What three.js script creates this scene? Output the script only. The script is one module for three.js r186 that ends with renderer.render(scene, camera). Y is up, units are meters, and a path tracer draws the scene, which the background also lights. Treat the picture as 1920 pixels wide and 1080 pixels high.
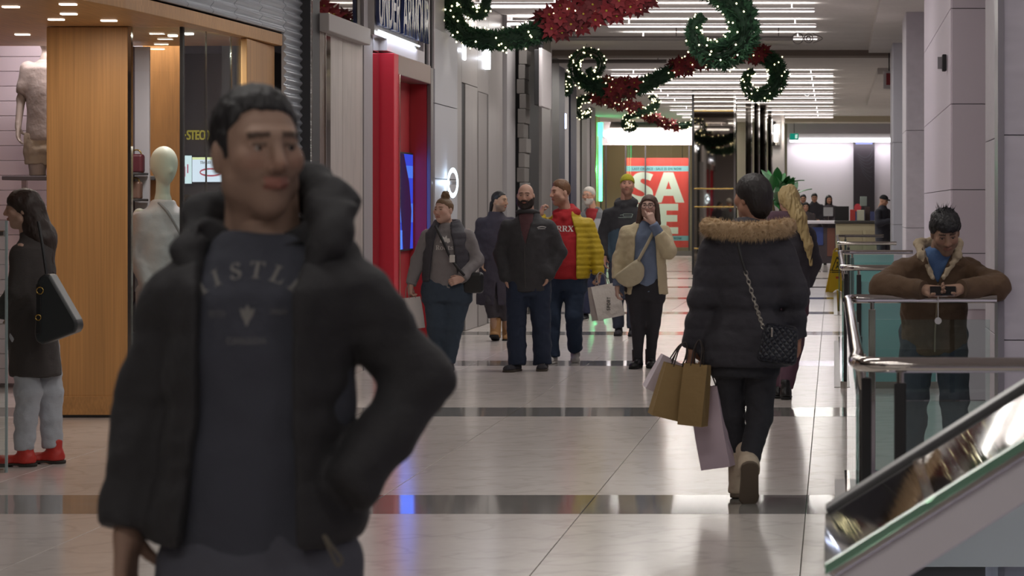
import * as THREE from 'three';
import { mergeGeometries } from 'three/addons/utils/BufferGeometryUtils.js';
import { RoundedBoxGeometry } from 'three/addons/geometries/RoundedBoxGeometry.js';
import { TextGeometry } from 'three/addons/geometries/TextGeometry.js';
import { FontLoader } from 'three/addons/loaders/FontLoader.js';
import { RectAreaLightUniformsLib } from 'three/addons/lights/RectAreaLightUniformsLib.js';
import { ImprovedNoise } from 'three/addons/math/ImprovedNoise.js';

// ---------- camera, light, exposure ----------
const FOCAL = 4500, EYE = 1.58, VX = 1562, VY = 388;      // long lens, eye height 1.58 m, shifted lens
const scene = new THREE.Scene();
scene.background = new THREE.Color(0x000000);
const camera = new THREE.PerspectiveCamera(2 * Math.atan(540 / FOCAL) * 180 / Math.PI, 16 / 9, 0.1, 200);
camera.position.set(0, EYE, 0);
camera.setViewOffset(1920, 1080, 960 - VX, 540 - VY, 1920, 1080);
camera.focus = 19; camera.userData.fStop = 7;
camera.updateProjectionMatrix();
const renderer = new THREE.WebGLRenderer({ antialias: true });
renderer.toneMapping = THREE.LinearToneMapping;
renderer.toneMappingExposure = 1.24;
renderer.shadowMap.enabled = true;
RectAreaLightUniformsLib.init();
const CEIL = 4.3;
const STRIP_POWER = 34, COVE_POWER = 10, NEAR = 0.8;

// ---------- helpers ----------
const at = (px, py, d) => new THREE.Vector3((px - VX) * d / FOCAL, EYE - (py - VY) * d / FOCAL, -d);  // a spot of the photograph at distance d
const X = (px, d) => (px - VX) * d / FOCAL, Y = (py, d) => EYE - (py - VY) * d / FOCAL;
const V = (x, y, z) => new THREE.Vector3(x, y, z);
const noise = new ImprovedNoise();
let seed = 7;
const rnd = () => { seed = (seed + 0x6d2b79f5) | 0; let t = Math.imul(seed ^ (seed >>> 15), 1 | seed); t = (t + Math.imul(t ^ (t >>> 7), 61 | t)) ^ t; return ((t ^ (t >>> 14)) >>> 0) / 4294967296; };
const clamp = (x, a, b) => (x < a ? a : x > b ? b : x);
const counts = {};
const numbered = (n) => { counts[n] = (counts[n] ?? -1) + 1; return counts[n] ? n + '_' + String(counts[n]).padStart(3, '0') : n; };
function finish(o) { o.traverse((m) => { if (m.isMesh) { m.castShadow = true; m.receiveShadow = true; } }); return o; }
function thing(name, label, category, pos = [0, 0, 0], group) {
  const o = new THREE.Group(); o.name = numbered(name); o.position.set(...pos);
  o.userData = { label, category }; if (group) o.userData.group = group;
  scene.add(o); return o;
}
function part(name, geo, mat, parent, label) {
  const m = new THREE.Mesh(geo, mat); m.name = name; m.castShadow = m.receiveShadow = true;
  if (label) m.userData.label = label;
  parent.add(m); return m;
}
function solo(name, label, category, geo, mat, pos, group) {
  const m = new THREE.Mesh(geo, mat); m.name = numbered(name); m.castShadow = m.receiveShadow = true;
  m.userData = { label, category }; if (group) m.userData.group = group;
  if (pos) m.position.set(...pos);
  scene.add(m); return m;
}
function struct(name, geo, mat, label) {
  const m = new THREE.Mesh(geo, mat); m.name = numbered(name); m.castShadow = m.receiveShadow = true;
  m.userData = { kind: 'structure' }; if (label) m.userData.label = label;
  scene.add(m); return m;
}
// a box by its limits, uv in metres
function box(x0, x1, y0, y1, z0, z1) {
  const a = Math.min(x0, x1), b = Math.max(x0, x1), c = Math.min(y0, y1), d = Math.max(y0, y1), e = Math.min(z0, z1), f = Math.max(z0, z1);
  const g = new THREE.BoxGeometry(b - a, d - c, f - e); g.translate((a + b) / 2, (c + d) / 2, (e + f) / 2);
  return metreUV(g);
}
function metreUV(g) {
  const p = g.attributes.position, n = g.attributes.normal, uv = new Float32Array(p.count * 2);
  for (let i = 0; i < p.count; i++) {
    const ax = Math.abs(n.getX(i)), ay = Math.abs(n.getY(i)), az = Math.abs(n.getZ(i));
    if (ay > ax && ay > az) { uv[2 * i] = p.getX(i); uv[2 * i + 1] = p.getZ(i); }
    else if (ax > az) { uv[2 * i] = p.getZ(i); uv[2 * i + 1] = p.getY(i); }
    else { uv[2 * i] = p.getX(i); uv[2 * i + 1] = p.getY(i); }
  }
  g.setAttribute('uv', new THREE.BufferAttribute(uv, 2)); return g;
}
const rbox = (w, h, d, r = 0.01, x = 0, y = 0, z = 0) => { const g = new RoundedBoxGeometry(w, h, d, 2, r); g.translate(x, y, z); return g; };
function tube(points, r, radial = 10, seg = 0, closed = false) {
  const c = new THREE.CatmullRomCurve3(points.map((p) => (p.isVector3 ? p : V(...p))), closed, 'centripetal');
  return new THREE.TubeGeometry(c, seg || points.length * 8, r, radial, closed);
}
function rod(a, b, r, radial = 12) {
  const A = a.isVector3 ? a : V(...a), B = b.isVector3 ? b : V(...b), dir = B.clone().sub(A), g = new THREE.CylinderGeometry(r, r, dir.length(), radial);
  g.applyQuaternion(new THREE.Quaternion().setFromUnitVectors(V(0, 1, 0), dir.clone().normalize()));
  g.translate((A.x + B.x) / 2, (A.y + B.y) / 2, (A.z + B.z) / 2); return g;
}
const merge = (list) => mergeGeometries(list.map((g) => (g.index ? g.toNonIndexed() : g)));
const plainMerge = (list) => mergeGeometries(list.map((g) => { const h = g.index ? g.toNonIndexed() : g.clone(); for (const k of Object.keys(h.attributes)) if (k !== 'position' && k !== 'normal') h.deleteAttribute(k); return h; }));

// ---------- textures ----------
function dataTex(w, h, fn, srgb) {
  const a = new Uint8Array(w * h * 4);
  for (let y = 0; y < h; y++) for (let x = 0; x < w; x++) {
    const c = fn(x / w, y / h), i = (y * w + x) * 4;
    a[i] = clamp(c[0], 0, 1) * 255; a[i + 1] = clamp(c[1], 0, 1) * 255; a[i + 2] = clamp(c[2], 0, 1) * 255; a[i + 3] = 255;
  }
  const t = new THREE.DataTexture(a, w, h); t.magFilter = t.minFilter = THREE.LinearFilter; t.wrapS = t.wrapT = THREE.RepeatWrapping;
  if (srgb) t.colorSpace = THREE.SRGBColorSpace; t.needsUpdate = true; return t;
}
const per = (u, v, f, z = 0) => {             // noise that repeats over the unit square
  const x = u * f, y = v * f, n = (a, b) => noise.noise(a, b, z);
  const a = n(x, y), b = n(x - f, y), c = n(x, y - f), d = n(x - f, y - f);
  return a * (1 - u) * (1 - v) + b * u * (1 - v) + c * (1 - u) * v + d * u * v;
};
const fbm = (u, v, f, z = 0, oct = 4) => { let s = 0, a = 1, q = f; for (let i = 0; i < oct; i++) { s += a * per(u, v, q, z + i * 7.3); a *= 0.5; q *= 2; } return s; };
function canvasTex(w, h, draw) {
  const c = document.createElement('canvas'); c.width = w; c.height = h; draw(c.getContext('2d'), w, h);
  const t = new THREE.CanvasTexture(c); t.colorSpace = THREE.SRGBColorSpace; t.magFilter = THREE.LinearFilter; return t;
}
const rep = (t, x, y) => { const c = t.clone(); c.repeat.set(x, y); c.needsUpdate = true; return c; };
const marbleTex = dataTex(512, 512, (u, v) => {
  const w = fbm(u, v, 4, 1), vein = Math.abs(fbm((u + 0.6 * v) % 1, v, 3, 9) + 0.25 * w), f = fbm(u, v, 24, 3, 3);
  const k = 0.86 + 0.03 * w + 0.02 * f - 0.05 * Math.max(0, 1 - vein * 11);
  return [k, k * 0.972, k * 0.955];
}, true);
const darkStoneTex = dataTex(256, 256, (u, v) => { const k = 0.53 + 0.05 * fbm(u, v, 6, 2) + 0.03 * fbm(u, v, 32, 4, 2); return [k, k * 0.975, k * 0.95]; }, true);
const woodTex = dataTex(512, 512, (u, v) => {
  const warp = per(u, v, 3, 5) * 0.06, g = per((u * 1 + warp + 8) % 1, v * 0.15, 40, 2), f = per(u, v * 0.1, 110, 6), q = per(u, v, 5, 8);
  const k = 1 + 0.10 * g + 0.08 * f + 0.07 * q;
  return [0.735 * k, 0.55 * k, 0.345 * k];
}, true);
const clothTex = dataTex(256, 256, (u, v) => { const k = 0.5 + 0.3 * fbm(u, v, 10, 4) + 0.22 * per(u, v, 90, 3); return [k, k, k]; });
const wrinkleTex = dataTex(256, 256, (u, v) => { const k = 0.5 + 0.45 * fbm(u, v, 5, 14, 3); return [k, k, k]; });
const brushTex = dataTex(256, 256, (u, v) => { const k = 0.30 + 0.10 * per(u, v * 0.1, 90, 4) + 0.05 * per(u, v, 10, 2); return [k, k, k]; });
const speckTex = dataTex(256, 256, (u, v) => { const k = 0.93 + 0.04 * fbm(u, v, 4, 21) + 0.03 * fbm(u, v, 40, 11, 2); return [k, k, k]; }, true);

// ---------- materials ----------
const std = (color, roughness = 0.6, metalness = 0, more = {}) => new THREE.MeshStandardMaterial({ color, roughness, metalness, ...more });
const phys = (color, more = {}) => new THREE.MeshPhysicalMaterial({ color, ...more });
const glow = (color, k, base = 0xffffff) => new THREE.MeshStandardMaterial({ color: base, roughness: 0.6, emissive: color, emissiveIntensity: k });
const cloth = (color, rough = 0.9, more = {}) => phys(color, { roughness: rough, bumpMap: rep(clothTex, 3, 3), bumpScale: 0.004, sheen: 0.25, sheenRoughness: 0.6, sheenColor: new THREE.Color(color).lerp(new THREE.Color(0xffffff), 0.35), ...more });
const M = {
  marble: phys(0xf0ecea, { map: rep(marbleTex, 0.6, 0.6), roughness: 0.16, ior: 1.45 }),
  darkstone: phys(0xffffff, { map: darkStoneTex, roughness: 0.07, ior: 1.5 }),
  grout: std(0x6d6660, 0.9),
  ceiling: std(0xe4dedb, 0.95, 0, { map: rep(speckTex, 0.3, 0.3) }),
  wood: phys(0xffffff, { map: rep(woodTex, 0.9, 0.45), roughness: 0.45 }),
  white: std(0xdcd7da, 0.6), offwhite: std(0xbdb6b8, 0.55), panel: std(0xb1abae, 0.5, 0, { map: rep(speckTex, 0.7, 0.7) }),
  lilac: std(0xd6cfd8, 0.6, 0, { map: rep(speckTex, 0.5, 0.5) }),
  greystone: std(0xa09a98, 0.35, 0, { map: rep(speckTex, 1.1, 0.5) }), greystoneDark: std(0x5c5856, 0.45),
  steel: phys(0xc9c4be, { metalness: 1, roughness: 0.22, roughnessMap: rep(brushTex, 1, 1) }),
  chrome: phys(0xd9d7d4, { metalness: 1, roughness: 0.04 }), mirror: phys(0x9c958c, { metalness: 1, roughness: 0.02 }),
  darkmirror: phys(0x4a4541, { metalness: 1, roughness: 0.05 }),
  black: std(0x1c1b1d, 0.55), blackGloss: phys(0x141416, { roughness: 0.12 }), charcoal: std(0x38363a, 0.7),
  brass: phys(0xb89a5a, { metalness: 1, roughness: 0.25 }),
  glass: phys(0xf2fbfa, { transmission: 1, thickness: 0, roughness: 0.0, ior: 1.5 }),
  tealglass: phys(0x9fcccd, { transmission: 0.45, thickness: 0, roughness: 0.1, ior: 1.5 }),
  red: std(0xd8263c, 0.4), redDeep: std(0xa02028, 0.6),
  rubber: std(0x232325, 0.6),
};
// ---------- floor: slabs between bands of dark stone ----------
const EDGE = 0.1;                                  // the floor ends here, the railing stands on the edge
const BAND0 = 12.35, STEP = 5.75, BANDW = 0.82;
{
  const slabs = [];
  const piece = (x0, x1, d0, d1) => slabs.push(box(x0, x1, -0.5, -0.014, -d0, -d1));
  piece(-14, EDGE, -9, 82);
  piece(EDGE, 7, 6.9, 8.0); piece(EDGE, 7, 13.9, 21); piece(EDGE, 7, 28.2, 35); piece(EDGE, 7, 44, 82); piece(EDGE, 7, -9, 2.4);
  const floor = struct('floor', merge(slabs), M.grout);
  const tile = (x0, x1, d0, d1, mat, name, k) => {
    const g = new RoundedBoxGeometry(x1 - x0 - 0.004, 0.02, d1 - d0 - 0.004, 1, 0.0015);
    const uv = g.attributes.uv, p = g.attributes.position;
    for (let i = 0; i < p.count; i++) uv.setXY(i, p.getX(i) + k * 0.37, p.getZ(i) + k * 0.71);
    const m = part(name, g, mat, floor); m.position.set((x0 + x1) / 2, -0.01, -(d0 + d1) / 2); return m;
  };
  const cols = [-7.1, -5.94, -4.78, -3.62, -2.46, -1.3, -0.142, EDGE];
  let k = 0;
  for (let b = -2; b < 9; b++) {
    const n = BAND0 + b * STEP, f = n + BANDW, mid = f + (STEP - BANDW) / 2;
    for (let c = 0; c < cols.length - 1; c++) {
      tile(cols[c], cols[c + 1], n, f, M.darkstone, 'band_tile', k++);
      tile(cols[c], cols[c + 1], f, mid, M.marble, 'slab', k++);
      tile(cols[c], cols[c + 1], mid, n + STEP, M.marble, 'slab', k++);
    }
  }
  const far = BAND0 + 9 * STEP;
  const rest = [box(-14, EDGE, -0.02, 0, -far, -82), box(EDGE, 7, -0.02, 0, -44, -82), box(EDGE, 7, -0.02, 0, -13.9, -21), box(EDGE, 7, -0.02, 0, -28.2, -35), box(EDGE, 7, -0.02, 0, -6.9, -8), box(-14, -7.1, -0.02, 0, -0.85, -far), box(-14, 7, -0.02, 0, 9, -0.85)];
  part('far_paving', merge(rest), M.marble, floor);
  struct('trim_1', merge([box(EDGE - 0.09, EDGE, 0, 0.004, -8.0, -13.9), box(EDGE - 0.09, EDGE, 0, 0.004, -21, -28.2), box(EDGE - 0.09, EDGE, 0, 0.004, -35, -44)]), std(0x8a8584, 0.3), 'grey stone edging under the railing');
}
// the lower storey seen through the floor openings
struct('floor', box(-2, 9, -5.3, -5.2, 0, -50), M.lilac, 'floor of the storey below');
struct('wall_lower_left', box(-0.1, 0, -5.2, -0.5, 0, -50), M.white);
struct('wall_lower_right', box(8.9, 9, -5.2, 0, 2, -50), M.white);
struct('wall_lower_back', box(-2, 9, -5.2, -0.5, -49, -50), M.white);
struct('wall_lower_front', box(-2, 9, -5.2, -0.5, 1, 0), M.white);
// slab faces around the openings
struct('trim_2', merge([[EDGE, -13.89], [EDGE, -20.99], [EDGE, -28.19], [EDGE, -34.99], [EDGE, -43.99], [EDGE, -8.0], [EDGE, -6.91]].map(([x, z]) => box(x, 7, -0.5, -0.02, z - 0.02, z + 0.02))), M.white, 'white slab faces around the floor openings');

// ---------- ceiling and its strip lights ----------
struct('ceiling', box(-14, 9, CEIL, CEIL + 0.3, 9, -82), M.ceiling);
struct('wall_back', box(-14, 9, -0.5, CEIL, 9, 9.2), std(0xd6d0d2, 0.8));
struct('wall_right', box(8, 8.2, -0.5, CEIL, 9, -82), M.lilac);
struct('wall_left', box(-14.2, -14, -0.5, CEIL, 9, -82), M.greystoneDark);
const lightColor = 0xfbf8f2;
const stripMat = glow(0xfff6f2, 2.2);
function stripLight(xc, d, w, depth, power, label, group) {
  const t = thing('strip_light', label, 'light', [xc, CEIL - 0.09, -d], group);
  part('housing', box(-w / 2 - 0.015, w / 2 + 0.015, -0.02, 0.012, -depth / 2 - 0.015, depth / 2 + 0.015), M.white, t);
  for (const k of [-0.4, 0.4]) part('hanger', box(w * k - 0.01, w * k + 0.01, 0.012, 0.09, -0.01, 0.01), M.white, t);
  part('upper_diffuser', box(-w / 2, w / 2, 0.012, 0.016, -depth / 2, depth / 2), stripMat, t);
  const up = new THREE.RectAreaLight(lightColor, power * 0.14, w, depth); up.position.set(0, 0.02, 0); up.rotation.x = Math.PI / 2; t.add(up);
  part('diffuser', rbox(w, 0.012, depth, 0.004, 0, -0.024, 0), stripMat, t);
  const l = new THREE.RectAreaLight(lightColor, power, w, depth); l.position.set(0, -0.035, 0); l.rotation.x = -Math.PI / 2; t.add(l);
  return t;
}
const ORD = ['first', 'second', 'third', 'fourth', 'fifth', 'sixth', 'seventh', 'eighth', 'ninth', 'tenth', 'eleventh', 'twelfth', 'thirteenth', 'fourteenth', 'fifteenth'];
for (const [i, d] of [37.3, 34.7, 32, 29.4, 26.8, 23.5, 18.5, 13.5, 9, 5, 1.5, -2, -5.5].entries()) stripLight(-1.75, d, 3.0, 0.11, STRIP_POWER * (d < 11 ? NEAR : 1), `white ceiling strip light over the walkway, ${ORD[i]} in front of the brown bulkhead`, 'strip lights of the nearer ceiling row');
for (const [i, d] of [47.6, 50.2, 52.8, 55.2, 57.5, 60, 64.8, 67.6, 70].entries()) stripLight(-2.2, d, 4.4, 0.12, STRIP_POWER * 0.9, `long white ceiling strip light, ${ORD[i]} behind the brown bulkhead`, 'strip lights of the farther ceiling row');
for (const [i, d] of [31.2, 34.2].entries()) stripLight(-4.1, d, 1.2, 0.34, COVE_POWER, `broad white cove light panel over the grey stone front, the ${i ? 'farther' : 'nearer'} of two`, 'broad cove light panels');
for (const [i, d] of [3, 8.6, 12.2, 24].entries()) stripLight(3.2, d, 2.4, 0.11, STRIP_POWER * 0.8, `white ceiling strip light on the open side right of the railing, ${ORD[i]} from the front`, 'strip lights over the open side');
// bulkheads and edges of the ceiling
struct('trim_3', box(-6, 8, CEIL - 0.10, CEIL, -41.6, -42.2), std(0x84776f, 0.8), 'brown bulkhead across the ceiling');
struct('ceiling', merge([box(0.6, 5, CEIL - 0.12, CEIL, -26.5, -40.5), box(0.87, 5, CEIL - 0.12, CEIL, -47, -62)]), M.ceiling, 'lowered ceiling panels over the columns');
struct('trim_5', box(-2.0, 4, 4.12, CEIL, -71.8, -73), std(0xbcb19c, 0.8), 'cream bulkhead above the far counter');

// ---------- columns on the right ----------
function tiledColumn(name, x0, x1, d0, d1, y0, mat, joints) {
  const c = struct(name, box(x0 + 0.006, x1, y0, CEIL, -d0 - 0.006, -d1), std(0x87828a, 0.8));
  const ys = [y0, ...joints, CEIL];
  for (let i = 0; i < ys.length - 1; i++) {
    part('tile', rbox(x1 - x0, ys[i + 1] - ys[i] - 0.006, 0.02, 0.003, (x0 + x1) / 2, (ys[i] + ys[i + 1]) / 2, -d0), mat, c);
    part('tile', rbox(0.02, ys[i + 1] - ys[i] - 0.006, d1 - d0, 0.003, x0, (ys[i] + ys[i + 1]) / 2, -(d0 + d1) / 2), mat, c);
  }
  return c;
}
tiledColumn('wall_right_near', 1.0, 5.5, 14.05, 15.6, -5.2, M.lilac, [-4, -2.8, -1.6, -0.4, 0.8, 2.0, 3.2]);
struct('trim_6', merge([box(0.962, 0.998, -5.2, CEIL, -14.0, -14.3)]), std(0x8f8a92, 0.35, 0.3), 'steel corner trim of the nearest lilac wall');
tiledColumn('wall_right_column', 0.97, 3, 19.6, 25.3, 0, std(0xd8ccd8, 0.6), [1.2, 1.72, 2.42, 3.2]);
tiledColumn('wall_right_column', 0.98, 3, 32, 33.6, 0, M.lilac, [1.3, 2.6]);
tiledColumn('wall_right_column', 0.955, 3, 38, 39.6, 0, std(0xc6c4cf, 0.6), [1.3, 2.6]);
{
  const t = thing('speaker_box', 'small dark speaker box high on the tall lilac column', 'speaker', [0.955, Y(118, 20.2), -20.2]);
  part('case', rbox(0.035, 0.14, 0.12, 0.008, -0.02, 0, 0), M.black, t); part('bracket', box(-0.075, -0.02, -0.05, 0.05, -0.02, 0.02), std(0x8f8a90, 0.5), t);
  const n = solo('paper_notice', 'white paper notice on column behind the man at the railing', 'notice', box(0, 0.19, 0, 0.36, 0, 0.008), std(0xd7d3dc, 0.8), [X(1812, 19.5), Y(580, 19.5), -19.57]);
}

// ---------- left side: wooden shop front ----------
const SHOPD = 18;
{
  const s = thing('oak_storefront', 'curved oak wood shop front with glass panes and downlit soffit', 'storefront', [0, 0, 0]);
  const P1 = [-4.86, 17.95], P2 = [-4.62, 20.15];       // the glass line along the walkway
  part('wood_pillar', rbox(0.61, 2.93, 0.12, 0.006, -5.595, 1.465 + 0.001, -SHOPD - 0.06), M.wood, s, 'broad oak pillar');
  part('plinth_board', rbox(0.612, 0.14, 0.012, 0.003, -5.595, 0.09, -SHOPD + 0.004), M.wood, s);
  part('kick_strip', box(-5.9, -5.29, 0, 0.02, -SHOPD + 0.008, -SHOPD - 0.1), M.black, s);
  // side pillar at the far end
  const ang = Math.atan2(P2[0] - P1[0], P2[1] - P1[1]);
  const side = part('wood_pillar', rbox(0.05, 2.93, 0.95, 0.006), M.wood, s, 'slim oak pillar at the far end'); side.position.set(-4.715, 1.465, -19.68); side.rotation.y = -ang * 0 ;
  // soffit and fascia follow a gentle bow
  const bow = [[-5.6, 12.6], [-5.1, 14.6], [-4.86, 16.4], [-4.78, 17.6], [-4.72, 18.8], [-4.66, 20.2]];
  const sh = new THREE.Shape(); sh.moveTo(-9, 12.0); sh.lineTo(-5.9, 12.0); for (const [x, d] of bow) sh.lineTo(x, d); sh.lineTo(-9, 20.2); sh.closePath();
  const sg = new THREE.ExtrudeGeometry(sh, { depth: 0.03, bevelEnabled: false }); sg.rotateX(-Math.PI / 2); sg.translate(0, 2.935, 0); metreUV(sg);
  part('soffit', sg, M.wood, s);
  for (let i = 0; i < bow.length - 1; i++) {
    const [x0, d0] = bow[i], [x1, d1] = bow[i + 1], L = Math.hypot(x1 - x0, d1 - d0) + 0.01;
    const f = part('fascia_board', metreUV(rbox(0.03, 0.10, L, 0.004)), M.wood, s); f.position.set((x0 + x1) / 2 + 0.01, 2.985, -(d0 + d1) / 2); f.rotation.y = -Math.atan2(x1 - x0, d1 - d0);
  }
  // frames and glass
  part('mullion', box(-5.29, -5.265, 0, 2.93, -SHOPD, -SHOPD - 0.05), M.steel, s);
  part('mullion', box(-4.895, -4.872, 0, 2.93, -SHOPD + 0.02, -SHOPD - 0.03), M.black, s);
  part('glass_pane', box(-5.265, -4.895, 0.05, 2.93, -SHOPD - 0.01, -SHOPD - 0.018), M.glass, s);
  const gl = part('glass_pane', box(-0.004, 0.004, 0.05, 2.93, 0, -1.22), M.glass, s); gl.position.set(-4.876, 0, -SHOPD - 0.02); gl.rotation.y = -Math.atan2(0.15, 1.22);
  for (const k of [0.36, 0.78]) { const b = part('glass_joint', box(-0.006, 0.006, 0.05, 2.93, -0.004, 0.004), M.steel, s); b.position.set(-4.876 + 0.15 * k, 0, -SHOPD - 0.02 - 1.22 * k); }
  part('glass_rail', box(-5.27, -4.86, 0, 0.05, -SHOPD, -SHOPD - 0.03), M.steel, s);
  // soffit downlights
  const dl = [[-6.35, 18.8], [-6.0, 18.8], [-5.75, 15.6], [-5.55, 16.2], [-5.35, 16.8], [-5.25, 17.4], [-5.6, 17.3], [-5.1, 16.0]];
  for (const [x, d] of dl) { const q = part('downlight', rbox(0.11, 0.012, 0.05, 0.004, x, 2.93, -d), glow(0xfff0e0, 2.5), s); const l = new THREE.RectAreaLight(0xfff0e2, 150, 0.11, 0.05); l.position.set(x, 2.922, -d); l.rotation.x = -Math.PI / 2; s.add(l); }
}
// light below the soffit and inside the shop
function lampPanel(label, x, y, d, w, h, power, color = 0xfff0e2, tilt = 0) {
  const t = thing('ceiling_lamp', label, 'light', [x, y, -d]); t.rotation.x = tilt;
  part('diffuser', rbox(w, 0.012, h, 0.004), glow(color, 2), t); part('housing', box(-w / 2 - 0.01, w / 2 + 0.01, 0.006, 0.03, -h / 2 - 0.01, h / 2 + 0.01), M.white, t);
  const l = new THREE.RectAreaLight(color, power, w, h); l.position.y = -0.012; l.rotation.x = -Math.PI / 2; t.add(l); return t;
}
{
  // the room behind the glass
  struct('wall_shop_back', merge([box(-9, -4.98, 0, CEIL, -23.2, -23.4)]), std(0xd9cfd3, 0.8, 0, { map: rep(speckTex, 0.5, 0.5) }));
  struct('wall_shop_side', box(-9.2, -9, 0, CEIL, -12, -23.4), std(0xcfc6ca, 0.8));
  struct('ceiling', box(-9, -4.95, 3.3, 3.38, -20.25, -23.4), M.white, 'ceiling of the shop');
  struct('wall_shop_partition', box(-4.98, -4.86, 0, 2.93, -20.2, -23.4), std(0x4a3a30, 0.7), 'dark brown shop partition');
  struct('wall_shop_front', box(-9, -6.45, 0, 2.93, -18.0, -18.2), std(0xd6cbd0, 0.8));
  lampPanel('white ceiling lamp inside the shop above the tee shirt mannequin', -6.3, 3.26, 20.36, 1.5, 0.2, 22, 0xfff2f4);
  const t = thing('ceiling_lamp', 'pair of small lit downlights above the pink blazer mannequin', 'light', [-5.1, 2.93, -18.9]);
  part('diffuser', rbox(0.07, 0.02, 0.05, 0.006, -0.1, 0, 0), glow(0xfff4ea, 3), t); part('diffuser', rbox(0.07, 0.02, 0.05, 0.006, 0.08, 0, 0.2), glow(0xfff4ea, 3), t); for (const [x, z] of [[-0.1, 0], [0.08, 0.2]]) { const l = new THREE.RectAreaLight(0xfff2ee, 800, 0.07, 0.05); l.position.set(x, -0.014, z); l.rotation.x = -Math.PI / 2; t.add(l); }
  struct('wall_shop_panel', box(X(268, 20.6), X(343, 20.6), 0, 3.25, -20.6, -20.66), phys(0xe8d2bc, { map: rep(woodTex, 0.9, 0.45), roughness: 0.5 }), 'tan wood panel behind the blazer mannequin');
  // slat wall and shelf with the first mannequin
  const d = 20.6, sl = thing('slat_wall', 'pale pink slat wall behind the tee shirt mannequin', 'wall panel', [0, 0, 0]);
  for (let i = 0; i < 25; i++) part('slat', rbox(1.7, 0.126, 0.02, 0.004, -6.55, 0.1 + i * 0.13, -d - 0.4), std(i % 5 ? 0xdccfd5 : 0xd6c8cf, 0.7), sl);
  const shelf = thing('display_shelf', 'thin dark grey display shelf under the tee shirt mannequin', 'shelf', [-6.4, 0, -d]);
  part('board', rbox(1.3, 0.035, 0.5, 0.006, 0, Y(330, d) - 0.02, 0), std(0x5d585a, 0.4), shelf);
  part('support', box(-0.62, -0.58, 0, Y(330, d) - 0.03, -0.2, -0.16), M.steel, shelf); part('support', box(0.4, 0.44, 0, Y(330, d) - 0.03, -0.2, -0.16), M.steel, shelf);
}
// ---------- ribbed metal cladding over the shop front ----------
{
  const w = struct('wall_left_metal', box(-9, -4.86, 3.06, CEIL, -12.0, -20.2), M.charcoal);
  const rib = phys(0xc4cad2, { metalness: 0.55, roughness: 0.3 });
  const prof = new THREE.Shape(); prof.moveTo(0, 0); const N = 60, hgt = 1.24;
  const panelGeo = (h, n) => { const s = new THREE.Shape(); s.moveTo(-0.03, 0); for (let i = 0; i <= n * 8; i++) { const y = (i / (n * 8)) * h; s.lineTo(0.012 * Math.sin((i / 8) * Math.PI * 2), y); } s.lineTo(-0.03, h); const g = new THREE.ExtrudeGeometry(s, { depth: 1, bevelEnabled: false }); return g; };
  const pg = panelGeo(hgt, 18);
  const run = [[-5.55, 12.6], [-5.06, 14.5], [-4.82, 16.4], [-4.74, 17.6], [-4.68, 18.8], [-4.62, 20.2]];
  for (let i = 0; i < run.length - 1; i++) {
    const [x0, d0] = run[i], [x1, d1] = run[i + 1], L = Math.hypot(x1 - x0, d1 - d0);
    for (let j = 0; j < 2; j++) {
      const m = part('ribbed_panel', pg, rib, w); m.scale.z = L / 2 - 0.012; const k = (j + 1) / 2;
      m.position.set(x0 + (x1 - x0) * k, 3.05, -(d0 + (d1 - d0) * k)); m.rotation.y = -Math.atan2(x1 - x0, d1 - d0);
    }
  }
  const tall = panelGeo(CEIL, 62), m = part('ribbed_panel', tall, rib, w); m.scale.z = 0.62; m.position.set(-4.62, 0, -20.85);
}
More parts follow.
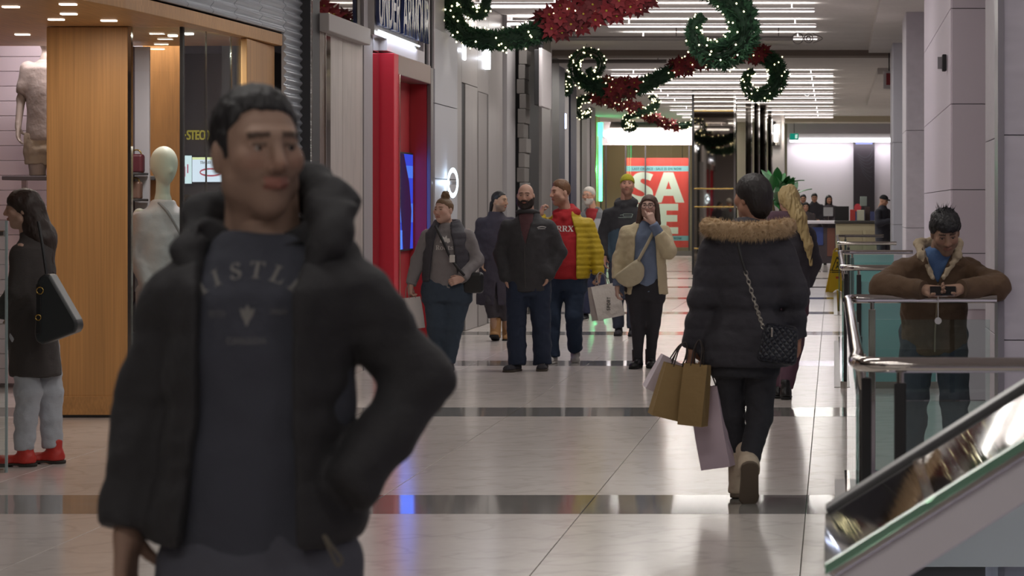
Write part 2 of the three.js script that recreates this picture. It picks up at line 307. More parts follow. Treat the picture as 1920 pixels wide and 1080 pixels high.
// ---------- dark column, marble front, red portal, grey fronts ----------
{
  const c = struct('wall_left_column', box(-5.2, -4.535, 0, CEIL, -20.85, -21.2), std(0x2b2a2d, 0.5), 'black square column');
  part('edge_trim', box(-4.54, -4.528, 0, CEIL, -20.845, -20.87), M.steel, c);
  const w = struct('wall_left_marble', box(-5.4, -4.60, 0, CEIL, -21.2, -23.96), M.greystoneDark);
  const seg = (d0, d1, mat, name, x = -4.56, y0 = 0, y1 = 3.14) => part(name, rbox(0.05, y1 - y0, d1 - d0 - 0.012, 0.004, x, (y0 + y1) / 2, -(d0 + d1) / 2), mat, w);
  const pale = phys(0xe6e2de, { map: rep(marbleTex, 0.8, 0.4), roughness: 0.3 }), brownMarble = phys(0x8d7a70, { map: rep(marbleTex, 1.5, 1), roughness: 0.2 });
  seg(21.2, 21.42, brownMarble, 'stone_panel'); seg(21.42, 21.62, M.steel, 'steel_bar', -4.55); seg(21.66, 22.2, pale, 'stone_panel'); seg(22.2, 23.15, pale, 'stone_panel');
  seg(23.15, 23.6, M.panel, 'trim_panel', -4.55, 0, CEIL); seg(23.6, 23.95, M.chrome, 'mirror_strip', -4.555, 0, CEIL);
  seg(21.2, 23.1, M.mirror, 'mirror_panel', -4.57, 3.3, CEIL);
  part('beam', rbox(0.16, 0.16, 1.9, 0.01, -4.53, 3.215, -22.15), std(0xb5b0ae, 0.5), w);
  // red portal
  const r = thing('red_portal', 'bright red portal of the sports shop with bronze lintel', 'portal', [0, 0, 0]);
  part('jamb', rbox(0.36, 3.12, 0.25, 0.008, -4.57, 1.56, -24.125), M.red, r); part('jamb_edge', box(-4.392, -4.376, 0, 2.92, -24.24, -24.27), M.steel, r);
  part('lintel', rbox(0.3, 0.2, 1.95, 0.008, -4.54, 3.02, -25.22), phys(0x9c8478, { metalness: 0.6, roughness: 0.35 }), r);
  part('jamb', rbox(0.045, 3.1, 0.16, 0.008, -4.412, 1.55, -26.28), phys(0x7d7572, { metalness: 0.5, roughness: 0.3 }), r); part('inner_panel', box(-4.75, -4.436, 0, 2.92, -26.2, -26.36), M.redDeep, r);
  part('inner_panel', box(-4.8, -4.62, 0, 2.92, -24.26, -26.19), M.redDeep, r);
  const fasc = struct('wall_left_sign', box(-5.2, -4.55, 3.14, CEIL, -24.02, -28.7), M.panel);
  part('white_panel', box(-4.56, -4.46, 3.145, 3.27, -24.0, -26.2), M.white, fasc);
  for (let i = 0; i < 5; i++) part('fin', box(-4.55, -4.47, 3.13, CEIL, -26.2 - i * 0.17, -26.27 - i * 0.17), i % 2 ? M.charcoal : M.offwhite, fasc);
  struct('wall_left_panel', box(-5.2, -4.52, 0, CEIL, -27.05, -28.7), std(0xa3a0a3, 0.5));
  const pw = struct('wall_left_panelling', box(-5.2, -4.55, 0, 3.12, -26.4, -27.05), M.panel);
  for (const [y0, y1] of [[0, 1.9], [1.9, 2.75], [2.75, 3.6]]) { part('panel', rbox(0.03, y1 - y0 - 0.01, 0.62, 0.004, -4.53, (y0 + y1) / 2, -26.73), M.panel, pw); part('panel', rbox(0.03, y1 - y0 - 0.01, 1.62, 0.004, -4.505, (y0 + y1) / 2, -27.88), std(0xb4b3b8, 0.5), pw); }
  struct('trim_7', box(-4.9, -4.63, 0, CEIL, -28.75, -28.95), M.black, 'black joint beside the grey stone front');
  const g = struct('wall_left_grey', box(-6, -4.72, 0, CEIL, -29.4, -34), M.greystone);
  const gp = (d0, d1, y0, y1, mat, name, x = -4.7) => part(name, rbox(0.04, y1 - y0 - 0.01, d1 - d0 - 0.01, 0.004, x, (y0 + y1) / 2, -(d0 + d1) / 2), mat, g);
  gp(29.4, 30.25, 0, CEIL, M.greystone, 'stone_panel'); gp(30.25, 30.55, 0, 3.15, M.black, 'dark_slot', -4.715); gp(30.25, 31.6, 3.15, CEIL, M.greystone, 'stone_panel'); gp(30.55, 31.6, 0, 3.15, M.greystone, 'stone_panel');
  gp(31.6, 32.4, 0, 3.1, std(0x86807e, 0.4), 'door_panel', -4.69); gp(32.4, 32.6, 0, 3.1, M.black, 'door_gap', -4.712); gp(31.6, 32.6, 3.1, CEIL, M.greystone, 'stone_panel'); gp(32.6, 34, 0, CEIL, M.greystone, 'stone_panel');
  const e = struct('wall_left_pier', box(-6, -4.62, 0, CEIL, -34, -34.9), std(0x9a9698, 0.35));
  for (let i = 0; i < 20; i++) part('rough_stone', rbox(0.1 + 0.02 * (i % 2), 0.211, 0.5, 0.012, -4.55 + 0.015 * (i % 3), 0.11 + i * 0.215, -35.2), i % 3 ? std(0x77726f, 0.8) : std(0x6a6562, 0.8), e);
}
{ // sign lettering of the sports shop, on the fascia
  const font = await new FontLoader().loadAsync('fonts/droid/droid_sans_bold.typeface.json');
  globalThis.boldFont = font;
  const sgn = thing('shop_sign', 'blue sign letters with white under-light above the red portal', 'sign', [-4.45, 3.36, -23.35]);
  const txt = 'UNDER ARMOUR'; let off = 0;
  for (const ch of txt) {
    if (ch === ' ') { off += 0.14; continue; }
    const g = new TextGeometry(ch, { font, size: 0.46, depth: 0.035, curveSegments: 4, bevelEnabled: false }); g.computeBoundingBox();
    const w = g.boundingBox.max.x - g.boundingBox.min.x; g.translate(-g.boundingBox.min.x, 0, 0); g.scale(0.62, 1, 1);
    const m = part('letter', g, phys(0x27335c, { roughness: 0.25 }), sgn); m.rotation.y = Math.PI / 2; m.position.z = -off; off += w * 0.62 + 0.025;
  }
  part('led_bar', rbox(0.02, 0.014, 2.3, 0.006, 0.02, -0.06, -1.2), glow(0xe6f0ff, 3), sgn);
  const l = new THREE.RectAreaLight(0xdde8ff, 6, 2.3, 0.05); l.position.set(0.02, -0.075, -1.2); l.rotation.set(-Math.PI / 2, 0, Math.PI / 2); sgn.add(l);
  part('backing', box(-0.1, -0.012, -0.1, 0.9, 0, -2.5), phys(0xb5b2b0, { metalness: 0.6, roughness: 0.25 }), sgn);
  const sc = thing('video_screen', 'tall blue video screen inside the red portal', 'screen', [-4.60, 0, 0]);
  const st = canvasTex(128, 512, (c, w, h) => { c.fillStyle = '#1a48d8'; c.fillRect(0, 0, w, h); c.fillStyle = '#3f7bf2'; c.fillRect(0, h * 0.12, w, h * 0.13); c.fillRect(0, h * 0.52, w, h * 0.2); c.fillStyle = '#0c1436'; c.beginPath(); c.moveTo(0, 0); c.lineTo(w * 0.4, 0); c.lineTo(w * 0.75, h * 0.3); c.lineTo(w * 0.9, h * 0.6); c.lineTo(w * 0.8, h); c.lineTo(w * 0.35, h); c.lineTo(w * 0.2, h * 0.62); c.lineTo(w * 0.1, h * 0.35); c.fill(); c.fillStyle = '#4d8cff'; c.fillRect(0, h * 0.8, w * 0.3, h * 0.2); });
  const scg = new THREE.PlaneGeometry(0.92, 1.02); const fm = part('frame', rbox(0.03, 1.06, 0.96, 0.005, 0, Y(378, 26), -25.72), M.black, sc);
  const pm = part('display', scg, new THREE.MeshStandardMaterial({ color: 0x000000, emissive: 0xffffff, emissiveMap: st, emissiveIntensity: 0.75, roughness: 0.2 }), sc); pm.rotation.y = Math.PI / 2; pm.position.set(0.017, Y(378, 26), -25.72);
  const sl = new THREE.RectAreaLight(0x4d78ff, 1.5, 0.92, 1.0); sl.position.set(0.03, Y(378, 26), -25.72); sl.rotation.y = -Math.PI / 2; sc.add(sl);
  // letters on the far panel
  const u = thing('light_sign', 'glowing white oval logo sign on panel above the woman with hair bun', 'sign', [-4.4, 0, -27.9]);
  const ring = new THREE.TorusGeometry(0.13, 0.024, 8, 28); ring.scale(0.42, 1.15, 1); const um = part('glow_ring', ring, glow(0xd8f4ff, 2), u); um.position.set(-0.02, Y(343, 28), 0);
  part('bracket', box(-0.12, 0.01, Y(343, 28) - 0.02, Y(343, 28) + 0.02, -0.05, -0.03), M.steel, u);
  const ul = new THREE.PointLight(0xc4deff, 0.15); ul.position.set(0.02, Y(343, 28), 0.1); u.add(ul);
  for (const [px, py, d, h, lab] of [[867, 94, 30.4, 0.25, 'lit white blade sign nearest the black joint of grey front'], [913, 109, 32.3, 0.3, 'lit white blade sign second along the grey stone front'], [1026, 222, 44, 0.27, 'lit bluish sign left of the navy pier'], [1056, 227, 47.85, 0.3, 'lit bluish sign between the two navy piers'], [1094, 240, 62, 0.42, 'slim lit white sign beside the mirrored SHOP lettering']]) {
    const b = thing('blade_sign', lab, 'sign', at(px, py, d).toArray());
    const w = 11 * d / FOCAL * (d > 60 ? 0.6 : 1);
    part('face', rbox(w, h, 0.16, 0.015), glow(d > 40 && d < 60 ? 0xbfd0ff : 0xf2f6ff, 3.2), b); part('bracket', rbox(1.3, 0.03, 0.36, 0.004, -0.65 - w / 2 + 0.01, h / 2 - 0.05, 0), M.charcoal, b);
    const l = new THREE.PointLight(0xe8efff, 0.04); l.position.set(w / 2 + 0.06, 0, 0); b.add(l);
  }
}
// the farther fronts, each a pier a step deeper and wider
{
  const navy = std(0x23243c, 0.5), cream = std(0xa7a19c, 0.5);
  const rows = [[992, 36, M.black], [1016, 38, M.greystone], [1019, 40, M.white], [1034, 43, M.greystoneDark], [1046, 46, navy], [1054, 48, M.panel], [1070, 52, navy], [1077, 55, cream], [1091, 58, std(0x6c6a66, 0.5)], [1097, 61, M.panel], [1108, 65, std(0x6b6769, 0.5)], [1118, 72, M.wood]];
  for (const [px, d, m] of rows) struct('wall_left_pier', box(-13, X(px, d), 0, CEIL, -d, -d - 1.2), m);
}
// ---------- far end: sale window, white wall, dark columns ----------
{
  const d = 77.5, w = struct('wall_end', box(-14, X(1300, d), 0, CEIL, -d - 3, -d - 3.2), std(0x8d7f6a, 0.7));
  struct('wall_end_band', box(X(1105, d), X(1300, d), Y(272, d), CEIL, -d, -d - 0.3), M.offwhite);
  const f = struct('window_1', box(X(1108, d), X(1300, d), 0, 0.16, -d, -d - 0.1), M.greystoneDark);
  for (const px of [1136, 1173, 1210, 1292]) part('mullion', box(X(px, d) - 0.02, X(px, d) + 0.02, 0.16, Y(272, d), -d, -d - 0.06), M.charcoal, f);
  part('pane', box(X(1108, d), X(1300, d), 0.16, Y(272, d), -d - 0.02, -d - 0.03), M.glass, f);
  const st = canvasTex(512, 720, (c, W, H) => {
    c.fillStyle = '#ee4a44'; c.fillRect(0, 0, W, H); c.fillStyle = '#8fb4bd'; c.fillRect(0, H * 0.09, W, H * 0.06); c.fillRect(0, H * 0.87, W, H * 0.055);
    c.fillStyle = '#2b4a58'; c.font = 'bold 26px sans-serif'; c.textAlign = 'center'; c.fillText('LAST CHANCE · SALE IS ON NOW', W / 2, H * 0.09 + 32); c.fillText('LAST CHANCE · SALE IS ON NOW', W / 2, H * 0.87 + 30);
    c.fillStyle = '#f2e4d8'; c.font = 'bold 320px sans-serif'; c.save(); c.scale(1.12, 1); c.lineWidth = 14; c.strokeStyle = '#f2e4d8'; c.fillText('SA', W / 2 / 1.12, H * 0.49); c.strokeText('SA', W / 2 / 1.12, H * 0.49); c.textAlign = 'right'; c.fillText('LE', W * 0.86 / 1.12, H * 0.84); c.strokeText('LE', W * 0.86 / 1.12, H * 0.84); c.restore();
  });
  const pw = X(1291, d) - X(1171, d), ph = Y(296, d) - Y(464, d);
  const po = thing('sale_poster', 'huge red SALE poster in the end shop window', 'poster', [(X(1291, d) + X(1171, d)) / 2, (Y(296, d) + Y(464, d)) / 2, -d - 0.12]);
  part('print', new THREE.PlaneGeometry(pw, ph), new THREE.MeshStandardMaterial({ map: st, roughness: 0.7 }), po); part('backing', box(-pw / 2, pw / 2, -ph / 2, ph / 2, -0.012, -0.002), M.white, po);
  for (const k of [-0.4, 0.4]) part('hanger', box(pw * k - 0.01, pw * k + 0.01, ph / 2, ph / 2 + 0.5, -0.01, 0), M.steel, po);
  const sg = thing('shop_lettering', 'white glowing SHOP lettering seen mirrored above the sale window', 'sign', at(1208, 266, d - 0.0).toArray());
  let off = 0;
  for (const ch of 'SHOP') {
    const g = new TextGeometry(ch, { font: globalThis.boldFont, size: 0.36, depth: 0.05, curveSegments: 5, bevelEnabled: false }); g.computeBoundingBox(); const wd = g.boundingBox.max.x; g.scale(-1, 1, 1);
    const ix = g.index; const gg = ix ? g.toNonIndexed() : g; const p = gg.attributes.position.array; for (let i = 0; i < p.length; i += 9) for (let c = 0; c < 3; c++) { const q = p[i + 3 + c]; p[i + 3 + c] = p[i + 6 + c]; p[i + 6 + c] = q; } gg.computeVertexNormals();
    const m = part('letter', gg, glow(0xdfeaff, 2.2), sg); m.position.x = -off; off += wd + 0.05;
  }
  const gn = thing('led_bar', 'vertical green LED light bar beside the sale window', 'light', at(1126, 480, 72.4).toArray());
  const gm = glow(0x38ffa0, 2.4);
  part('tube', rbox(0.11, 2.0, 0.06, 0.02, 0, 2.65, 0), gm, gn); part('tube', rbox(0.16, 0.42, 0.06, 0.02, 0, 3.2 + 0.62, 0.0), gm, gn); part('bracket', box(-0.02, 0.02, 0, 3.6, -0.05, -0.03), M.charcoal, gn);
  const gl = new THREE.PointLight(0x3cff9c, 3); gl.position.set(0, 2.6, 0.4); gn.add(gl);
  lampPanel('warm ceiling lamp inside the end shop behind the sale poster', -6, CEIL - 0.04, d + 1.4, 3, 1.0, 3, 0xffe2c0); lampPanel('white ceiling lamp in front of the end shop sale window', -5.6, CEIL - 0.12, d - 0.9, 3, 0.5, 26, 0xfff2ea, 0.35);
  // right far end
  const e = 75;
  struct('wall_end_white', box(X(1476, e), 8, 0, CEIL, -e, -e - 0.3), std(0xd2ccd2, 0.7));
  struct('wall_end_beige', box(X(1300, e), X(1476, e), 0, CEIL, -e - 2, -e - 2.3), std(0xa39a8c, 0.8));
  const lb = thing('light_bar', 'long white light bar along the top of far white wall', 'light', at(1580, 263, e - 0.35).toArray());
  part('diffuser', rbox(3.3, 0.12, 0.2, 0.02), glow(0xfffaff, 2.6), lb); part('rail', box(-1.65, 1.65, 0.06, 0.2, -0.3, 0.05), M.white, lb);
  const ll = new THREE.RectAreaLight(0xfff8ff, 14, 3.3, 0.2); ll.position.set(0, -0.075, 0.05); ll.rotation.x = -Math.PI / 2; lb.add(ll);
  const bn = thing('tall_banner', 'dark tall banner column on the far white wall', 'banner', at(1620, 415, e - 0.2).toArray());
  const bt = canvasTex(128, 512, (c, w, h) => { c.fillStyle = '#241d24'; c.fillRect(0, 0, w, h); c.strokeStyle = '#54606a'; c.lineWidth = 3; for (let i = 0; i < 7; i++) { c.globalAlpha = 0.35; c.beginPath(); c.moveTo(w * 0.2 + i * 4, h * (0.15 + i * 0.03)); c.quadraticCurveTo(w * 0.7, h * (0.25 + i * 0.03), w * 0.9, h * (0.1 + i * 0.06)); c.stroke(); } c.globalAlpha = 1; c.fillStyle = '#6d78b8'; c.fillRect(w * 0.1, h * 0.03, w * 0.8, 10); c.fillStyle = '#39406b'; c.fillRect(0, h * 0.76, w, h * 0.2); c.fillStyle = '#c43a45'; c.beginPath(); c.arc(w * 0.2, h * 0.72, 22, 0, 7); c.fill(); });
  part('body', box(-0.33, 0.33, -0.4, 2.55, -0.15, 0), M.black, bn); const bp = part('print', new THREE.PlaneGeometry(0.66, 2.95), new THREE.MeshStandardMaterial({ map: bt, roughness: 0.6 }), bn); bp.position.set(0, 1.075, 0.004);
  const ex = thing('exit_sign', 'small green exit sign left of the far light bar', 'sign', at(1489, 256, 73).toArray());
  const et = canvasTex(128, 96, (c, w, h) => { c.fillStyle = '#11806f'; c.fillRect(0, 0, w, h); c.fillStyle = '#dffcf2'; c.font = 'bold 60px sans-serif'; c.fillText('←', 6, 68); c.fillRect(80, 18, 12, 60); c.beginPath(); c.arc(104, 26, 10, 0, 7); c.fill(); c.fillRect(98, 38, 12, 40); });
  part('case', rbox(0.28, 0.21, 0.05, 0.01, 0, 0, -0.03), M.white, ex); const ep = part('face', new THREE.PlaneGeometry(0.26, 0.19), new THREE.MeshStandardMaterial({ map: et, emissive: 0xffffff, emissiveMap: et, emissiveIntensity: 0.6 }), ex);
  const rod1 = part('hanger', box(-0.01, 0.01, 0.1, CEIL - at(1489, 256, 73).y, -0.04, -0.02), M.charcoal, ex);
}
// mirrored column with dark glass columns beside it
{
  const d = 56, x0 = X(1299, d), x1 = X(1378, d), c = struct('wall_mirror_column', box(x0 + 0.02, x1 - 0.02, 0, CEIL, -d - 0.02, -d - 1.2), M.charcoal);
  const ys = [0, Y(466, d), Y(388, d), Y(354, d), Y(208, d), CEIL];
  for (let i = 0; i < ys.length - 1; i++) { const m = part('mirror_panel', rbox(x1 - x0 - 0.06, ys[i + 1] - ys[i] - 0.03, 0.02, 0.004, (x0 + x1) / 2, (ys[i] + ys[i + 1]) / 2, -d), M.mirror, c); if (i) part('brass_strip', rbox(x1 - x0 - 0.04, 0.03, 0.03, 0.006, (x0 + x1) / 2, ys[i], -d), M.brass, c); const s2 = part('mirror_panel', rbox(0.02, ys[i + 1] - ys[i] - 0.03, 1.14, 0.004, x1 - 0.01, (ys[i] + ys[i + 1]) / 2, -d - 0.6), M.mirror, c); }
  part('corner_post', box(x0 - 0.02, x0 + 0.03, 0, CEIL, -d + 0.02, -d - 0.04), M.black, c); part('corner_post', box(x1 - 0.03, x1 + 0.02, 0, CEIL, -d + 0.02, -d - 0.04), M.chrome, c);
  for (const [a, b, dd] of [[1398, 1410, 60], [1414, 1424, 62], [1424, 1437, 64], [1440, 1448, 66]]) {
    const q = struct('wall_dark_column', box(X(a, dd), X(b, dd), 0, CEIL, -dd, -dd - 0.3), M.darkmirror); part('edge', box(X(b, dd) - 0.02, X(b, dd) + 0.01, 0, CEIL, -dd + 0.02, -dd - 0.05), M.chrome, q);
  }
  const wl = thing('sconce_lamp', 'lit white wall lamp right of the dark columns', 'lamp', at(1455, 250, 68.085).toArray());
  part('diffuser', rbox(0.12, 0.5, 0.1, 0.03), glow(0xfff6ea, 3.5), wl); part('back_plate', box(-0.12, 0.12, -0.35, 0.35, -0.12, -0.05), M.steel, wl);
  struct('wall_right_inner', box(X(1444, 68), X(1470, 68), 0, CEIL, -68.2, -69), std(0x8f8a88, 0.6));
  const wp = new THREE.PointLight(0xfff0e0, 1.5); wp.position.set(0, 0, 0.15); wl.add(wp);
}
// lamps of the storey below, under the bridges
for (const [z, lab] of [[-7.45, 'white strip light under the bridge before the escalator'], [-17.4, 'white strip light under the bridge where the man leans']]) {
  const t = thing('strip_light', lab, 'light', [2.6, -0.505, z]); part('diffuser', rbox(3.4, 0.02, 0.12, 0.005, 0, -0.012, 0), stripMat, t);
  const l = new THREE.RectAreaLight(0xeef0ff, 90, 3.4, 0.12); l.position.y = -0.03; l.rotation.x = -Math.PI / 2; t.add(l);
}
// ---------- railings: steel handrail on glass, round each floor opening ----------
const RAIL = 1.05;
function railing(dNear, dFar, xr, label, panels) {
  const t = thing('glass_railing', label, 'railing', [EDGE - 0.015, 0, 0]);
  const run = [[xr, -dNear], [0.12, -dNear], [0.03, -dNear - 0.02], [0, -dNear - 0.12], [0, -dNear - 0.6], [0, -dFar + 0.6], [0, -dFar + 0.12], [0.03, -dFar + 0.02], [0.12, -dFar], [xr, -dFar]];
  part('handrail', tube(run.map(([x, z]) => V(x, RAIL, z)), 0.026, 14, 120), M.steel, t);
  const n = panels;
  for (let i = 0; i < n; i++) {
    const d0 = dNear + 0.25 + (i / n) * (dFar - dNear - 0.5), d1 = dNear + 0.25 + ((i + 1) / n) * (dFar - dNear - 0.5);
    part('glass_panel', box(-0.006, 0.006, 0.02, 0.93, -d0 - 0.02, -d1 + 0.02), M.glass, t);
    const p = part('post', rbox(0.035, 0.98, 0.05, 0.005, 0.03, 0.5, -d0), i % 2 ? M.steel : M.rubber, t); part('bracket', rod(V(0.02, 0.95, -d0), V(0, RAIL, -d0), 0.012, 8), M.steel, p);
  }
  for (const [d, side] of [[dNear, 1], [dFar, 0]]) {
    const m = xr > 1.5 ? 3 : 1;
    for (let i = 0; i < m; i++) {
      const a = 0.14 + (i / m) * (xr - 0.16), b = 0.14 + ((i + 1) / m) * (xr - 0.16);
      part('glass_panel', box(a + 0.02, b - 0.02, 0.02, 0.93, -d - 0.006, -d + 0.006), side && d > 15 ? M.tealglass : M.glass, t);
      const p = part('post', rbox(0.04, 0.98, 0.035, 0.005, a, 0.5, -d), side ? M.rubber : M.steel, t); part('bracket', rod(V(a, 0.95, -d), V(a, RAIL, -d), 0.012, 8), M.steel, p);
    }
  }
  part('base_channel', merge([box(-0.02, 0.03, 0, 0.06, -dNear, -dFar), box(0, xr, 0, 0.06, -dNear - 0.02, -dNear + 0.02), box(0, xr, 0, 0.06, -dFar - 0.02, -dFar + 0.02)]), M.steel, t);
  return t;
}
railing(8.05, 13.86, 0.86, 'nearest steel and glass railing, where the man in brown jacket leans', 4);
// the nearest rail goes on to the right
{
  const t = thing('glass_railing', 'near steel handrail crossing the right edge above the escalator', 'railing', [0.955, 0, -8.05]);
  part('handrail', rod(V(-0.02, RAIL, 0), V(4.2, RAIL, 0), 0.026, 14), M.steel, t);
  for (let i = 0; i < 3; i++) { part('glass_panel', box(0.04 + i * 1.4, 1.36 + i * 1.4, 0.02, 0.93, -0.006, 0.006), M.glass, t); const p = part('post', rbox(0.04, 0.98, 0.035, 0.005, i * 1.4 + 0.02, 0.5, 0), M.rubber, t); part('bracket', rod(V(i * 1.4 + 0.02, 0.95, 0), V(i * 1.4 + 0.02, RAIL, 0), 0.012, 8), M.steel, p); }
  part('base_channel', box(0, 4.2, 0, 0.06, -0.02, 0.02), M.steel, t);
}
railing(20.9, 28.1, 0.85, 'middle steel and glass railing with teal pane behind the wet floor sign', 4);
railing(35.0, 43.9, 0.84, 'farthest steel and glass railing before the beige kiosk', 4);
{
  const t = thing('steel_rail', 'single far steel rail in front of the man with the black cap', 'railing', [0.09, 0, -58]);
  part('handrail', rod(V(0.3, RAIL, 0), V(1.5, RAIL, 0), 0.03, 10), M.steel, t); for (const x of [0.35, 0.9, 1.45]) part('post', rod(V(x, 0, 0), V(x, RAIL, 0), 0.02, 8), M.steel, t);
}
// ---------- escalator crossing the lower right corner ----------
{
  const t = thing('escalator', 'polished steel and white escalator flank rising to the right', 'escalator', [0, 0, 0]);
  const slope = 0.63, x0 = -0.015, y0 = 0.755, len = 3.2, zf = -5.5, zb = -6.55;
  const prism = (pts, z0, z1) => { const s = new THREE.Shape(); pts.forEach(([x, y], i) => (i ? s.lineTo(x, y) : s.moveTo(x, y))); s.closePath(); const g = new THREE.ExtrudeGeometry(s, { depth: Math.abs(z1 - z0), bevelEnabled: true, bevelThickness: 0.004, bevelSize: 0.004, bevelSegments: 1 }); g.translate(0, 0, Math.min(z0, z1)); return g; };
  const line = (x, dy = 0) => [x, y0 + dy + (x - x0) * slope];
  part('side_cladding', prism([line(x0, -0.012), line(x0 + len, -0.012), line(x0 + len, -0.12), line(x0 + 0.17, -0.14), [x0 + 0.05, y0 - 0.05]], zf - 0.02, zf - 0.32), std(0xe2dde2, 0.45), t);
  part('soffit', prism([line(x0 + 0.1, -0.04), line(x0 + len, -0.04), line(x0 + len, -0.11), line(x0 + 0.2, -0.11)], zf - 0.32, zb), M.white, t);
  const deck = part('deck', prism([line(x0), line(x0 + len), line(x0 + len, -0.03), line(x0 + 0.02, -0.03)], zf, zb + 0.1), phys(0xb4b2af, { metalness: 1, roughness: 0.035 }), t);
  part('seam', prism([line(x0 + 0.23, 0.002), line(x0 + 0.245, 0.002), line(x0 + 0.245, -0.01), line(x0 + 0.23, -0.01)], zf, zb + 0.1), M.steel, deck);
  part('handrail', prism([line(x0, 0.012), line(x0 + len, 0.03), line(x0 + len, -0.02), line(x0 + 0.01, -0.02)], zb + 0.1, zb), std(0x4a4a4c, 0.3), t);
  part('glass_edge', prism([line(x0, 0.008), line(x0 + len, 0.008), line(x0 + len, -0.012), line(x0, -0.012)], zf + 0.012, zf), phys(0x8fc0a4, { roughness: 0.1, transmission: 0.5, thickness: 0.01 }), t);
}
// ---------- wet floor sign ----------
{
  const d = 44.6, t = thing('wet_floor_sign', 'yellow folding wet floor caution sign beside the railing', 'sign', [X(1568, d), 0, -d]); t.scale.setScalar(1.2); t.rotation.y = 0.25;
  const tex = canvasTex(256, 512, (c, w, h) => { c.fillStyle = '#d9b31c'; c.fillRect(0, 0, w, h); c.strokeStyle = '#2a2410'; c.lineWidth = 12; c.beginPath(); c.moveTo(w / 2, h * 0.2); c.lineTo(w * 0.78, h * 0.5); c.lineTo(w * 0.22, h * 0.5); c.closePath(); c.stroke(); c.lineWidth = 14; c.beginPath(); c.moveTo(w * 0.5, h * 0.3); c.lineTo(w * 0.52, h * 0.38); c.lineTo(w * 0.42, h * 0.46); c.moveTo(w * 0.52, h * 0.38); c.lineTo(w * 0.6, h * 0.47); c.stroke(); c.fillStyle = '#2a2410'; c.fillRect(w * 0.2, h * 0.53, w * 0.6, 12); c.fillStyle = '#b8401c'; c.fillRect(w * 0.4, h * 0.64, w * 0.2, 26); });
  const leaf = (sgn) => {
    const s = new THREE.Shape(); s.moveTo(-0.15, 0); s.lineTo(-0.06, 0.62); s.quadraticCurveTo(0, 0.66, 0.06, 0.62); s.lineTo(0.15, 0); s.lineTo(0.09, 0); s.quadraticCurveTo(0, 0.09, -0.09, 0); s.closePath();
    const g = new THREE.ExtrudeGeometry(s, { depth: 0.012, bevelEnabled: false }), p = g.attributes.position, uv = g.attributes.uv; for (let i = 0; i < p.count; i++) uv.setXY(i, p.getX(i) / 0.32 + 0.5, p.getY(i) / 0.68);
    const m = part('panel', g, new THREE.MeshStandardMaterial({ map: tex, roughness: 0.5 }), t); m.rotation.x = -sgn * 0.2; m.position.z = sgn * 0.13; if (sgn < 0) { m.rotation.y = Math.PI; m.rotation.x = 0.0; m.position.z = -0.1; m.rotation.set(0.2, 0, 0); }
  };
  leaf(1); leaf(-1); part('handle', tube([[-0.05, 0.62, 0], [0, 0.67, 0], [0.05, 0.62, 0]], 0.012, 8), std(0xd9b31c, 0.5), t);
}
// ---------- plant ----------
{
  const d = 50, t = thing('potted_plant', 'broad-leaved green plant in a planter beside the dark columns', 'plant', [X(1462, d), 0, -d]);
  const pot = new THREE.LatheGeometry([[0, 0], [0.22, 0], [0.3, 0.75], [0.31, 0.8], [0.27, 0.8], [0.26, 0.76], [0, 0.76]].map(([x, y]) => new THREE.Vector2(x, y)), 24); part('planter', pot, std(0x4c4a48, 0.5), t);
  const leafMats = [std(0x2f6e3a, 0.45), std(0x3c8447, 0.45), std(0x24582f, 0.5)];
  part('stem', merge([rod(V(0, 0.7, 0), V(0.02, 1.75, 0), 0.03, 8), rod(V(0, 0.7, 0), V(-0.15, 1.7, 0.05), 0.025, 8), rod(V(0, 0.7, 0), V(0.2, 1.65, 0), 0.025, 8)]), std(0x5a4a34, 0.8), t);
  for (let i = 0; i < 34; i++) {
    const a = rnd() * Math.PI * 2, tilt = 0.15 + rnd() * 0.95, L = 0.42 + rnd() * 0.28, w = 0.07 + rnd() * 0.04, pos = [], idx = [], N = 6;
    for (let k = 0; k <= N; k++) { const u = k / N, ww = w * Math.sin(Math.PI * Math.min(1, u * 0.93 + 0.07)) , r = L * u * Math.sin(tilt), y = L * u * Math.cos(tilt) - 0.16 * u * u * tilt; for (const s of [-1, 0, 1]) { pos.push(Math.cos(a) * r - Math.sin(a) * ww * s, y + (s ? 0.02 : 0), Math.sin(a) * r + Math.cos(a) * ww * s); } }
    for (let k = 0; k < N; k++) for (let s = 0; s < 2; s++) { const q = k * 3 + s; idx.push(q, q + 1, q + 3, q + 1, q + 4, q + 3); }
    const g = new THREE.BufferGeometry(); g.setAttribute('position', new THREE.Float32BufferAttribute(pos, 3)); g.setIndex(idx); g.computeVertexNormals();
    const m = part('leaf', g, leafMats[i % 3].clone ? leafMats[i % 3] : leafMats[0], t); leafMats[i % 3].side = THREE.DoubleSide; m.position.set((rnd() - 0.5) * 0.45, 1.45 + rnd() * 0.55, (rnd() - 0.5) * 0.3);
  }
}
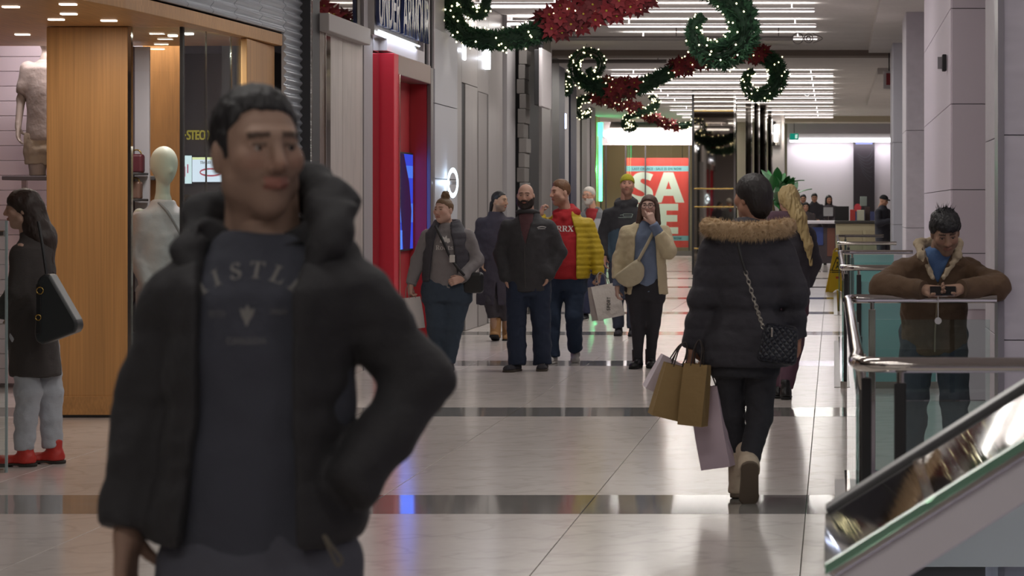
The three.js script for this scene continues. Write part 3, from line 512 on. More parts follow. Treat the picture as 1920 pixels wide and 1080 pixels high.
// ---------- kiosk with its goods, table ----------
{
  const d = 52, t = thing('kiosk_counter', 'beige panelled kiosk counter with dark top', 'counter', [X(1600, d), 0, -d]);
  const w = X(1672, d) - X(1567, d);
  part('body', rbox(w, 1.22, 0.8, 0.01, w / 2 - 0.38, 0.61, -0.4), std(0xb3a98c, 0.6), t); part('top', rbox(w + 0.06, 0.06, 0.88, 0.01, w / 2 - 0.38, 1.25, -0.4), std(0x3a3734, 0.4), t);
  for (let i = 0; i < 2; i++) part('inset_panel', rbox(0.5, 0.9, 0.02, 0.01, -0.05 + i * 0.56, 0.62, 0.004), std(0xa79c80, 0.6), t);
  const item = (px0, px1, py0, py1, dd, mat, label, cat, name) => solo(name, label, cat, rbox(X(px1, dd) - X(px0, dd), Y(py0, dd) - Y(py1, dd), 0.16, 0.01, 0, (Y(py0, dd) - Y(py1, dd)) / 2, 0), mat, [(X(px0, dd) + X(px1, dd)) / 2, 1.28, -dd - 0.4]);
  item(1594, 1604, 382, 403, d + 0.2, std(0xb9413c, 0.5), 'red and white packet standing on the kiosk top', 'packet', 'goods_packet');
  item(1607, 1621, 384, 404, d + 0.25, std(0xc9c8b4, 0.6), 'pale card display standing on the kiosk top', 'display', 'card_display');
  item(1565, 1592, 377, 404, d + 0.5, M.black, 'long black box display on kiosk top left end', 'box', 'display_box');
  item(1622, 1632, 378, 404, d + 0.45, std(0x4a3b3a, 0.5), 'dark brown bottle box beside the man with cap', 'box', 'display_box');
  item(1613, 1626, 362, 380, d + 0.6, std(0x8f9a94, 0.6), 'grey green menu card behind the kiosk goods', 'card', 'menu_card').position.y = 1.6;
  const e = 60, tb = thing('display_table', 'white-topped table with dark front left of the kiosk', 'table', [X(1536, e), 0, -e]);
  part('top', rbox(0.95, 0.08, 0.6, 0.02, 0, 1.2, 0), std(0xcfcad2, 0.5), tb);
  for (const x of [-0.42, 0.42]) part('leg', rbox(0.05, 1.16, 0.05, 0.01, x, 0.58, 0.2), M.charcoal, tb);
  part('front_panel', rbox(0.84, 0.9, 0.03, 0.01, 0, 0.62, 0.1), std(0x3c3238, 0.6), tb); part('poster', rbox(0.4, 0.45, 0.02, 0.005, -0.1, 0.85, 0.125), std(0x2f3f7c, 0.5), tb); part('poster', rbox(0.2, 0.7, 0.02, 0.005, 0.3, 0.7, 0.125), std(0x6b4034, 0.5), tb);
  const mn = thing('menu_stand', 'grey menu board on thin stand above the white table', 'sign', [X(1553, e), 1.24, -e]); part('board', rbox(0.24, 0.22, 0.02, 0.005, 0, 0.22, 0), std(0x8b8a8c, 0.5), mn); part('stem', rod(V(0, 0, 0), V(0, 0.12, 0), 0.012, 8), M.steel, mn);
}
// ---------- hanging garlands ----------
const needleMat = [std(0x1f3f2a, 0.8), std(0x2a4f33, 0.8)], petalMat = std(0x6c0f18, 0.75), petalMat2 = std(0x540b12, 0.75), bulbMat = glow(0xfff0b8, 4);
needleMat[0].side = needleMat[1].side = petalMat.side = petalMat2.side = THREE.DoubleSide;
function flowerGeo(R) {
  const pos = [], idx = []; let n = 0;
  for (let ring = 0; ring < 2; ring++) for (let k = 0; k < 6; k++) {
    const a = (k + ring * 0.5) * Math.PI / 3, r = R * (ring ? 0.62 : 1), c = Math.cos(a), s = Math.sin(a), up = ring ? 0.25 : 0.05, w = 0.2 * R;
    pos.push(0, 0, 0.01, c * r * 0.45 - s * w, s * r * 0.45 + c * w, up * R * 0.6, c * r * 0.45 + s * w, s * r * 0.45 - c * w, up * R * 0.6, c * r, s * r, up * R);
    idx.push(n, n + 2, n + 1, n + 1, n + 2, n + 3); n += 4;
  }
  const g = new THREE.BufferGeometry(); g.setAttribute('position', new THREE.Float32BufferAttribute(pos, 3)); g.setIndex(idx); g.computeVertexNormals(); return g;
}
function garland(label, paths, opt) {
  const t = thing('christmas_garland', label, 'garland', opt.base.toArray());
  for (const P of paths) {
    const pts = P.pts.map(([px, py, r]) => ({ v: at(px, py, P.d).sub(opt.base), r: r * P.d / FOCAL }));
    const c = new THREE.CatmullRomCurve3(pts.map((p) => p.v), false, 'centripetal'), L = c.getLength();
    const rad = (u) => { const k = u * (pts.length - 1), i = Math.min(pts.length - 2, Math.floor(k)), f = k - i; return pts[i].r * (1 - f) + pts[i + 1].r * f; };
    // dark core with a varying radius
    const seg = Math.max(24, Math.ceil(L / 0.05)), fr = c.computeFrenetFrames(seg, false), core = [], ci = [], R8 = 8;
    for (let i = 0; i <= seg; i++) { const u = i / seg, o = c.getPoint(u), n = fr.normals[i], b = fr.binormals[i], r = rad(u) * 0.72; for (let k = 0; k < R8; k++) { const a = k / R8 * Math.PI * 2; core.push(o.x + (n.x * Math.cos(a) + b.x * Math.sin(a)) * r, o.y + (n.y * Math.cos(a) + b.y * Math.sin(a)) * r, o.z + (n.z * Math.cos(a) + b.z * Math.sin(a)) * r); } }
    for (let i = 0; i < seg; i++) for (let k = 0; k < R8; k++) { const a = i * R8 + k, b2 = i * R8 + (k + 1) % R8; ci.push(a, a + R8, b2, b2, a + R8, b2 + R8); }
    const cg = new THREE.BufferGeometry(); cg.setAttribute('position', new THREE.Float32BufferAttribute(core, 3)); cg.setIndex(ci); cg.computeVertexNormals();
    const cm = part('core', cg, std(0x18301f, 0.9, 0, { side: THREE.DoubleSide }), t);
    // needles
    const N = Math.ceil(L * opt.density); for (let m = 0; m < 2; m++) {
      const pos = [];
      for (let i = 0; i < N / 2; i++) {
        const u = rnd(), o = c.getPoint(u), tn = c.getTangent(u), r = rad(u), a = rnd() * Math.PI * 2;
        const n = V(-tn.y, tn.x, 0).normalize(), b = V(0, 0, 1), dir = n.multiplyScalar(Math.cos(a)).addScaledVector(b, Math.sin(a));
        const p0 = o.clone().addScaledVector(dir, r * 0.6), tip = o.clone().addScaledVector(dir, r * (0.9 + rnd() * 0.28)).addScaledVector(tn, (rnd() - 0.5) * r * 1.1), w = tn.clone().multiplyScalar(r * 0.11 * (0.6 + rnd() * 0.8)).add(V((rnd() - 0.5), (rnd() - 0.5), (rnd() - 0.5)).multiplyScalar(r * 0.1));
        pos.push(p0.x - w.x, p0.y - w.y, p0.z - w.z, p0.x + w.x, p0.y + w.y, p0.z + w.z, tip.x, tip.y, tip.z);
      }
      const g = new THREE.BufferGeometry(); g.setAttribute('position', new THREE.Float32BufferAttribute(pos, 3)); g.computeVertexNormals();
      const nm = part('needles', g, needleMat[m], t); nm.userData.kind = 'stuff';
    }
    // fairy lights
    const bl = []; const nb = Math.ceil(L * opt.bulbs);
    for (let i = 0; i < nb; i++) { const u = rnd(), o = c.getPoint(u), tn = c.getTangent(u), r = rad(u), a = rnd() * Math.PI * 1.5 - Math.PI * 0.25, dir = V(-tn.y, tn.x, 0).normalize().multiplyScalar(Math.cos(a)).addScaledVector(V(0, 0, 1), Math.sin(a)); const g = new THREE.IcosahedronGeometry(opt.bulbR, 0); const q = o.clone().addScaledVector(dir, r * 1.06); g.translate(q.x, q.y, q.z); bl.push(g); }
    const bm = part('fairy_lights', mergeGeometries(bl), bulbMat, t); bm.userData.kind = 'stuff';
    // poinsettias
    for (const [u0, u1, n, spread] of P.red || []) {
      const fg = flowerGeo(opt.flower);
      for (let i = 0; i < n; i++) {
        const u = u0 + (u1 - u0) * ((i + rnd() * 0.6) / n), o = c.getPoint(clamp(u, 0, 1)), tn = c.getTangent(clamp(u, 0, 1)), r = rad(u) * (spread || 1);
        const a = Math.PI * (0.08 + 0.84 * ((i * 0.618) % 1)), dir = V(-tn.y, tn.x, 0).normalize().multiplyScalar(Math.cos(a)).addScaledVector(V(0, 0, 1), Math.sin(a));
        const f = part('poinsettia', fg, i % 3 ? petalMat : petalMat2, t); f.position.copy(o).addScaledVector(dir, r * 0.95);
        f.lookAt(f.position.clone().addScaledVector(dir, 0.4).add(V(0, -0.1, 0.5).multiplyScalar(0.6))); f.quaternion.setFromUnitVectors(V(0, 0, 1), dir.clone().add(V(0, -0.1, 0.5)).normalize()); f.rotateZ(rnd() * 3);
        const h = part('flower_heart', new THREE.IcosahedronGeometry(opt.flower * 0.09, 0), std(0x9c8a2c, 0.6), f); h.position.z = 0.02;
      }
    }
  }
  for (const [px, py, d] of opt.wires || []) { const a = at(px, py, d).sub(opt.base); part('hanging_wire', rod(a, V(a.x, CEIL - opt.base.y, a.z), 0.004, 6), M.charcoal, t); }
  return t;
}
garland('largest green garland with red poinsettias, curling across the top of view', [
  { d: 28, pts: [[852, -60, 16], [842, -10, 20], [848, 30, 21], [868, 62, 20], [905, 74, 21], [955, 74, 23], [1010, 58, 25], [1060, 36, 28], [1120, 16, 30], [1180, -2, 28], [1230, -20, 20], [1290, -28, 22], [1350, -12, 28], [1390, 28, 31], [1394, 70, 32], [1365, 100, 32], [1325, 100, 26], [1302, 72, 18], [1302, 46, 15], [1320, 30, 10]], red: [[0.33, 0.52, 26, 1]] },
  { d: 27.9, pts: [[868, -40, 12], [872, 0, 14], [884, 24, 15], [902, 24, 14], [912, 0, 11], [908, -30, 9]] },
], { base: at(1120, -20, 28), density: 1100, bulbs: 22, bulbR: 0.0115, flower: 0.17, wires: [[850, -60, 28], [1290, -40, 28]] });
garland('second garland with spiral curl left of mirrored column and ring to its right', [
  { d: 40, pts: [[1103, 128, 8], [1112, 142, 9], [1125, 132, 9], [1126, 110, 10], [1108, 98, 10], [1085, 104, 11], [1076, 122, 12], [1082, 142, 13], [1100, 156, 15], [1130, 164, 19], [1170, 168, 20], [1215, 156, 18], [1255, 136, 16], [1300, 118, 16], [1345, 104, 16], [1395, 98, 16], [1430, 104, 17], [1455, 124, 19], [1460, 150, 20], [1440, 174, 17], [1415, 178, 14], [1398, 160, 12], [1400, 142, 10], [1414, 132, 7]], red: [[0.40, 0.46, 8, 0.9], [0.53, 0.7, 24, 0.9]] },
], { base: at(1250, 100, 40), density: 950, bulbs: 22, bulbR: 0.0125, flower: 0.16, wires: [[1100, 95, 40], [1430, 95, 40]] });
garland('small tight garland spiral hanging left of the second garland', [
  { d: 48, pts: [[1062, 148, 8], [1056, 166, 8], [1064, 176, 8], [1068, 158, 9], [1058, 142, 9], [1042, 146, 10], [1036, 160, 10], [1040, 176, 9], [1050, 183, 8]] },
], { base: at(1050, 130, 48), density: 900, bulbs: 30, bulbR: 0.0125, flower: 0.14, wires: [[1052, 138, 48]] });
garland('third garland with red flowers above the mirrored SHOP lettering', [
  { d: 54, pts: [[1100, 205, 5], [1104, 214, 6], [1092, 218, 7], [1080, 206, 8], [1084, 192, 8], [1100, 184, 8], [1122, 185, 9], [1150, 193, 10], [1185, 200, 10], [1205, 208, 9], [1225, 202, 9], [1232, 190, 7], [1225, 182, 5], [1217, 186, 4]], red: [[0.42, 0.66, 14, 0.9]] },
  { d: 60, pts: [[1185, 228, 6], [1190, 238, 7], [1178, 243, 7], [1170, 232, 7], [1176, 220, 7], [1195, 214, 7], [1215, 218, 8], [1240, 228, 9], [1265, 236, 8], [1290, 235, 7], [1302, 224, 5], [1297, 215, 4]], red: [[0.5, 0.75, 12, 0.9]] },
], { base: at(1190, 190, 54), density: 900, bulbs: 34, bulbR: 0.0135, flower: 0.15, wires: [[1110, 182, 54], [1225, 182, 54]] });
// red flowers of a garland behind the grey pier
garland('red poinsettia garland piece peeking out behind the grey stone pier', [{ d: 39, pts: [[955, 148, 10], [975, 150, 12], [992, 152, 9]], red: [[0.2, 1, 8, 1]] }], { base: at(970, 140, 39), density: 500, bulbs: 20, bulbR: 0.015, flower: 0.15, wires: [[972, 138, 39]] });
// rods that carry the garlands, with ring finials
function hangRod(label, pxa, pxb, py, d, finial) {
  const o = at(pxb, py, d), t = thing('curtain_rod', label, 'rod', o.toArray());
  const L = X(pxb, d) - X(pxa, d); part('rod', rod(V(-L, 0, 0), V(0, 0, 0), 0.035, 10), std(0x77716f, 0.5, 0.3), t);
  for (const k of [0.06, 0.5, 0.94]) part('hanger', rod(V(-L * k, 0, 0), V(-L * k, CEIL - o.y, 0), 0.006, 6), M.charcoal, t);
  if (finial) { const k = d / FOCAL; for (const [px, r] of [[10, 10], [30, 8], [30, 4]]) { const g = new THREE.TorusGeometry(r * k, 0.008, 6, 24); g.translate(px * k, 0, 0); part('ring', g, std(0x6a6464, 0.5), t); } part('arrow_tip', tube([V(38 * k, 9 * k, 0), V(56 * k, 0, 0), V(38 * k, -9 * k, 0)], 0.007, 6), std(0x6a6464, 0.5), t); }
}
hangRod('grey ceiling rod with ring finial behind the largest garland', 1050, 1486, 72, 36, true);
hangRod('thin grey ceiling rod behind the spiral of the second garland', 975, 1250, 115, 43, false);
{ // hanging edge-on screen, camera, ceiling gadgets
  const d = 34.5, t = thing('hanging_screen', 'thin black screen seen edge-on hanging under the ceiling', 'screen', at(1007, 145, d).toArray());
  part('case', rbox(0.07, 0.8, 1.1, 0.01, 0, 0, -0.5), M.black, t); part('frame', rbox(0.05, 0.84, 1.14, 0.01, 0.055, 0, -0.52), M.offwhite, t); part('hanger', rod(V(0, 0.4, -0.5), V(0, CEIL - at(1007, 145, d).y, -0.5), 0.03, 8), M.charcoal, t);
  const p = thing('ceiling_projector', 'small ceiling fixture with lit lamp above the second garland', 'fixture', at(1190, 92, 46).toArray());
  part('case', rbox(0.3, 0.06, 0.2, 0.01), M.charcoal, p); part('lamp', rbox(0.1, 0.09, 0.08, 0.02, 0.22, 0, 0), glow(0xffe9b0, 3), p); part('hanger', rod(V(0, 0, 0), V(0, CEIL - at(1190, 92, 46).y, 0), 0.01, 6), M.charcoal, p);
  const f = thing('hanging_display', 'red and white lit display hanging beside the right columns', 'sign', at(1667, 150, 41).toArray());
  part('case', rbox(0.2, 0.3, 0.2, 0.01), M.offwhite, f); part('face', rbox(0.14, 0.2, 0.01, 0.004, 0.02, 0.01, 0.104), std(0x8c2830, 0.5), f); part('hanger', rod(V(0, 0.14, 0), V(0, CEIL - at(1667, 150, 41).y, 0), 0.012, 6), M.charcoal, f);
  for (const [px, py, dd, lab] of [[1526, 139, 49, 'dark ceiling dome camera nearest the garland ring'], [1513, 176, 57.5, 'dark ceiling dome camera farther back between strips']]) { const c = thing('dome_camera', lab, 'camera', [X(px, dd), CEIL, -dd]); part('dome', new THREE.SphereGeometry(0.07, 14, 8, 0, 6.3, Math.PI / 2, Math.PI / 2), M.blackGloss, c); part('ring', new THREE.CylinderGeometry(0.08, 0.08, 0.03, 16), M.white, c); }
  const al = thing('fire_alarm', 'small red alarm unit on wall under the nearest garland curl', 'alarm', at(867, 44, 30.2).toArray()); part('case', rbox(0.05, 0.13, 0.06, 0.01), std(0xb01c22, 0.4), al); part('back_box', rbox(0.2, 0.09, 0.05, 0.01, -0.11, 0, -0.02), std(0x8d8785, 0.5), al);
}
// glass screen at the left edge
{
  const d = 14.0, t = thing('glass_screen', 'clear glass screen with steel clamps at the left picture edge', 'glass panel', [X(14, d), 0, -d]);
  part('pane', box(-1.2, 0, 0.03, 1.5, -0.006, 0.006), M.glass, t); part('edge', box(-0.012, 0, 0.03, 1.5, -0.008, 0.008), phys(0xb7c6c8, { roughness: 0.1, transmission: 0.4, thickness: 0 }), t);
  part('clamp', rbox(0.1, 0.035, 0.03, 0.006, -0.06, Y(438, d), 0.01), M.steel, t); part('clamp', rbox(0.1, 0.03, 0.03, 0.006, -0.06, 0.04, 0.01), M.steel, t);
}
// ---------- bodies: distance fields meshed with surface nets ----------
const smin = (a, b, k) => { const h = Math.max(k - Math.abs(a - b), 0) / k; return Math.min(a, b) - h * h * k * 0.25; };
const smax = (a, b, k) => -smin(-a, -b, k);
const ell = (x, y, z, a, b, c) => { const k0 = Math.hypot(x / a, y / b, z / c), k1 = Math.hypot(x / (a * a), y / (b * b), z / (c * c)); return k1 < 1e-9 ? -Math.min(a, b, c) : k0 * (k0 - 1) / k1; };
const sph = (x, y, z, r) => Math.sqrt(x * x + y * y + z * z) - r;
function cone(a, b, ra, rb) {
  const [ax, ay, az] = a, bx = b[0] - ax, by = b[1] - ay, bz = b[2] - az, bb = bx * bx + by * by + bz * bz || 1e-9, dr = rb - ra;
  return (x, y, z) => { const px = x - ax, py = y - ay, pz = z - az; let t = (px * bx + py * by + pz * bz) / bb; t = t < 0 ? 0 : t > 1 ? 1 : t; return Math.hypot(px - bx * t, py - by * t, pz - bz * t) - ra - dr * t; };
}
function meshField(f, lo, hi, cell, paint) {
  const nx = Math.ceil((hi[0] - lo[0]) / cell) + 1, ny = Math.ceil((hi[1] - lo[1]) / cell) + 1, nz = Math.ceil((hi[2] - lo[2]) / cell) + 1, v = new Float32Array(nx * ny * nz), B = 5, lim = cell * B * 0.87 * 1.6 + cell;
  const at3 = (i, j, k) => (k * ny + j) * nx + i;
  for (let k0 = 0; k0 < nz; k0 += B) for (let j0 = 0; j0 < ny; j0 += B) for (let i0 = 0; i0 < nx; i0 += B) {
    const c = f(lo[0] + (i0 + 2) * cell, lo[1] + (j0 + 2) * cell, lo[2] + (k0 + 2) * cell), far = Math.abs(c) > lim;
    for (let k = k0; k < Math.min(nz, k0 + B); k++) for (let j = j0; j < Math.min(ny, j0 + B); j++) for (let i = i0; i < Math.min(nx, i0 + B); i++) v[at3(i, j, k)] = far ? c : f(lo[0] + i * cell, lo[1] + j * cell, lo[2] + k * cell);
  }
  const id = new Int32Array(nx * ny * nz).fill(-1), pos = [], idx = [];
  const C = [[0, 0, 0], [1, 0, 0], [0, 1, 0], [1, 1, 0], [0, 0, 1], [1, 0, 1], [0, 1, 1], [1, 1, 1]], E = [[0, 1], [2, 3], [4, 5], [6, 7], [0, 2], [1, 3], [4, 6], [5, 7], [0, 4], [1, 5], [2, 6], [3, 7]];
  const val = new Float64Array(8);
  for (let k = 0; k < nz - 1; k++) for (let j = 0; j < ny - 1; j++) for (let i = 0; i < nx - 1; i++) {
    let neg = 0; for (let c = 0; c < 8; c++) { val[c] = v[at3(i + C[c][0], j + C[c][1], k + C[c][2])]; if (val[c] < 0) neg++; }
    if (!neg || neg === 8) continue;
    let sx = 0, sy = 0, sz = 0, n = 0;
    for (const [a, b] of E) { if ((val[a] < 0) === (val[b] < 0)) continue; const t = val[a] / (val[a] - val[b]); sx += C[a][0] + (C[b][0] - C[a][0]) * t; sy += C[a][1] + (C[b][1] - C[a][1]) * t; sz += C[a][2] + (C[b][2] - C[a][2]) * t; n++; }
    id[at3(i, j, k)] = pos.length / 3; pos.push(lo[0] + (i + sx / n) * cell, lo[1] + (j + sy / n) * cell, lo[2] + (k + sz / n) * cell);
  }
  const quad = (a, b, c, d, flip) => { if (a < 0 || b < 0 || c < 0 || d < 0) return; if (flip) idx.push(a, c, b, a, d, c); else idx.push(a, b, c, a, c, d); };
  for (let k = 1; k < nz - 1; k++) for (let j = 1; j < ny - 1; j++) for (let i = 1; i < nx - 1; i++) {
    const s = v[at3(i, j, k)] < 0;
    if (s !== v[at3(i + 1, j, k)] < 0) quad(id[at3(i, j - 1, k - 1)], id[at3(i, j, k - 1)], id[at3(i, j, k)], id[at3(i, j - 1, k)], !s);
    if (s !== v[at3(i, j + 1, k)] < 0) quad(id[at3(i - 1, j, k - 1)], id[at3(i - 1, j, k)], id[at3(i, j, k)], id[at3(i, j, k - 1)], !s);
    if (s !== v[at3(i, j, k + 1)] < 0) quad(id[at3(i - 1, j - 1, k)], id[at3(i, j - 1, k)], id[at3(i, j, k)], id[at3(i - 1, j, k)], !s);
  }
  const g = new THREE.BufferGeometry(); g.setAttribute('position', new THREE.Float32BufferAttribute(pos, 3)); g.setIndex(idx); g.computeVertexNormals();
  const uv = new Float32Array(pos.length / 3 * 2); for (let i = 0; i < pos.length / 3; i++) { uv[2 * i] = pos[3 * i] + 0.7 * pos[3 * i + 2]; uv[2 * i + 1] = pos[3 * i + 1]; } g.setAttribute('uv', new THREE.BufferAttribute(uv, 2));
  if (paint) { const col = new Float32Array(pos.length); for (let i = 0; i < pos.length; i += 3) { const c = paint(pos[i], pos[i + 1], pos[i + 2]); col[i] = c.r; col[i + 1] = c.g; col[i + 2] = c.b; } g.setAttribute('color', new THREE.BufferAttribute(col, 3)); }
  return g;
}
// a trunk by rows [height, half width, half depth, shift x, shift z]
function trunk(rows, yaw = 0, round = 0.02) {
  const y0 = rows[0][0], y1 = rows[rows.length - 1][0], N = 80, T = new Float64Array((N + 1) * 4);
  for (let i = 0; i <= N; i++) {
    const y = y0 + (y1 - y0) * i / N; let k = 0; while (k < rows.length - 2 && y > rows[k + 1][0]) k++;
    let t = clamp((y - rows[k][0]) / (rows[k + 1][0] - rows[k][0]), 0, 1); t = t * t * (3 - 2 * t) * 0.5 + t * 0.5;
    for (let c = 0; c < 4; c++) T[i * 4 + c] = (rows[k][c + 1] || 0) * (1 - t) + (rows[k + 1][c + 1] || 0) * t;
  }
  const co = Math.cos(yaw), si = Math.sin(yaw);
  return (x, y, z) => {
    const u = clamp((y - y0) / (y1 - y0), 0, 1) * N, i = Math.min(N - 1, Math.floor(u)), t = u - i, a = i * 4;
    const w = T[a] * (1 - t) + T[a + 4] * t, d = T[a + 1] * (1 - t) + T[a + 5] * t, lx = x - T[a + 2] * (1 - t) - T[a + 6] * t, lz = z - T[a + 3] * (1 - t) - T[a + 7] * t;
    const rx = lx * co - lz * si, fz = lx * si + lz * co, k0 = Math.hypot(rx / w, fz / d), k1 = Math.hypot(rx / (w * w), fz / (d * d));
    const e = k1 < 1e-6 ? -Math.min(w, d) : k0 * (k0 - 1) / k1;
    return smax(e, Math.abs(y - (y0 + y1) / 2) - (y1 - y0) / 2, round);
  };
}
const wrinkle = (amp, f = 9, sd = 0, fy = 1) => (x, y, z) => 1.3 * amp * (noise.noise(x * f + sd, y * f * fy, z * f + sd) + 0.5 * noise.noise(x * f * 2.3, y * f * 2.3 * fy + sd, z * f * 2.3));
const quilt = (period, amp, sd = 0) => { const w = wrinkle(amp * 0.35, 14, sd); return (x, y, z) => { const p = Math.abs(Math.sin(Math.PI * y / period)); return -amp * Math.sqrt(p) + amp * 0.5 + w(x, y, z); }; };
function boundsOf(list, pad) { const lo = [9, 9, 9], hi = [-9, -9, -9]; for (const p of list) for (let c = 0; c < 3; c++) { lo[c] = Math.min(lo[c], p[c] - pad); hi[c] = Math.max(hi[c], p[c] + pad); } return [lo, hi]; }
// cloth over a trunk and limbs; every limb is [start, middle, end] with three radii and is cut square at its end
function garmentField(o) {
  const tr = o.rows ? trunk(o.rows, o.yaw || 0, o.round || 0.02) : null, pts = [];
  if (o.rows) for (const r of o.rows) { const m = Math.max(r[1], r[2]); pts.push([(r[3] || 0) - m, r[0], (r[4] || 0) - m], [(r[3] || 0) + m, r[0], (r[4] || 0) + m]); }
  const limbs = (o.limbs || []).map(({ j, r, over = 0 }) => {
    if (o.rows && j[0][1] > 1.0 && j[0][1] > o.rows[0][0] + 0.25) { j = [[j[0][0] * 0.97, j[0][1] - 0.03, j[0][2]], j[1], j[2]]; r = [r[0] * 0.86, r[1], r[2]]; }
    const f1 = cone(j[0], j[1], r[0], r[1]), f2 = cone(j[1], j[2], r[1], r[2]); for (const p of j) pts.push([p[0] - 0.1, p[1] - 0.1, p[2] - 0.1], [p[0] + 0.1, p[1] + 0.1, p[2] + 0.1]);
    const dx = j[2][0] - j[1][0], dy = j[2][1] - j[1][1], dz = j[2][2] - j[1][2], L = Math.hypot(dx, dy, dz), nx = dx / L, ny = dy / L, nz = dz / L, e = j[2];
    return (x, y, z) => smin(f1(x, y, z), smax(f2(x, y, z), (x - e[0]) * nx + (y - e[1]) * ny + (z - e[2]) * nz - over, 0.012), o.kl || 0.03);
  });
  const adds = o.adds || [], cuts = o.cuts || [], disp = o.disp, k = o.k || 0.05;
  const f = (x, y, z) => {
    let d = tr ? tr(x, y, z) : 9; for (const l of limbs) d = d > 5 ? l(x, y, z) : smin(d, l(x, y, z), k); for (const a of adds) d = smin(d, a(x, y, z), o.ka || 0.03);
    if (disp && Math.abs(d) < 0.06) d += disp(x, y, z);
    for (const c of cuts) d = smax(d, -c(x, y, z), 0.01);
    return d;
  };
  return { f, bounds: boundsOf(pts.concat(o.extra || []), 0.05) };
}
function wear(person, name, o, mat, cell) { const { f, bounds } = garmentField(o); const m = part(name, meshField(f, bounds[0], bounds[1], cell || o.cell || person.cellSize, o.paint), mat, person, o.label); m.field = f; return m; }
// head in its own axes: x to its side, y up, z forward
function headShape(o = {}) {
  const jaw = o.jaw ?? 1, fem = o.female ? 1 : 0, fat = o.fat ?? 0;
  return (x, y, z) => {
    const ax = Math.abs(x);
    let d = ell(x, y - 0.032, z + 0.012, 0.074, 0.088, 0.094);
    d = smin(d, ell(x, y + 0.03, z - 0.02, 0.057 + fat, 0.09, 0.068), 0.035);
    d = smin(d, sph(x * 0.85, y + 0.098, z - 0.054, 0.023), 0.03);
    d = smin(d, sph(ax - 0.045 * jaw - fat, y + 0.06, z - 0.006, 0.026 + fat * 0.5), 0.035);
    d = smin(d, sph(ax - 0.040, y + 0.014, z - 0.057, 0.026 + fat * 0.4), 0.022);
    d = smin(d, Math.hypot(Math.max(ax - 0.036, 0), y - 0.031, z - 0.078 + 5 * ax * ax) - 0.0125 + fem * 0.002, 0.016);
    d = smax(d, -sph(ax - 0.031, y - 0.011, z - 0.105, 0.0205), 0.014);
    d = smin(d, noseF(x, y, z), 0.012); d = smin(d, sph(ax - 0.0125, y + 0.028, z - 0.093, 0.0095), 0.008);
    d = smin(d, lidU(ax, y, z), 0.003); d = smin(d, lidL(ax, y, z), 0.003);
    d = smin(d, lipU(ax, y, z), 0.006); d = smin(d, lipL(ax, y, z), 0.006);
    d = smin(d, ell(ax - 0.077 - fat * 0.5, y + 0.004, z + 0.014, 0.0095, 0.032, 0.019), 0.008);
    d = smin(d, neckF(x, y, z), 0.03);
    return d;
  };
}
const noseF = cone([0, 0.024, 0.085], [0, -0.023, 0.106], 0.008, 0.0125), lidU = cone([0.018, 0.0148, 0.084], [0.045, 0.0128, 0.077], 0.0046, 0.0044), lidL = cone([0.018, 0.004, 0.082], [0.043, 0.004, 0.077], 0.0036, 0.0036);
const lipU = cone([0, -0.0525, 0.0935], [0.023, -0.0565, 0.082], 0.0055, 0.004), lipL = cone([0, -0.063, 0.0915], [0.019, -0.0595, 0.082], 0.0068, 0.004), neckF = cone([0, -0.04, -0.022], [0, -0.15, -0.04], 0.052, 0.054);
const headMatrix = (h) => new THREE.Matrix4().compose(V(...h.c), new THREE.Quaternion().setFromEuler(new THREE.Euler(h.pitch || 0, h.yaw || 0, h.roll || 0, 'YXZ')), V(h.s, h.s, h.s));
const cranium = (x, y, z, t) => ell(x, y - 0.032, z + 0.012, 0.074 + t, 0.088 + t, 0.094 + t);
// hand: wrist w, pointing dir, palm facing n, thumb on side +1 / -1 of cross(dir, n)
function handCones(h) {
  const D = V(...h.dir).normalize(), N0 = V(...h.palm), N = N0.addScaledVector(D, -N0.dot(D)).normalize(), T = D.clone().cross(N).multiplyScalar(h.thumb || 1), s = h.size || 1, W = V(...h.w), out = [], push = (a, b, ra, rb) => out.push([a.toArray(), b.toArray(), ra * s, rb * s]);
  const P = (d, t, n) => W.clone().addScaledVector(D, d * s).addScaledVector(T, t * s).addScaledVector(N, n * s);
  push(P(-0.03, 0, 0), P(0.02, 0, 0), 0.024, 0.024);
  for (const t of [0.027, 0.009, -0.009, -0.026]) push(P(0.012, t * 0.65, 0), P(0.085, t, 0), 0.0165, 0.0125);
  const curl = h.curl ?? [0.35, 0.5, 0.4], len = [0.07, 0.078, 0.073, 0.056];
  [0.027, 0.009, -0.009, -0.026].forEach((t, i) => {
    let p = P(0.085, t, 0), a = 0; const extra = (h.per && h.per[i]) || 0;
    [0.45, 0.31, 0.24].forEach((q, k) => { a += curl[k] + extra * (k ? 0.8 : 1); const dir = D.clone().multiplyScalar(Math.cos(a)).addScaledVector(N, Math.sin(a)).addScaledVector(T, t * 1.2 * (h.spread ?? 1)).normalize(), e = p.clone().addScaledVector(dir, len[i] * q * s); push(p, e, 0.0098 - k * 0.0008, 0.009 - k * 0.0009); p = e; });
  });
  const c = h.thumbCurl ?? 0.4; let p = P(0.022, 0.024, 0.004), td = D.clone().multiplyScalar(0.75).addScaledVector(T, 0.62).addScaledVector(N, 0.35 + c * 0.4).normalize(), e = p.clone().addScaledVector(td, 0.042 * s); push(p, e, 0.0155, 0.0115); p = e; td.addScaledVector(N, c).addScaledVector(T, -0.35).normalize(); e = p.clone().addScaledVector(td, 0.03 * s); push(p, e, 0.011, 0.0095); p = e; e = p.clone().addScaledVector(td.addScaledVector(D, 0.2).normalize(), 0.022 * s); push(p, e, 0.0095, 0.008);
  return out;
}
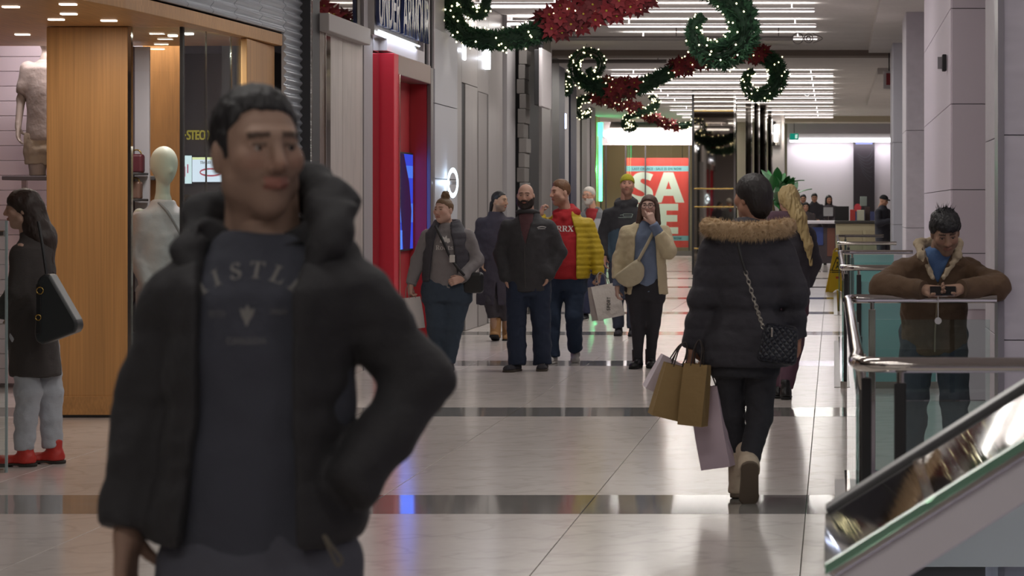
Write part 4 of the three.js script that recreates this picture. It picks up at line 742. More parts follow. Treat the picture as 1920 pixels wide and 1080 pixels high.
function handGeo(h, cell, paint) {
  const cs = handCones(h), fs = cs.map((c) => cone(...c)), [lo, hi] = boundsOf(cs.flatMap((c) => [c[0], c[1]]), 0.035);
  return meshField((x, y, z) => { let d = 9; for (let i = 0; i < 5; i++) d = smin(d, fs[i](x, y, z), 0.014); for (let i = 5; i < fs.length; i++) d = smin(d, fs[i](x, y, z), 0.0045); return d; }, lo, hi, cell, paint);
}
const col = (c) => new THREE.Color(c);
function makePerson(o) {
  const g = thing('person', o.label, 'person', [X(o.px, o.d), 0, -o.d], o.group), s = FOCAL / o.d, fy = VY + EYE * s;
  g.q = (px, py, z = 0) => [(px - o.px) / s, (fy - py) / s, z];
  g.cellSize = o.cell || 0.012;
  return g;
}
const skinMats = new Map();
function skinMat() { if (!skinMats.has(1)) skinMats.set(1, phys(0xffffff, { vertexColors: true, roughness: 0.55, sheen: 0.1, specularIntensity: 0.5 })); return skinMats.get(1); }
function bodyMesh(p, o) {
  const skin = col(o.skin), lip = col(o.lip || 0x9c5a50).lerp(skin, 0.35), brow = col(o.brow || 0x2a211c), h = o.head, ps = () => skin, H = h.cell || 0.006;
  const headF = headShape(h), geos = [];
  const flush = skin.clone().multiply(new THREE.Color(1.12, 0.72, 0.68)); const beard = o.beard ? col(o.beard) : null, stub = o.stubble || 0;
  const paint = (x, y, z) => {
    const ax = Math.abs(x);
    if (ax < 0.024 && y < -0.0465 && y > -0.0695 && z > 0.076) return lip;
    if (!h.noBrow && ax > 0.012 && ax < 0.05 && Math.abs(y - 0.034 + 0.0016 * (ax > 0.035 ? (ax - 0.035) * 400 : 0) * 0.2) < 0.006 && z > 0.055) return brow.clone().lerp(skin, 0.25);
    if (z > 0.075 && ax < 0.046 && ax > 0.017 && y > 0.0125 && y < 0.0185) return brow.clone().lerp(skin, 0.35);
    const fl = Math.exp(-((ax - 0.042) ** 2 + (y + 0.02) ** 2) / 0.0006) * (z > 0.03 ? 1 : 0) + Math.exp(-(ax * ax + (y + 0.025) ** 2) / 0.0002) * (z > 0.09 ? 1 : 0);
    if (fl > 0.05 && !(beard && y < -0.03)) return skin.clone().lerp(flush, clamp(fl, 0, 1) * 0.3);
    if (beard && y < -0.03 && z > -0.02 && (y < -0.045 || (ax < 0.03 && y < -0.038))) return skin.clone().lerp(beard, stub);
    return skin;
  };
  const hg = meshField(headF, [-0.105, -0.21, -0.12], [0.105, 0.135, 0.13], H / h.s, paint); hg.applyMatrix4(headMatrix(h)); geos.push(hg);
  // slim body under the clothes
  const parts = (o.bones || []).map((b) => cone(...b)), pts = (o.bones || []).flatMap((b) => [b[0], b[1]]), tr = o.rows ? trunk(o.rows, o.yaw || 0, 0.03) : null; if (o.rows) for (const r of o.rows) pts.push([(r[3] || 0) - r[1], r[0], (r[4] || 0) - r[1]], [(r[3] || 0) + r[1], r[0], (r[4] || 0) + r[1]]);
  const [lo, hi] = boundsOf(pts, 0.09);
  geos.push(meshField((x, y, z) => { let d = tr ? tr(x, y, z) : 9; for (const b of parts) d = smin(d, b(x, y, z), 0.03); return d; }, lo, hi, 0.018, ps));
  for (const hd of o.hands || []) geos.push(handGeo(hd, hd.cell || 0.005, ps));
  const body = part('body', mergeGeometries(geos), skinMat(), p);
  if (!h.noEyes) for (const sx of [-1, 1]) {
    const e = new THREE.SphereGeometry(0.0128, 14, 10).toNonIndexed(), pp = e.attributes.position, cc = new Float32Array(pp.count * 3), iris = col(o.iris || 0x1e1510), wht = col(0x9a908a);
    const gx = (h.gaze || 0); for (let i = 0; i < pp.count; i += 3) { const mx = (pp.getX(i) + pp.getX(i + 1) + pp.getX(i + 2)) / 3 / 0.0128, my = (pp.getY(i) + pp.getY(i + 1) + pp.getY(i + 2)) / 3 / 0.0128, mz = (pp.getZ(i) + pp.getZ(i + 1) + pp.getZ(i + 2)) / 3; const c = mz > 0 && Math.hypot(mx - gx, my) < 0.5 ? iris : wht; for (let k = 0; k < 3; k++) { cc[(i + k) * 3] = c.r; cc[(i + k) * 3 + 1] = c.g; cc[(i + k) * 3 + 2] = c.b; } }
    e.setAttribute('color', new THREE.BufferAttribute(cc, 3)); e.translate(sx * 0.031, 0.0098, 0.0722); e.applyMatrix4(headMatrix(h)); part('eye', e, eyeMat, p);
  }
  return body;
}
const eyeMat = phys(0xffffff, { vertexColors: true, roughness: 0.15 });
const hairMats = new Map();
const hairMat = (c, rough = 0.55) => { const k = c + ':' + rough; if (!hairMats.has(k)) hairMats.set(k, phys(c, { roughness: rough, sheen: 0.3, sheenRoughness: 0.4, sheenColor: col(c).lerp(col(0xffffff), 0.15) })); return hairMats.get(k); };
// hair in the head's own axes
function hair(p, h, f, lo, hi, c, cell, name = 'hair', rough) {
  const strand = (x, y, z) => 0.0035 * noise.noise(x * 130, y * 26, z * 130) + 0.002 * noise.noise(x * 300, y * 40, z * 300);
  const g = meshField((x, y, z) => { const d = f(x, y, z); return Math.abs(d) < 0.03 ? d + strand(x, y, z) : d; }, lo, hi, (cell || 0.006) / h.s); g.applyMatrix4(headMatrix(h));
  return part(name, g, hairMat(c, rough), p);
}
const hairline = (y, z, c = 0) => 0.776 * y - 0.63 * z - c;
const shortHair = (t = 0.012, c = 0, top = 0) => (x, y, z) => { const hl = hairline(y, z, c) + 0.012 * noise.noise(x * 60, y * 30, 3.3) + 0.35 * Math.max(0, Math.abs(x) - 0.058) * (z > 0 ? 1 : 0); return smax(cranium(x, y, z, 0.003 + (t - 0.003) * clamp(hl / 0.035, 0, 1)) - top * clamp((y - 0.05) * 12, 0, 1) * clamp(hl / 0.03, 0, 1), -hl, 0.004); };
// a shoe in its own axes: heel at the back, sole at y = -0.085 below the ankle
function shoe(p, o) {
  const L = o.len || 0.27, hs = o.shaft || 0.04, wd = o.wide || 1, ankleR = o.r || 0.045, f0 = (x, y, z) => {
    let d = smin(cone([0, -0.045, -0.035], [0, -0.055, L - 0.13], 0.04, 0.032)(x / wd, y, z), 9, 0.01); d = smin(d, ell(x / wd, y + 0.06, z - (L - 0.14), 0.045, 0.03, 0.06), 0.03); d = smin(d, (a => a(x, y, z))(cone([0, -0.05, -0.025], [0, hs, -0.015], ankleR, ankleR)), 0.03); return d;
  };
  const c1 = cone([0, -0.045, -0.035], [0, -0.055, L - 0.13], 0.04, 0.032), c2 = cone([0, -0.05, -0.02], [0, hs, -0.012], ankleR, o.rTop || ankleR), disp = wrinkle(0.003, 30);
  const up = (x, y, z) => { let d = smin(c1(x / wd, y, z), ell(x / wd, y + 0.058, z - (L - 0.14), 0.046, 0.034, 0.06), 0.03); d = smin(d, c2(x, y, z), 0.03); if (Math.abs(d) < 0.03) d += disp(x, y, z); return smax(smax(d, -y - 0.066, 0.006), y - hs, 0.01); };
  const solef = (x, y, z) => { const hh = o.heel && z < 0.02 ? 0 : 0; let d = Math.min(sph(x / wd, 0, z + 0.035, 0.047), sph(x / wd, 0, z - (L - 0.14), 0.052)); const t = clamp((z + 0.035) / (L - 0.105), 0, 1); d = Math.min(d, Math.abs(x / wd) - (0.044 + 0.006 * t)); d = Math.max(d, -z - 0.085, z - (L - 0.085)); if (z > L - 0.14) d = Math.max(d, sph(x / wd * 1.0, 0, z - (L - 0.14), 0.055)); if (z < -0.035) d = Math.max(d, sph(x / wd, 0, z + 0.035, 0.05)); if (o.heel && z > 0.015 && z < 0.075) d = Math.max(d, -0.077 - y); return smax(d, Math.abs(y + 0.074) - 0.011, 0.004); };
  const m = new THREE.Matrix4().compose(V(...o.ankle), new THREE.Quaternion().setFromEuler(new THREE.Euler(o.pitch || 0, o.yaw || 0, o.roll || 0, 'YXZ')), V(1, 1, 1)), cell = o.cell || 0.008;
  const a = meshField(up, [-0.085, -0.1, -0.11], [0.085, hs + 0.03, L - 0.05], cell), b = meshField(solef, [-0.085, -0.1, -0.11], [0.085, -0.045, L - 0.04], cell);
  a.applyMatrix4(m); b.applyMatrix4(m);
  const sh = part('shoe', a, o.mat, p, o.label); part('sole', b, o.sole, sh);
  if (o.laces) { const ls = []; for (let i = 0; i < 4; i++) { const z = 0.045 + i * 0.022, y = -0.008 - i * 0.011; ls.push(rod(V(-0.024, y, z), V(0.024, y, z + 0.006), 0.0045, 6)); } const lg = merge(ls); lg.applyMatrix4(m); part('laces', lg, std(o.laces, 0.8), sh); }
  return sh;
}
// print laid on the front of a cloth field
function printOn(p, name, f, cx, cy, w, h, tex, back = false, n = 18) {
  const pos = [], uv = [], idx = [], sg = back ? -1 : 1;
  for (let j = 0; j <= n; j++) for (let i = 0; i <= n; i++) { const x = cx + (i / n - 0.5) * w, y = cy + (j / n - 0.5) * h; let z = 0.45; while (z > -0.3) { const d = f(x, y, z * sg); if (d < 0.0025) break; z -= Math.max(0.001, d * 0.6); } pos.push(x, y, (z + 0.0015) * sg); uv.push(i / n, j / n); }
  for (let j = 0; j < n; j++) for (let i = 0; i < n; i++) { const a = j * (n + 1) + i; idx.push(a, a + 1, a + n + 1, a + 1, a + n + 2, a + n + 1); }
  const g = new THREE.BufferGeometry(); g.setAttribute('position', new THREE.Float32BufferAttribute(pos, 3)); g.setAttribute('uv', new THREE.Float32BufferAttribute(uv, 2)); g.setIndex(idx); g.computeVertexNormals();
  return part(name, g, new THREE.MeshStandardMaterial({ map: tex, transparent: true, roughness: 0.9, side: THREE.DoubleSide, alphaTest: 0 }), p);
}
// a strap over the body: follows a field from point to point
function strap(p, name, pts, w, mat) {
  const c = new THREE.CatmullRomCurve3(pts.map((q) => V(...q))), g = new THREE.TubeGeometry(c, 40, w / 2, 8); return part(name, g, mat, p);
}
// a paper carrier bag as a thing of its own
function paperBag(label, pos, size, turn, mat, handleMat, print, tilt = 0, grp) {
  const [w, h, dp] = size, t = thing('shopping_bag', label, 'bag', pos, grp); t.rotation.set(0, turn, tilt, 'ZYX');
  const p = [], idx = [], ring = [[-w / 2, dp / 2], [w / 2, dp / 2], [w / 2, 0], [w / 2, -dp / 2], [-w / 2, -dp / 2], [-w / 2, 0]], rows = [[0, 1, 1], [h * 0.35, 1.0, 0.95], [h * 0.75, 1, 0.75], [h, 0.98, 0.55]];
  for (const [y, sx, sz] of rows) ring.forEach(([x, z], i) => p.push(x * sx * ((i === 2 || i === 5) && y > h * 0.3 ? 0.93 : 1), y, z * sz));
  for (let r = 0; r < rows.length - 1; r++) for (let i = 0; i < 6; i++) { const a = r * 6 + i, b = r * 6 + (i + 1) % 6; idx.push(a, b, a + 6, b, b + 6, a + 6); }
  for (let i = 1; i < 5; i++) idx.push(0, i + 1, i);
  let g = new THREE.BufferGeometry(); g.setAttribute('position', new THREE.Float32BufferAttribute(p, 3)); g.setIndex(idx); g = g.toNonIndexed(); g.computeVertexNormals(); g.translate(0, -h, 0); g.setAttribute('uv', new THREE.BufferAttribute(new Float32Array(g.attributes.position.count * 2).map((_, i) => g.attributes.position.array[Math.floor(i / 2) * 3 + (i % 2)] * 3), 2));
  const m = mat.clone(); m.side = THREE.DoubleSide; part('paper', g, m, t);
  for (const z of [0.27, -0.27]) part('handle', tube([[-w * 0.2, -0.01, dp * z], [-w * 0.15, 0.09, dp * z * 0.4], [0, 0.13, 0], [w * 0.15, 0.09, dp * z * 0.4], [w * 0.2, -0.01, dp * z]], 0.004, 6), handleMat, t);
  if (print) { const q = part('print', new THREE.PlaneGeometry(w * 0.7, h * 0.5), new THREE.MeshStandardMaterial({ map: print, transparent: true, roughness: 0.8 }), t); q.position.set(0, -h * 0.58, dp / 2 * 0.93 + 0.006); q.rotation.x = -Math.atan2(dp * 0.15, h * 0.5); }
  return t;
}
// shorthand: bones of an arm or leg for the slim body underneath
const armBones = (j, r = [0.042, 0.034, 0.024]) => [[j[0], j[1], r[0], r[1]], [j[1], j[2], r[1], r[2]]];
const legBones = (j, r = [0.075, 0.05, 0.034]) => [[j[0], j[1], r[0], r[1]], [j[1], j[2], r[1], r[2]]];
const rowsScale = (rows, k) => rows.map((r) => [r[0], r[1] * k, r[2] * k, r[3] || 0, r[4] || 0]);
const print = (w, h, draw) => canvasTex(w, h, (c, W, H) => { c.clearRect(0, 0, W, H); draw(c, W, H); });
const blackCloth = cloth(0x323136), jeans = cloth(0x394356), denimDark = cloth(0x323d4c);
const soleBlack = std(0x151517, 0.8), soleWhite = std(0xbdb9b4, 0.7), leatherBlack = phys(0x19191b, { roughness: 0.35 });

// ---------- the man in front ----------
{
  const p = makePerson({ label: 'man in black hooded winter coat and charcoal printed tee, walking closest to camera', px: 490, d: 4.5, cell: 0.009 });
  const head = { c: [-0.006, 1.677, 0.0], yaw: 0.62, pitch: -0.04, roll: 0.02, s: 0.98, cell: 0.0033, gaze: 0.3, fat: 0.0, jaw: 1.02 };
  const A = [[-0.165, 1.425, -0.01], [-0.205, 1.215, -0.02], [-0.238, 0.985, 0.04]], B = [[0.185, 1.435, -0.01], [0.288, 1.252, -0.045], [0.19, 1.075, 0.09]];
  const LA = [[-0.09, 0.9, 0], [-0.1, 0.5, 0.02], [-0.1, 0.09, 0]], LB = [[0.08, 0.9, 0], [0.1, 0.5, 0.05], [0.1, 0.09, -0.1]];
  const tee = [[0.9, 0.182, 0.125, -0.005, 0.0], [1.1, 0.175, 0.125, -0.005, 0], [1.3, 0.18, 0.13, 0, 0], [1.41, 0.175, 0.115, 0, 0], [1.475, 0.13, 0.095, 0, -0.012], [1.51, 0.095, 0.082, 0, -0.02], [1.53, 0.086, 0.078, 0, -0.025]];
  bodyMesh(p, { skin: 0x957a6b, lip: 0x8c4f48, brow: 0x17120f, beard: 0x2c2420, stubble: 0.16, head, rows: rowsScale(tee.slice(0, 5), 0.85), bones: [...armBones(A), ...armBones(B), ...legBones(LA), ...legBones(LB), [[0, 1.6, -0.03], [0, 1.44, -0.035], 0.062, 0.074]], hands: [{ w: A[2], dir: [-0.02, -1, 0.12], palm: [0.9, 0, 0.1], thumb: -1, curl: [0.45, 0.55, 0.45], cell: 0.004 }, { w: [0.15, 1.085, 0.04], dir: [-0.8, -0.4, -0.35], palm: [-0.3, -0.2, -1], thumb: 1, curl: [0.5, 0.6, 0.5] }] });
  const t = wear(p, 'tee_shirt', { rows: tee, limbs: [{ j: [A[0], [-0.185, 1.33, -0.015], [-0.19, 1.3, -0.015]], r: [0.06, 0.046, 0.044] }, { j: [B[0], [0.23, 1.35, -0.02], [0.24, 1.33, -0.025]], r: [0.06, 0.044, 0.042] }], disp: wrinkle(0.007, 7, 3) }, cloth(0x3b3d47));
  const ring = new THREE.TorusGeometry(0.084, 0.0085, 10, 44); ring.rotateX(Math.PI / 2 + 0.2); ring.scale(1.02, 1, 0.95); ring.translate(0, 1.519, -0.018); part('neck_band', ring, std(0x17171a, 0.9), p);
  const tx = print(512, 512, (c, W, H) => {
    c.fillStyle = 'rgba(150,146,142,0.55)'; c.textAlign = 'center'; c.font = 'bold 88px serif'; const word = 'WHISTLER';
    for (let i = 0; i < word.length; i++) { const a = (i - 3.7) * 0.27; c.save(); c.translate(W / 2 + Math.sin(a) * 275, 395 - Math.cos(a) * 275); c.rotate(a); c.fillText(word[i], 0, 0); c.restore(); }
    c.font = 'bold 30px sans-serif'; c.globalAlpha = 0.6; c.fillText('ESTD', W * 0.27, 268); c.fillText('1966', W * 0.73, 260); c.globalAlpha = 1;
    c.beginPath(); const cx = W / 2, cy = 258; [[0, -40], [12, -18], [30, -24], [24, 4], [10, 26], [4, 44], [-4, 44], [-10, 26], [-24, 4], [-30, -24], [-12, -18]].forEach(([x, y], i) => (i ? c.lineTo(cx + x, cy + y) : c.moveTo(cx + x, cy + y))); c.fill();
    c.font = 'bold 38px sans-serif'; c.globalAlpha = 0.6; c.fillText('CANADA', W / 2, 372);
  });
  printOn(p, 'chest_print', t.field, 0.003, 1.385, 0.245, 0.245, tx);
  const opening = (x, y, z) => { const c = 0.0 + (y < 1.2 ? (1.2 - y) * -0.05 : 0), w = 0.087 + (y < 1.2 ? (1.2 - y) * 0.09 : 0) + 0.02 * clamp((y - 1.42) / 0.1, 0, 1); return Math.max(Math.abs(x - c) - w, -z + 0.02); };
  wear(p, 'coat', { rows: [[0.955, 0.2, 0.165, -0.01], [1.0, 0.205, 0.17, -0.008], [1.12, 0.178, 0.16, -0.004], [1.28, 0.172, 0.158, -0.004], [1.43, 0.212, 0.145, 0.012], [1.5, 0.17, 0.12, 0.01, -0.02], [1.56, 0.125, 0.11, 0.0, -0.03]], limbs: [{ j: A, r: [0.082, 0.07, 0.05], over: 0.0 }, { j: B, r: [0.083, 0.057, 0.052], over: 0.03 }], disp: ((q, w) => (x, y, z) => q(x, y, z) * 0.8 + w(x, y, z))(quilt(0.135, 0.009, 5), wrinkle(0.006, 11, 1)), cuts: [opening, (x, y, z) => sph(x, y - 1.66, z + 0.0, 0.135)], k: 0.018 }, cloth(0x272629, 0.8));
  const hoodPts = [[-0.105, 1.44, 0.08], [-0.125, 1.5, 0.035], [-0.12, 1.56, -0.05], [-0.05, 1.605, -0.12], [0.06, 1.62, -0.12], [0.125, 1.585, -0.05], [0.135, 1.525, 0.035], [0.105, 1.44, 0.085]], hr = [0.016, 0.026, 0.036, 0.042, 0.042, 0.04, 0.032, 0.018], hc = hoodPts.slice(1).map((b, i) => cone(hoodPts[i], b, hr[i], hr[i + 1])); hc.push(cone([0.11, 1.57, -0.02], [0.168, 1.575, 0.0], 0.035, 0.008), cone([0.168, 1.575, 0], [0.14, 1.5, 0.05], 0.008, 0.025));
  wear(p, 'hood', { adds: hc, disp: wrinkle(0.008, 14, 8), extra: [[-0.25, 1.38, -0.2], [0.25, 1.75, 0.2]] }, cloth(0x242326, 0.8));
  wear(p, 'trousers', { rows: [[0.78, 0.175, 0.12], [0.9, 0.178, 0.125], [1.02, 0.165, 0.115]], limbs: [{ j: LA, r: [0.1, 0.08, 0.07] }, { j: LB, r: [0.1, 0.08, 0.07] }], disp: wrinkle(0.007, 9, 4) }, cloth(0x4c4d57), 0.012);
  part('drawcord', tube([[0.15, 0.985, 0.15], [0.165, 0.965, 0.155], [0.183, 0.94, 0.155], [0.176, 0.93, 0.155], [0.163, 0.955, 0.157], [0.148, 0.985, 0.15]], 0.0028, 6, 40), std(0x5d564c, 0.7), p);
  for (const [a, y] of [[LA[2], 0], [LB[2], 0.1]]) shoe(p, { ankle: [a[0], 0.085, a[2]], mat: leatherBlack, sole: soleBlack, yaw: y, cell: 0.01 });
  hair(p, head, (x, y, z) => smin(shortHair(0.011, 0.024, 0.008)(x, y, z), Math.max(cranium(x, y, z, 0.005), Math.abs(y - 0.008) - 0.034, Math.abs(z - 0.01) - 0.014, 0.064 - Math.abs(x)), 0.01), [-0.11, -0.1, -0.14], [0.11, 0.16, 0.13], 0x19171a, 0.0038);
}
// ---------- woman in the dark coat at the left ----------
{
  const p = makePerson({ label: 'woman in long dark coat with red boots standing by the oak pillar', px: 62, d: 14.7, cell: 0.011 }), q = p.q, yaw = -1.45;
  const head = { c: [-0.06, 1.565, 0.02], yaw: -1.35, pitch: 0.06, s: 0.95, female: true, cell: 0.005 };
  const A = [[-0.02, 1.32, 0.17], [-0.03, 1.06, 0.2], [-0.16, 0.93, 0.16]], B = [[-0.02, 1.32, -0.17], [-0.03, 1.06, -0.2], [-0.16, 0.93, -0.16]];
  const LA = [[-0.02, 0.8, 0.08], [0.0, 0.45, 0.09], [-0.02, 0.1, 0.09]], LB = [[0.03, 0.8, -0.08], [0.08, 0.45, -0.08], [0.09, 0.1, -0.08]];
  const coat = [[0.545, 0.19, 0.15, 0.015], [0.8, 0.2, 0.145, 0.0], [1.0, 0.185, 0.135, 0.0], [1.2, 0.19, 0.135, 0], [1.33, 0.185, 0.11, 0.01], [1.39, 0.1, 0.085, 0.0], [1.43, 0.075, 0.075, -0.01]];
  bodyMesh(p, { skin: 0xb09080, head, yaw, rows: rowsScale(coat.slice(1, 5), 0.8), bones: [...armBones(A), ...armBones(B), ...legBones(LA), ...legBones(LB), [[-0.04, 1.48, 0], [-0.02, 1.36, 0], 0.05, 0.055]], hands: [{ w: A[2], dir: [-1, -0.1, -0.2], palm: [0, -1, 0], thumb: 1 }, { w: B[2], dir: [-1, -0.1, 0.2], palm: [0, -1, 0], thumb: -1 }] });
  wear(p, 'coat', { rows: coat, yaw, limbs: [{ j: A, r: [0.075, 0.062, 0.052] }, { j: B, r: [0.075, 0.062, 0.052] }], disp: wrinkle(0.007, 7, 2) }, cloth(0x3d3837));
  wear(p, 'jeans', { limbs: [{ j: LA, r: [0.095, 0.075, 0.062] }, { j: LB, r: [0.095, 0.075, 0.062] }], disp: wrinkle(0.009, 12, 6) }, cloth(0xa9adb5));
  shoe(p, { ankle: [LA[2][0] - 0.01, 0.085, LA[2][2]], yaw: -1.57, shaft: 0.07, r: 0.048, heel: true, mat: phys(0xb8322a, { roughness: 0.45 }), sole: std(0x2f2a26, 0.8), label: 'red lace-up boot' });
  shoe(p, { ankle: [LB[2][0], 0.085, LB[2][2]], yaw: -1.5, shaft: 0.07, r: 0.048, heel: true, mat: phys(0xb8322a, { roughness: 0.45 }), sole: std(0x2f2a26, 0.8), label: 'red lace-up boot' });
  const f1 = cone([0, 0.0, -0.055], [0, -0.2, -0.1], 0.085, 0.1), f2 = cone([0, -0.2, -0.1], [0, -0.36, -0.12], 0.1, 0.06), f3 = cone([0.02, -0.1, -0.08], [0.05, -0.42, -0.16], 0.06, 0.02);
  hair(p, head, (x, y, z) => { let d = smax(cranium(x, y, z, 0.018), -hairline(y, z, -0.022), 0.01); d = smin(d, f1(x, y, z), 0.04); d = smin(d, f2(x, y, z), 0.03); d = smin(d, f3(x, y, z), 0.03); return d + 0.008 * noise.noise(x * 20, y * 12, z * 20); }, [-0.16, -0.47, -0.26], [0.16, 0.16, 0.13], 0x2b1d18, 0.006);
  // shoulder bag
  const bag = thing('handbag', 'black leather tote bag on the shoulder of woman in long coat', 'bag', at(112, 640, 14.45).toArray());
  const sh = new THREE.Shape(); sh.moveTo(-0.10, 0.06); sh.lineTo(-0.085, 0.36); sh.quadraticCurveTo(-0.06, 0.405, -0.03, 0.39); sh.lineTo(0.12, 0.13); sh.quadraticCurveTo(0.135, 0.09, 0.115, 0.07); sh.lineTo(-0.06, 0.005); sh.quadraticCurveTo(-0.1, 0.0, -0.10, 0.06);
  const bg = new THREE.ExtrudeGeometry(sh, { depth: 0.1, bevelEnabled: true, bevelThickness: 0.02, bevelSize: 0.015, bevelSegments: 3 }); part('bag_body', bg, phys(0x262a2c, { roughness: 0.38 }), bag);
  part('strap', tube([[-0.06, 0.38, 0.05], [-0.09, 0.55, 0.03], [-0.13, 0.72, 0.0]], 0.01, 8), leatherBlack, bag); part('side_belt', rbox(0.03, 0.3, 0.012, 0.004, -0.085, 0.2, 0.125), leatherBlack, bag);
  part('buckle', new THREE.TorusGeometry(0.02, 0.004, 6, 16).translate(-0.075, 0.31, 0.135), M.brass, bag); part('buckle', new THREE.TorusGeometry(0.016, 0.004, 6, 16).translate(-0.085, 0.15, 0.135), M.brass, bag);
}
// ---------- woman in the padded vest ----------
{
  const p = makePerson({ label: 'woman with hair bun, black padded vest and grey long-sleeved top', px: 838, d: 22.9 }), q = p.q;
  const head = { c: [-0.03, 1.545, 0.02], yaw: -0.5, pitch: 0, s: 0.98, female: true, fat: 0.01, cell: 0.006 };
  const A = [[-0.19, 1.33, 0], [-0.275, 1.06, 0.0], [-0.33, 0.84, 0.08]], B = [[0.2, 1.33, 0], [0.275, 1.07, -0.02], [0.17, 0.9, 0.17]];
  const LA = [[-0.1, 0.82, 0], [-0.09, 0.44, 0.06], [-0.09, 0.09, 0.0]], LB = [[0.12, 0.82, 0], [0.07, 0.44, 0.04], [0.03, 0.09, 0.06]];
  const top = [[0.8, 0.215, 0.16], [0.95, 0.205, 0.165], [1.1, 0.2, 0.165], [1.25, 0.205, 0.155], [1.34, 0.19, 0.12], [1.4, 0.1, 0.085], [1.43, 0.07, 0.07]];
  bodyMesh(p, { skin: 0xc49f8f, brow: 0x7a5c46, head, rows: rowsScale(top.slice(0, 5), 0.85), bones: [...armBones(A), ...armBones(B), ...legBones(LA, [0.09, 0.06, 0.036]), ...legBones(LB, [0.09, 0.06, 0.036]), [[-0.01, 1.46, 0], [0, 1.36, -0.02], 0.055, 0.062]], hands: [{ w: A[2], dir: [-0.05, -1, 0.1], palm: [0.8, 0, -0.4], thumb: -1, curl: [0.9, 0.9, 0.6] }, { w: B[2], dir: [-0.8, -0.25, 0.4], palm: [-0.2, -0.2, -1], thumb: -1, curl: [0.6, 0.8, 0.6] }] });
  const t = wear(p, 'grey_top', { rows: top, limbs: [{ j: A, r: [0.08, 0.068, 0.052] }, { j: B, r: [0.082, 0.07, 0.054] }], disp: wrinkle(0.007, 10, 2) }, cloth(0x7d7879));
  const open = (x, y, z) => Math.max(Math.abs(x + 0.01) - (0.085 + 0.05 * clamp((1.3 - y) / 0.4, 0, 1) - 0.03 * clamp((y - 1.25) / 0.15, 0, 1)), -z + 0.02);
  wear(p, 'vest', { rows: [[0.87, 0.235, 0.19], [1.0, 0.232, 0.195], [1.2, 0.228, 0.185], [1.33, 0.215, 0.152], [1.39, 0.155, 0.125, 0, -0.01], [1.46, 0.12, 0.11, 0, -0.015]], disp: quilt(0.075, 0.006, 7), cuts: [open, (x, y, z) => Math.hypot(Math.abs(x) - 0.27, y - 1.22) - 0.085, (x, y, z) => sph(x, y - 1.5, z - 0.01, 0.105)] }, cloth(0x3d3b42, 0.7));
  printOn(p, 'chest_print', t.field, 0.0, 1.235, 0.2, 0.17, print(256, 220, (c, W, H) => { c.fillStyle = '#c9c4c0'; c.beginPath(); [[70, 100], [80, 60], [110, 50], [100, 20], [130, 40], [150, 10], [160, 50], [190, 50], [200, 90], [170, 110], [150, 90], [120, 110]].forEach(([x, y], i) => (i ? c.lineTo(x, y) : c.moveTo(x, y))); c.fill(); c.font = 'bold 78px serif'; c.textAlign = 'center'; c.fillText('Roots', W / 2, 190); }));
  wear(p, 'jeans', { rows: [[0.68, 0.235, 0.16], [0.8, 0.235, 0.16], [0.92, 0.2, 0.14]], limbs: [{ j: LA, r: [0.125, 0.088, 0.058] }, { j: LB, r: [0.125, 0.088, 0.058] }], disp: wrinkle(0.007, 11, 5), k: 0.06 }, cloth(0x374351));
  shoe(p, { ankle: [LA[2][0], 0.085, LA[2][2]], yaw: -0.1, mat: blackCloth, sole: soleWhite }); shoe(p, { ankle: [LB[2][0], 0.085, LB[2][2]], yaw: 0.1, mat: blackCloth, sole: soleWhite, laces: 0xb9b6b2 });
  const bun = (x, y, z) => sph(x - 0.01, (y - 0.15) * 1.05, z + 0.02, 0.045) + 0.012 * noise.noise(x * 40, y * 40, z * 40);
  hair(p, head, (x, y, z) => smin(shortHair(0.009, 0.012)(x, y, z), bun(x, y, z), 0.015), [-0.11, -0.1, -0.13], [0.11, 0.22, 0.12], 0x6a5138, 0.006);
  const bag = thing('crossbody_bag', 'black crossbody bag at the hip of woman in padded vest', 'bag', [X(838, 22.9) + 0.26, 0.78, -22.9 + 0.08]);
  part('bag_body', rbox(0.2, 0.2, 0.1, 0.035, 0, 0.08, 0), leatherBlack, bag); part('strap', tube([[-0.34, 0.62, 0.1], [-0.26, 0.47, 0.14], [-0.18, 0.3, 0.135], [-0.08, 0.17, 0.12], [-0.04, 0.12, 0.06]], 0.013, 8), M.black, bag); part('strap_clip', rbox(0.05, 0.07, 0.02, 0.006, -0.175, 0.31, 0.145), std(0xc9c5c0, 0.4), bag);
  paperBag('white and red shopping bag in hand of the woman in padded vest', [X(838, 22.9) - 0.33, 0.72, -22.9 + 0.1], [0.2, 0.3, 0.1], 0.9, std(0xc9c2be, 0.8), std(0x8c8680, 0.8), null, 0.1).children[0].material = new THREE.MeshStandardMaterial({ map: canvasTex(64, 64, (c, W, H) => { c.fillStyle = '#d3ccc8'; c.fillRect(0, 0, 64, 64); c.fillStyle = '#c8231c'; c.fillRect(40, 0, 24, 64); }), roughness: 0.8, side: THREE.DoubleSide });
}
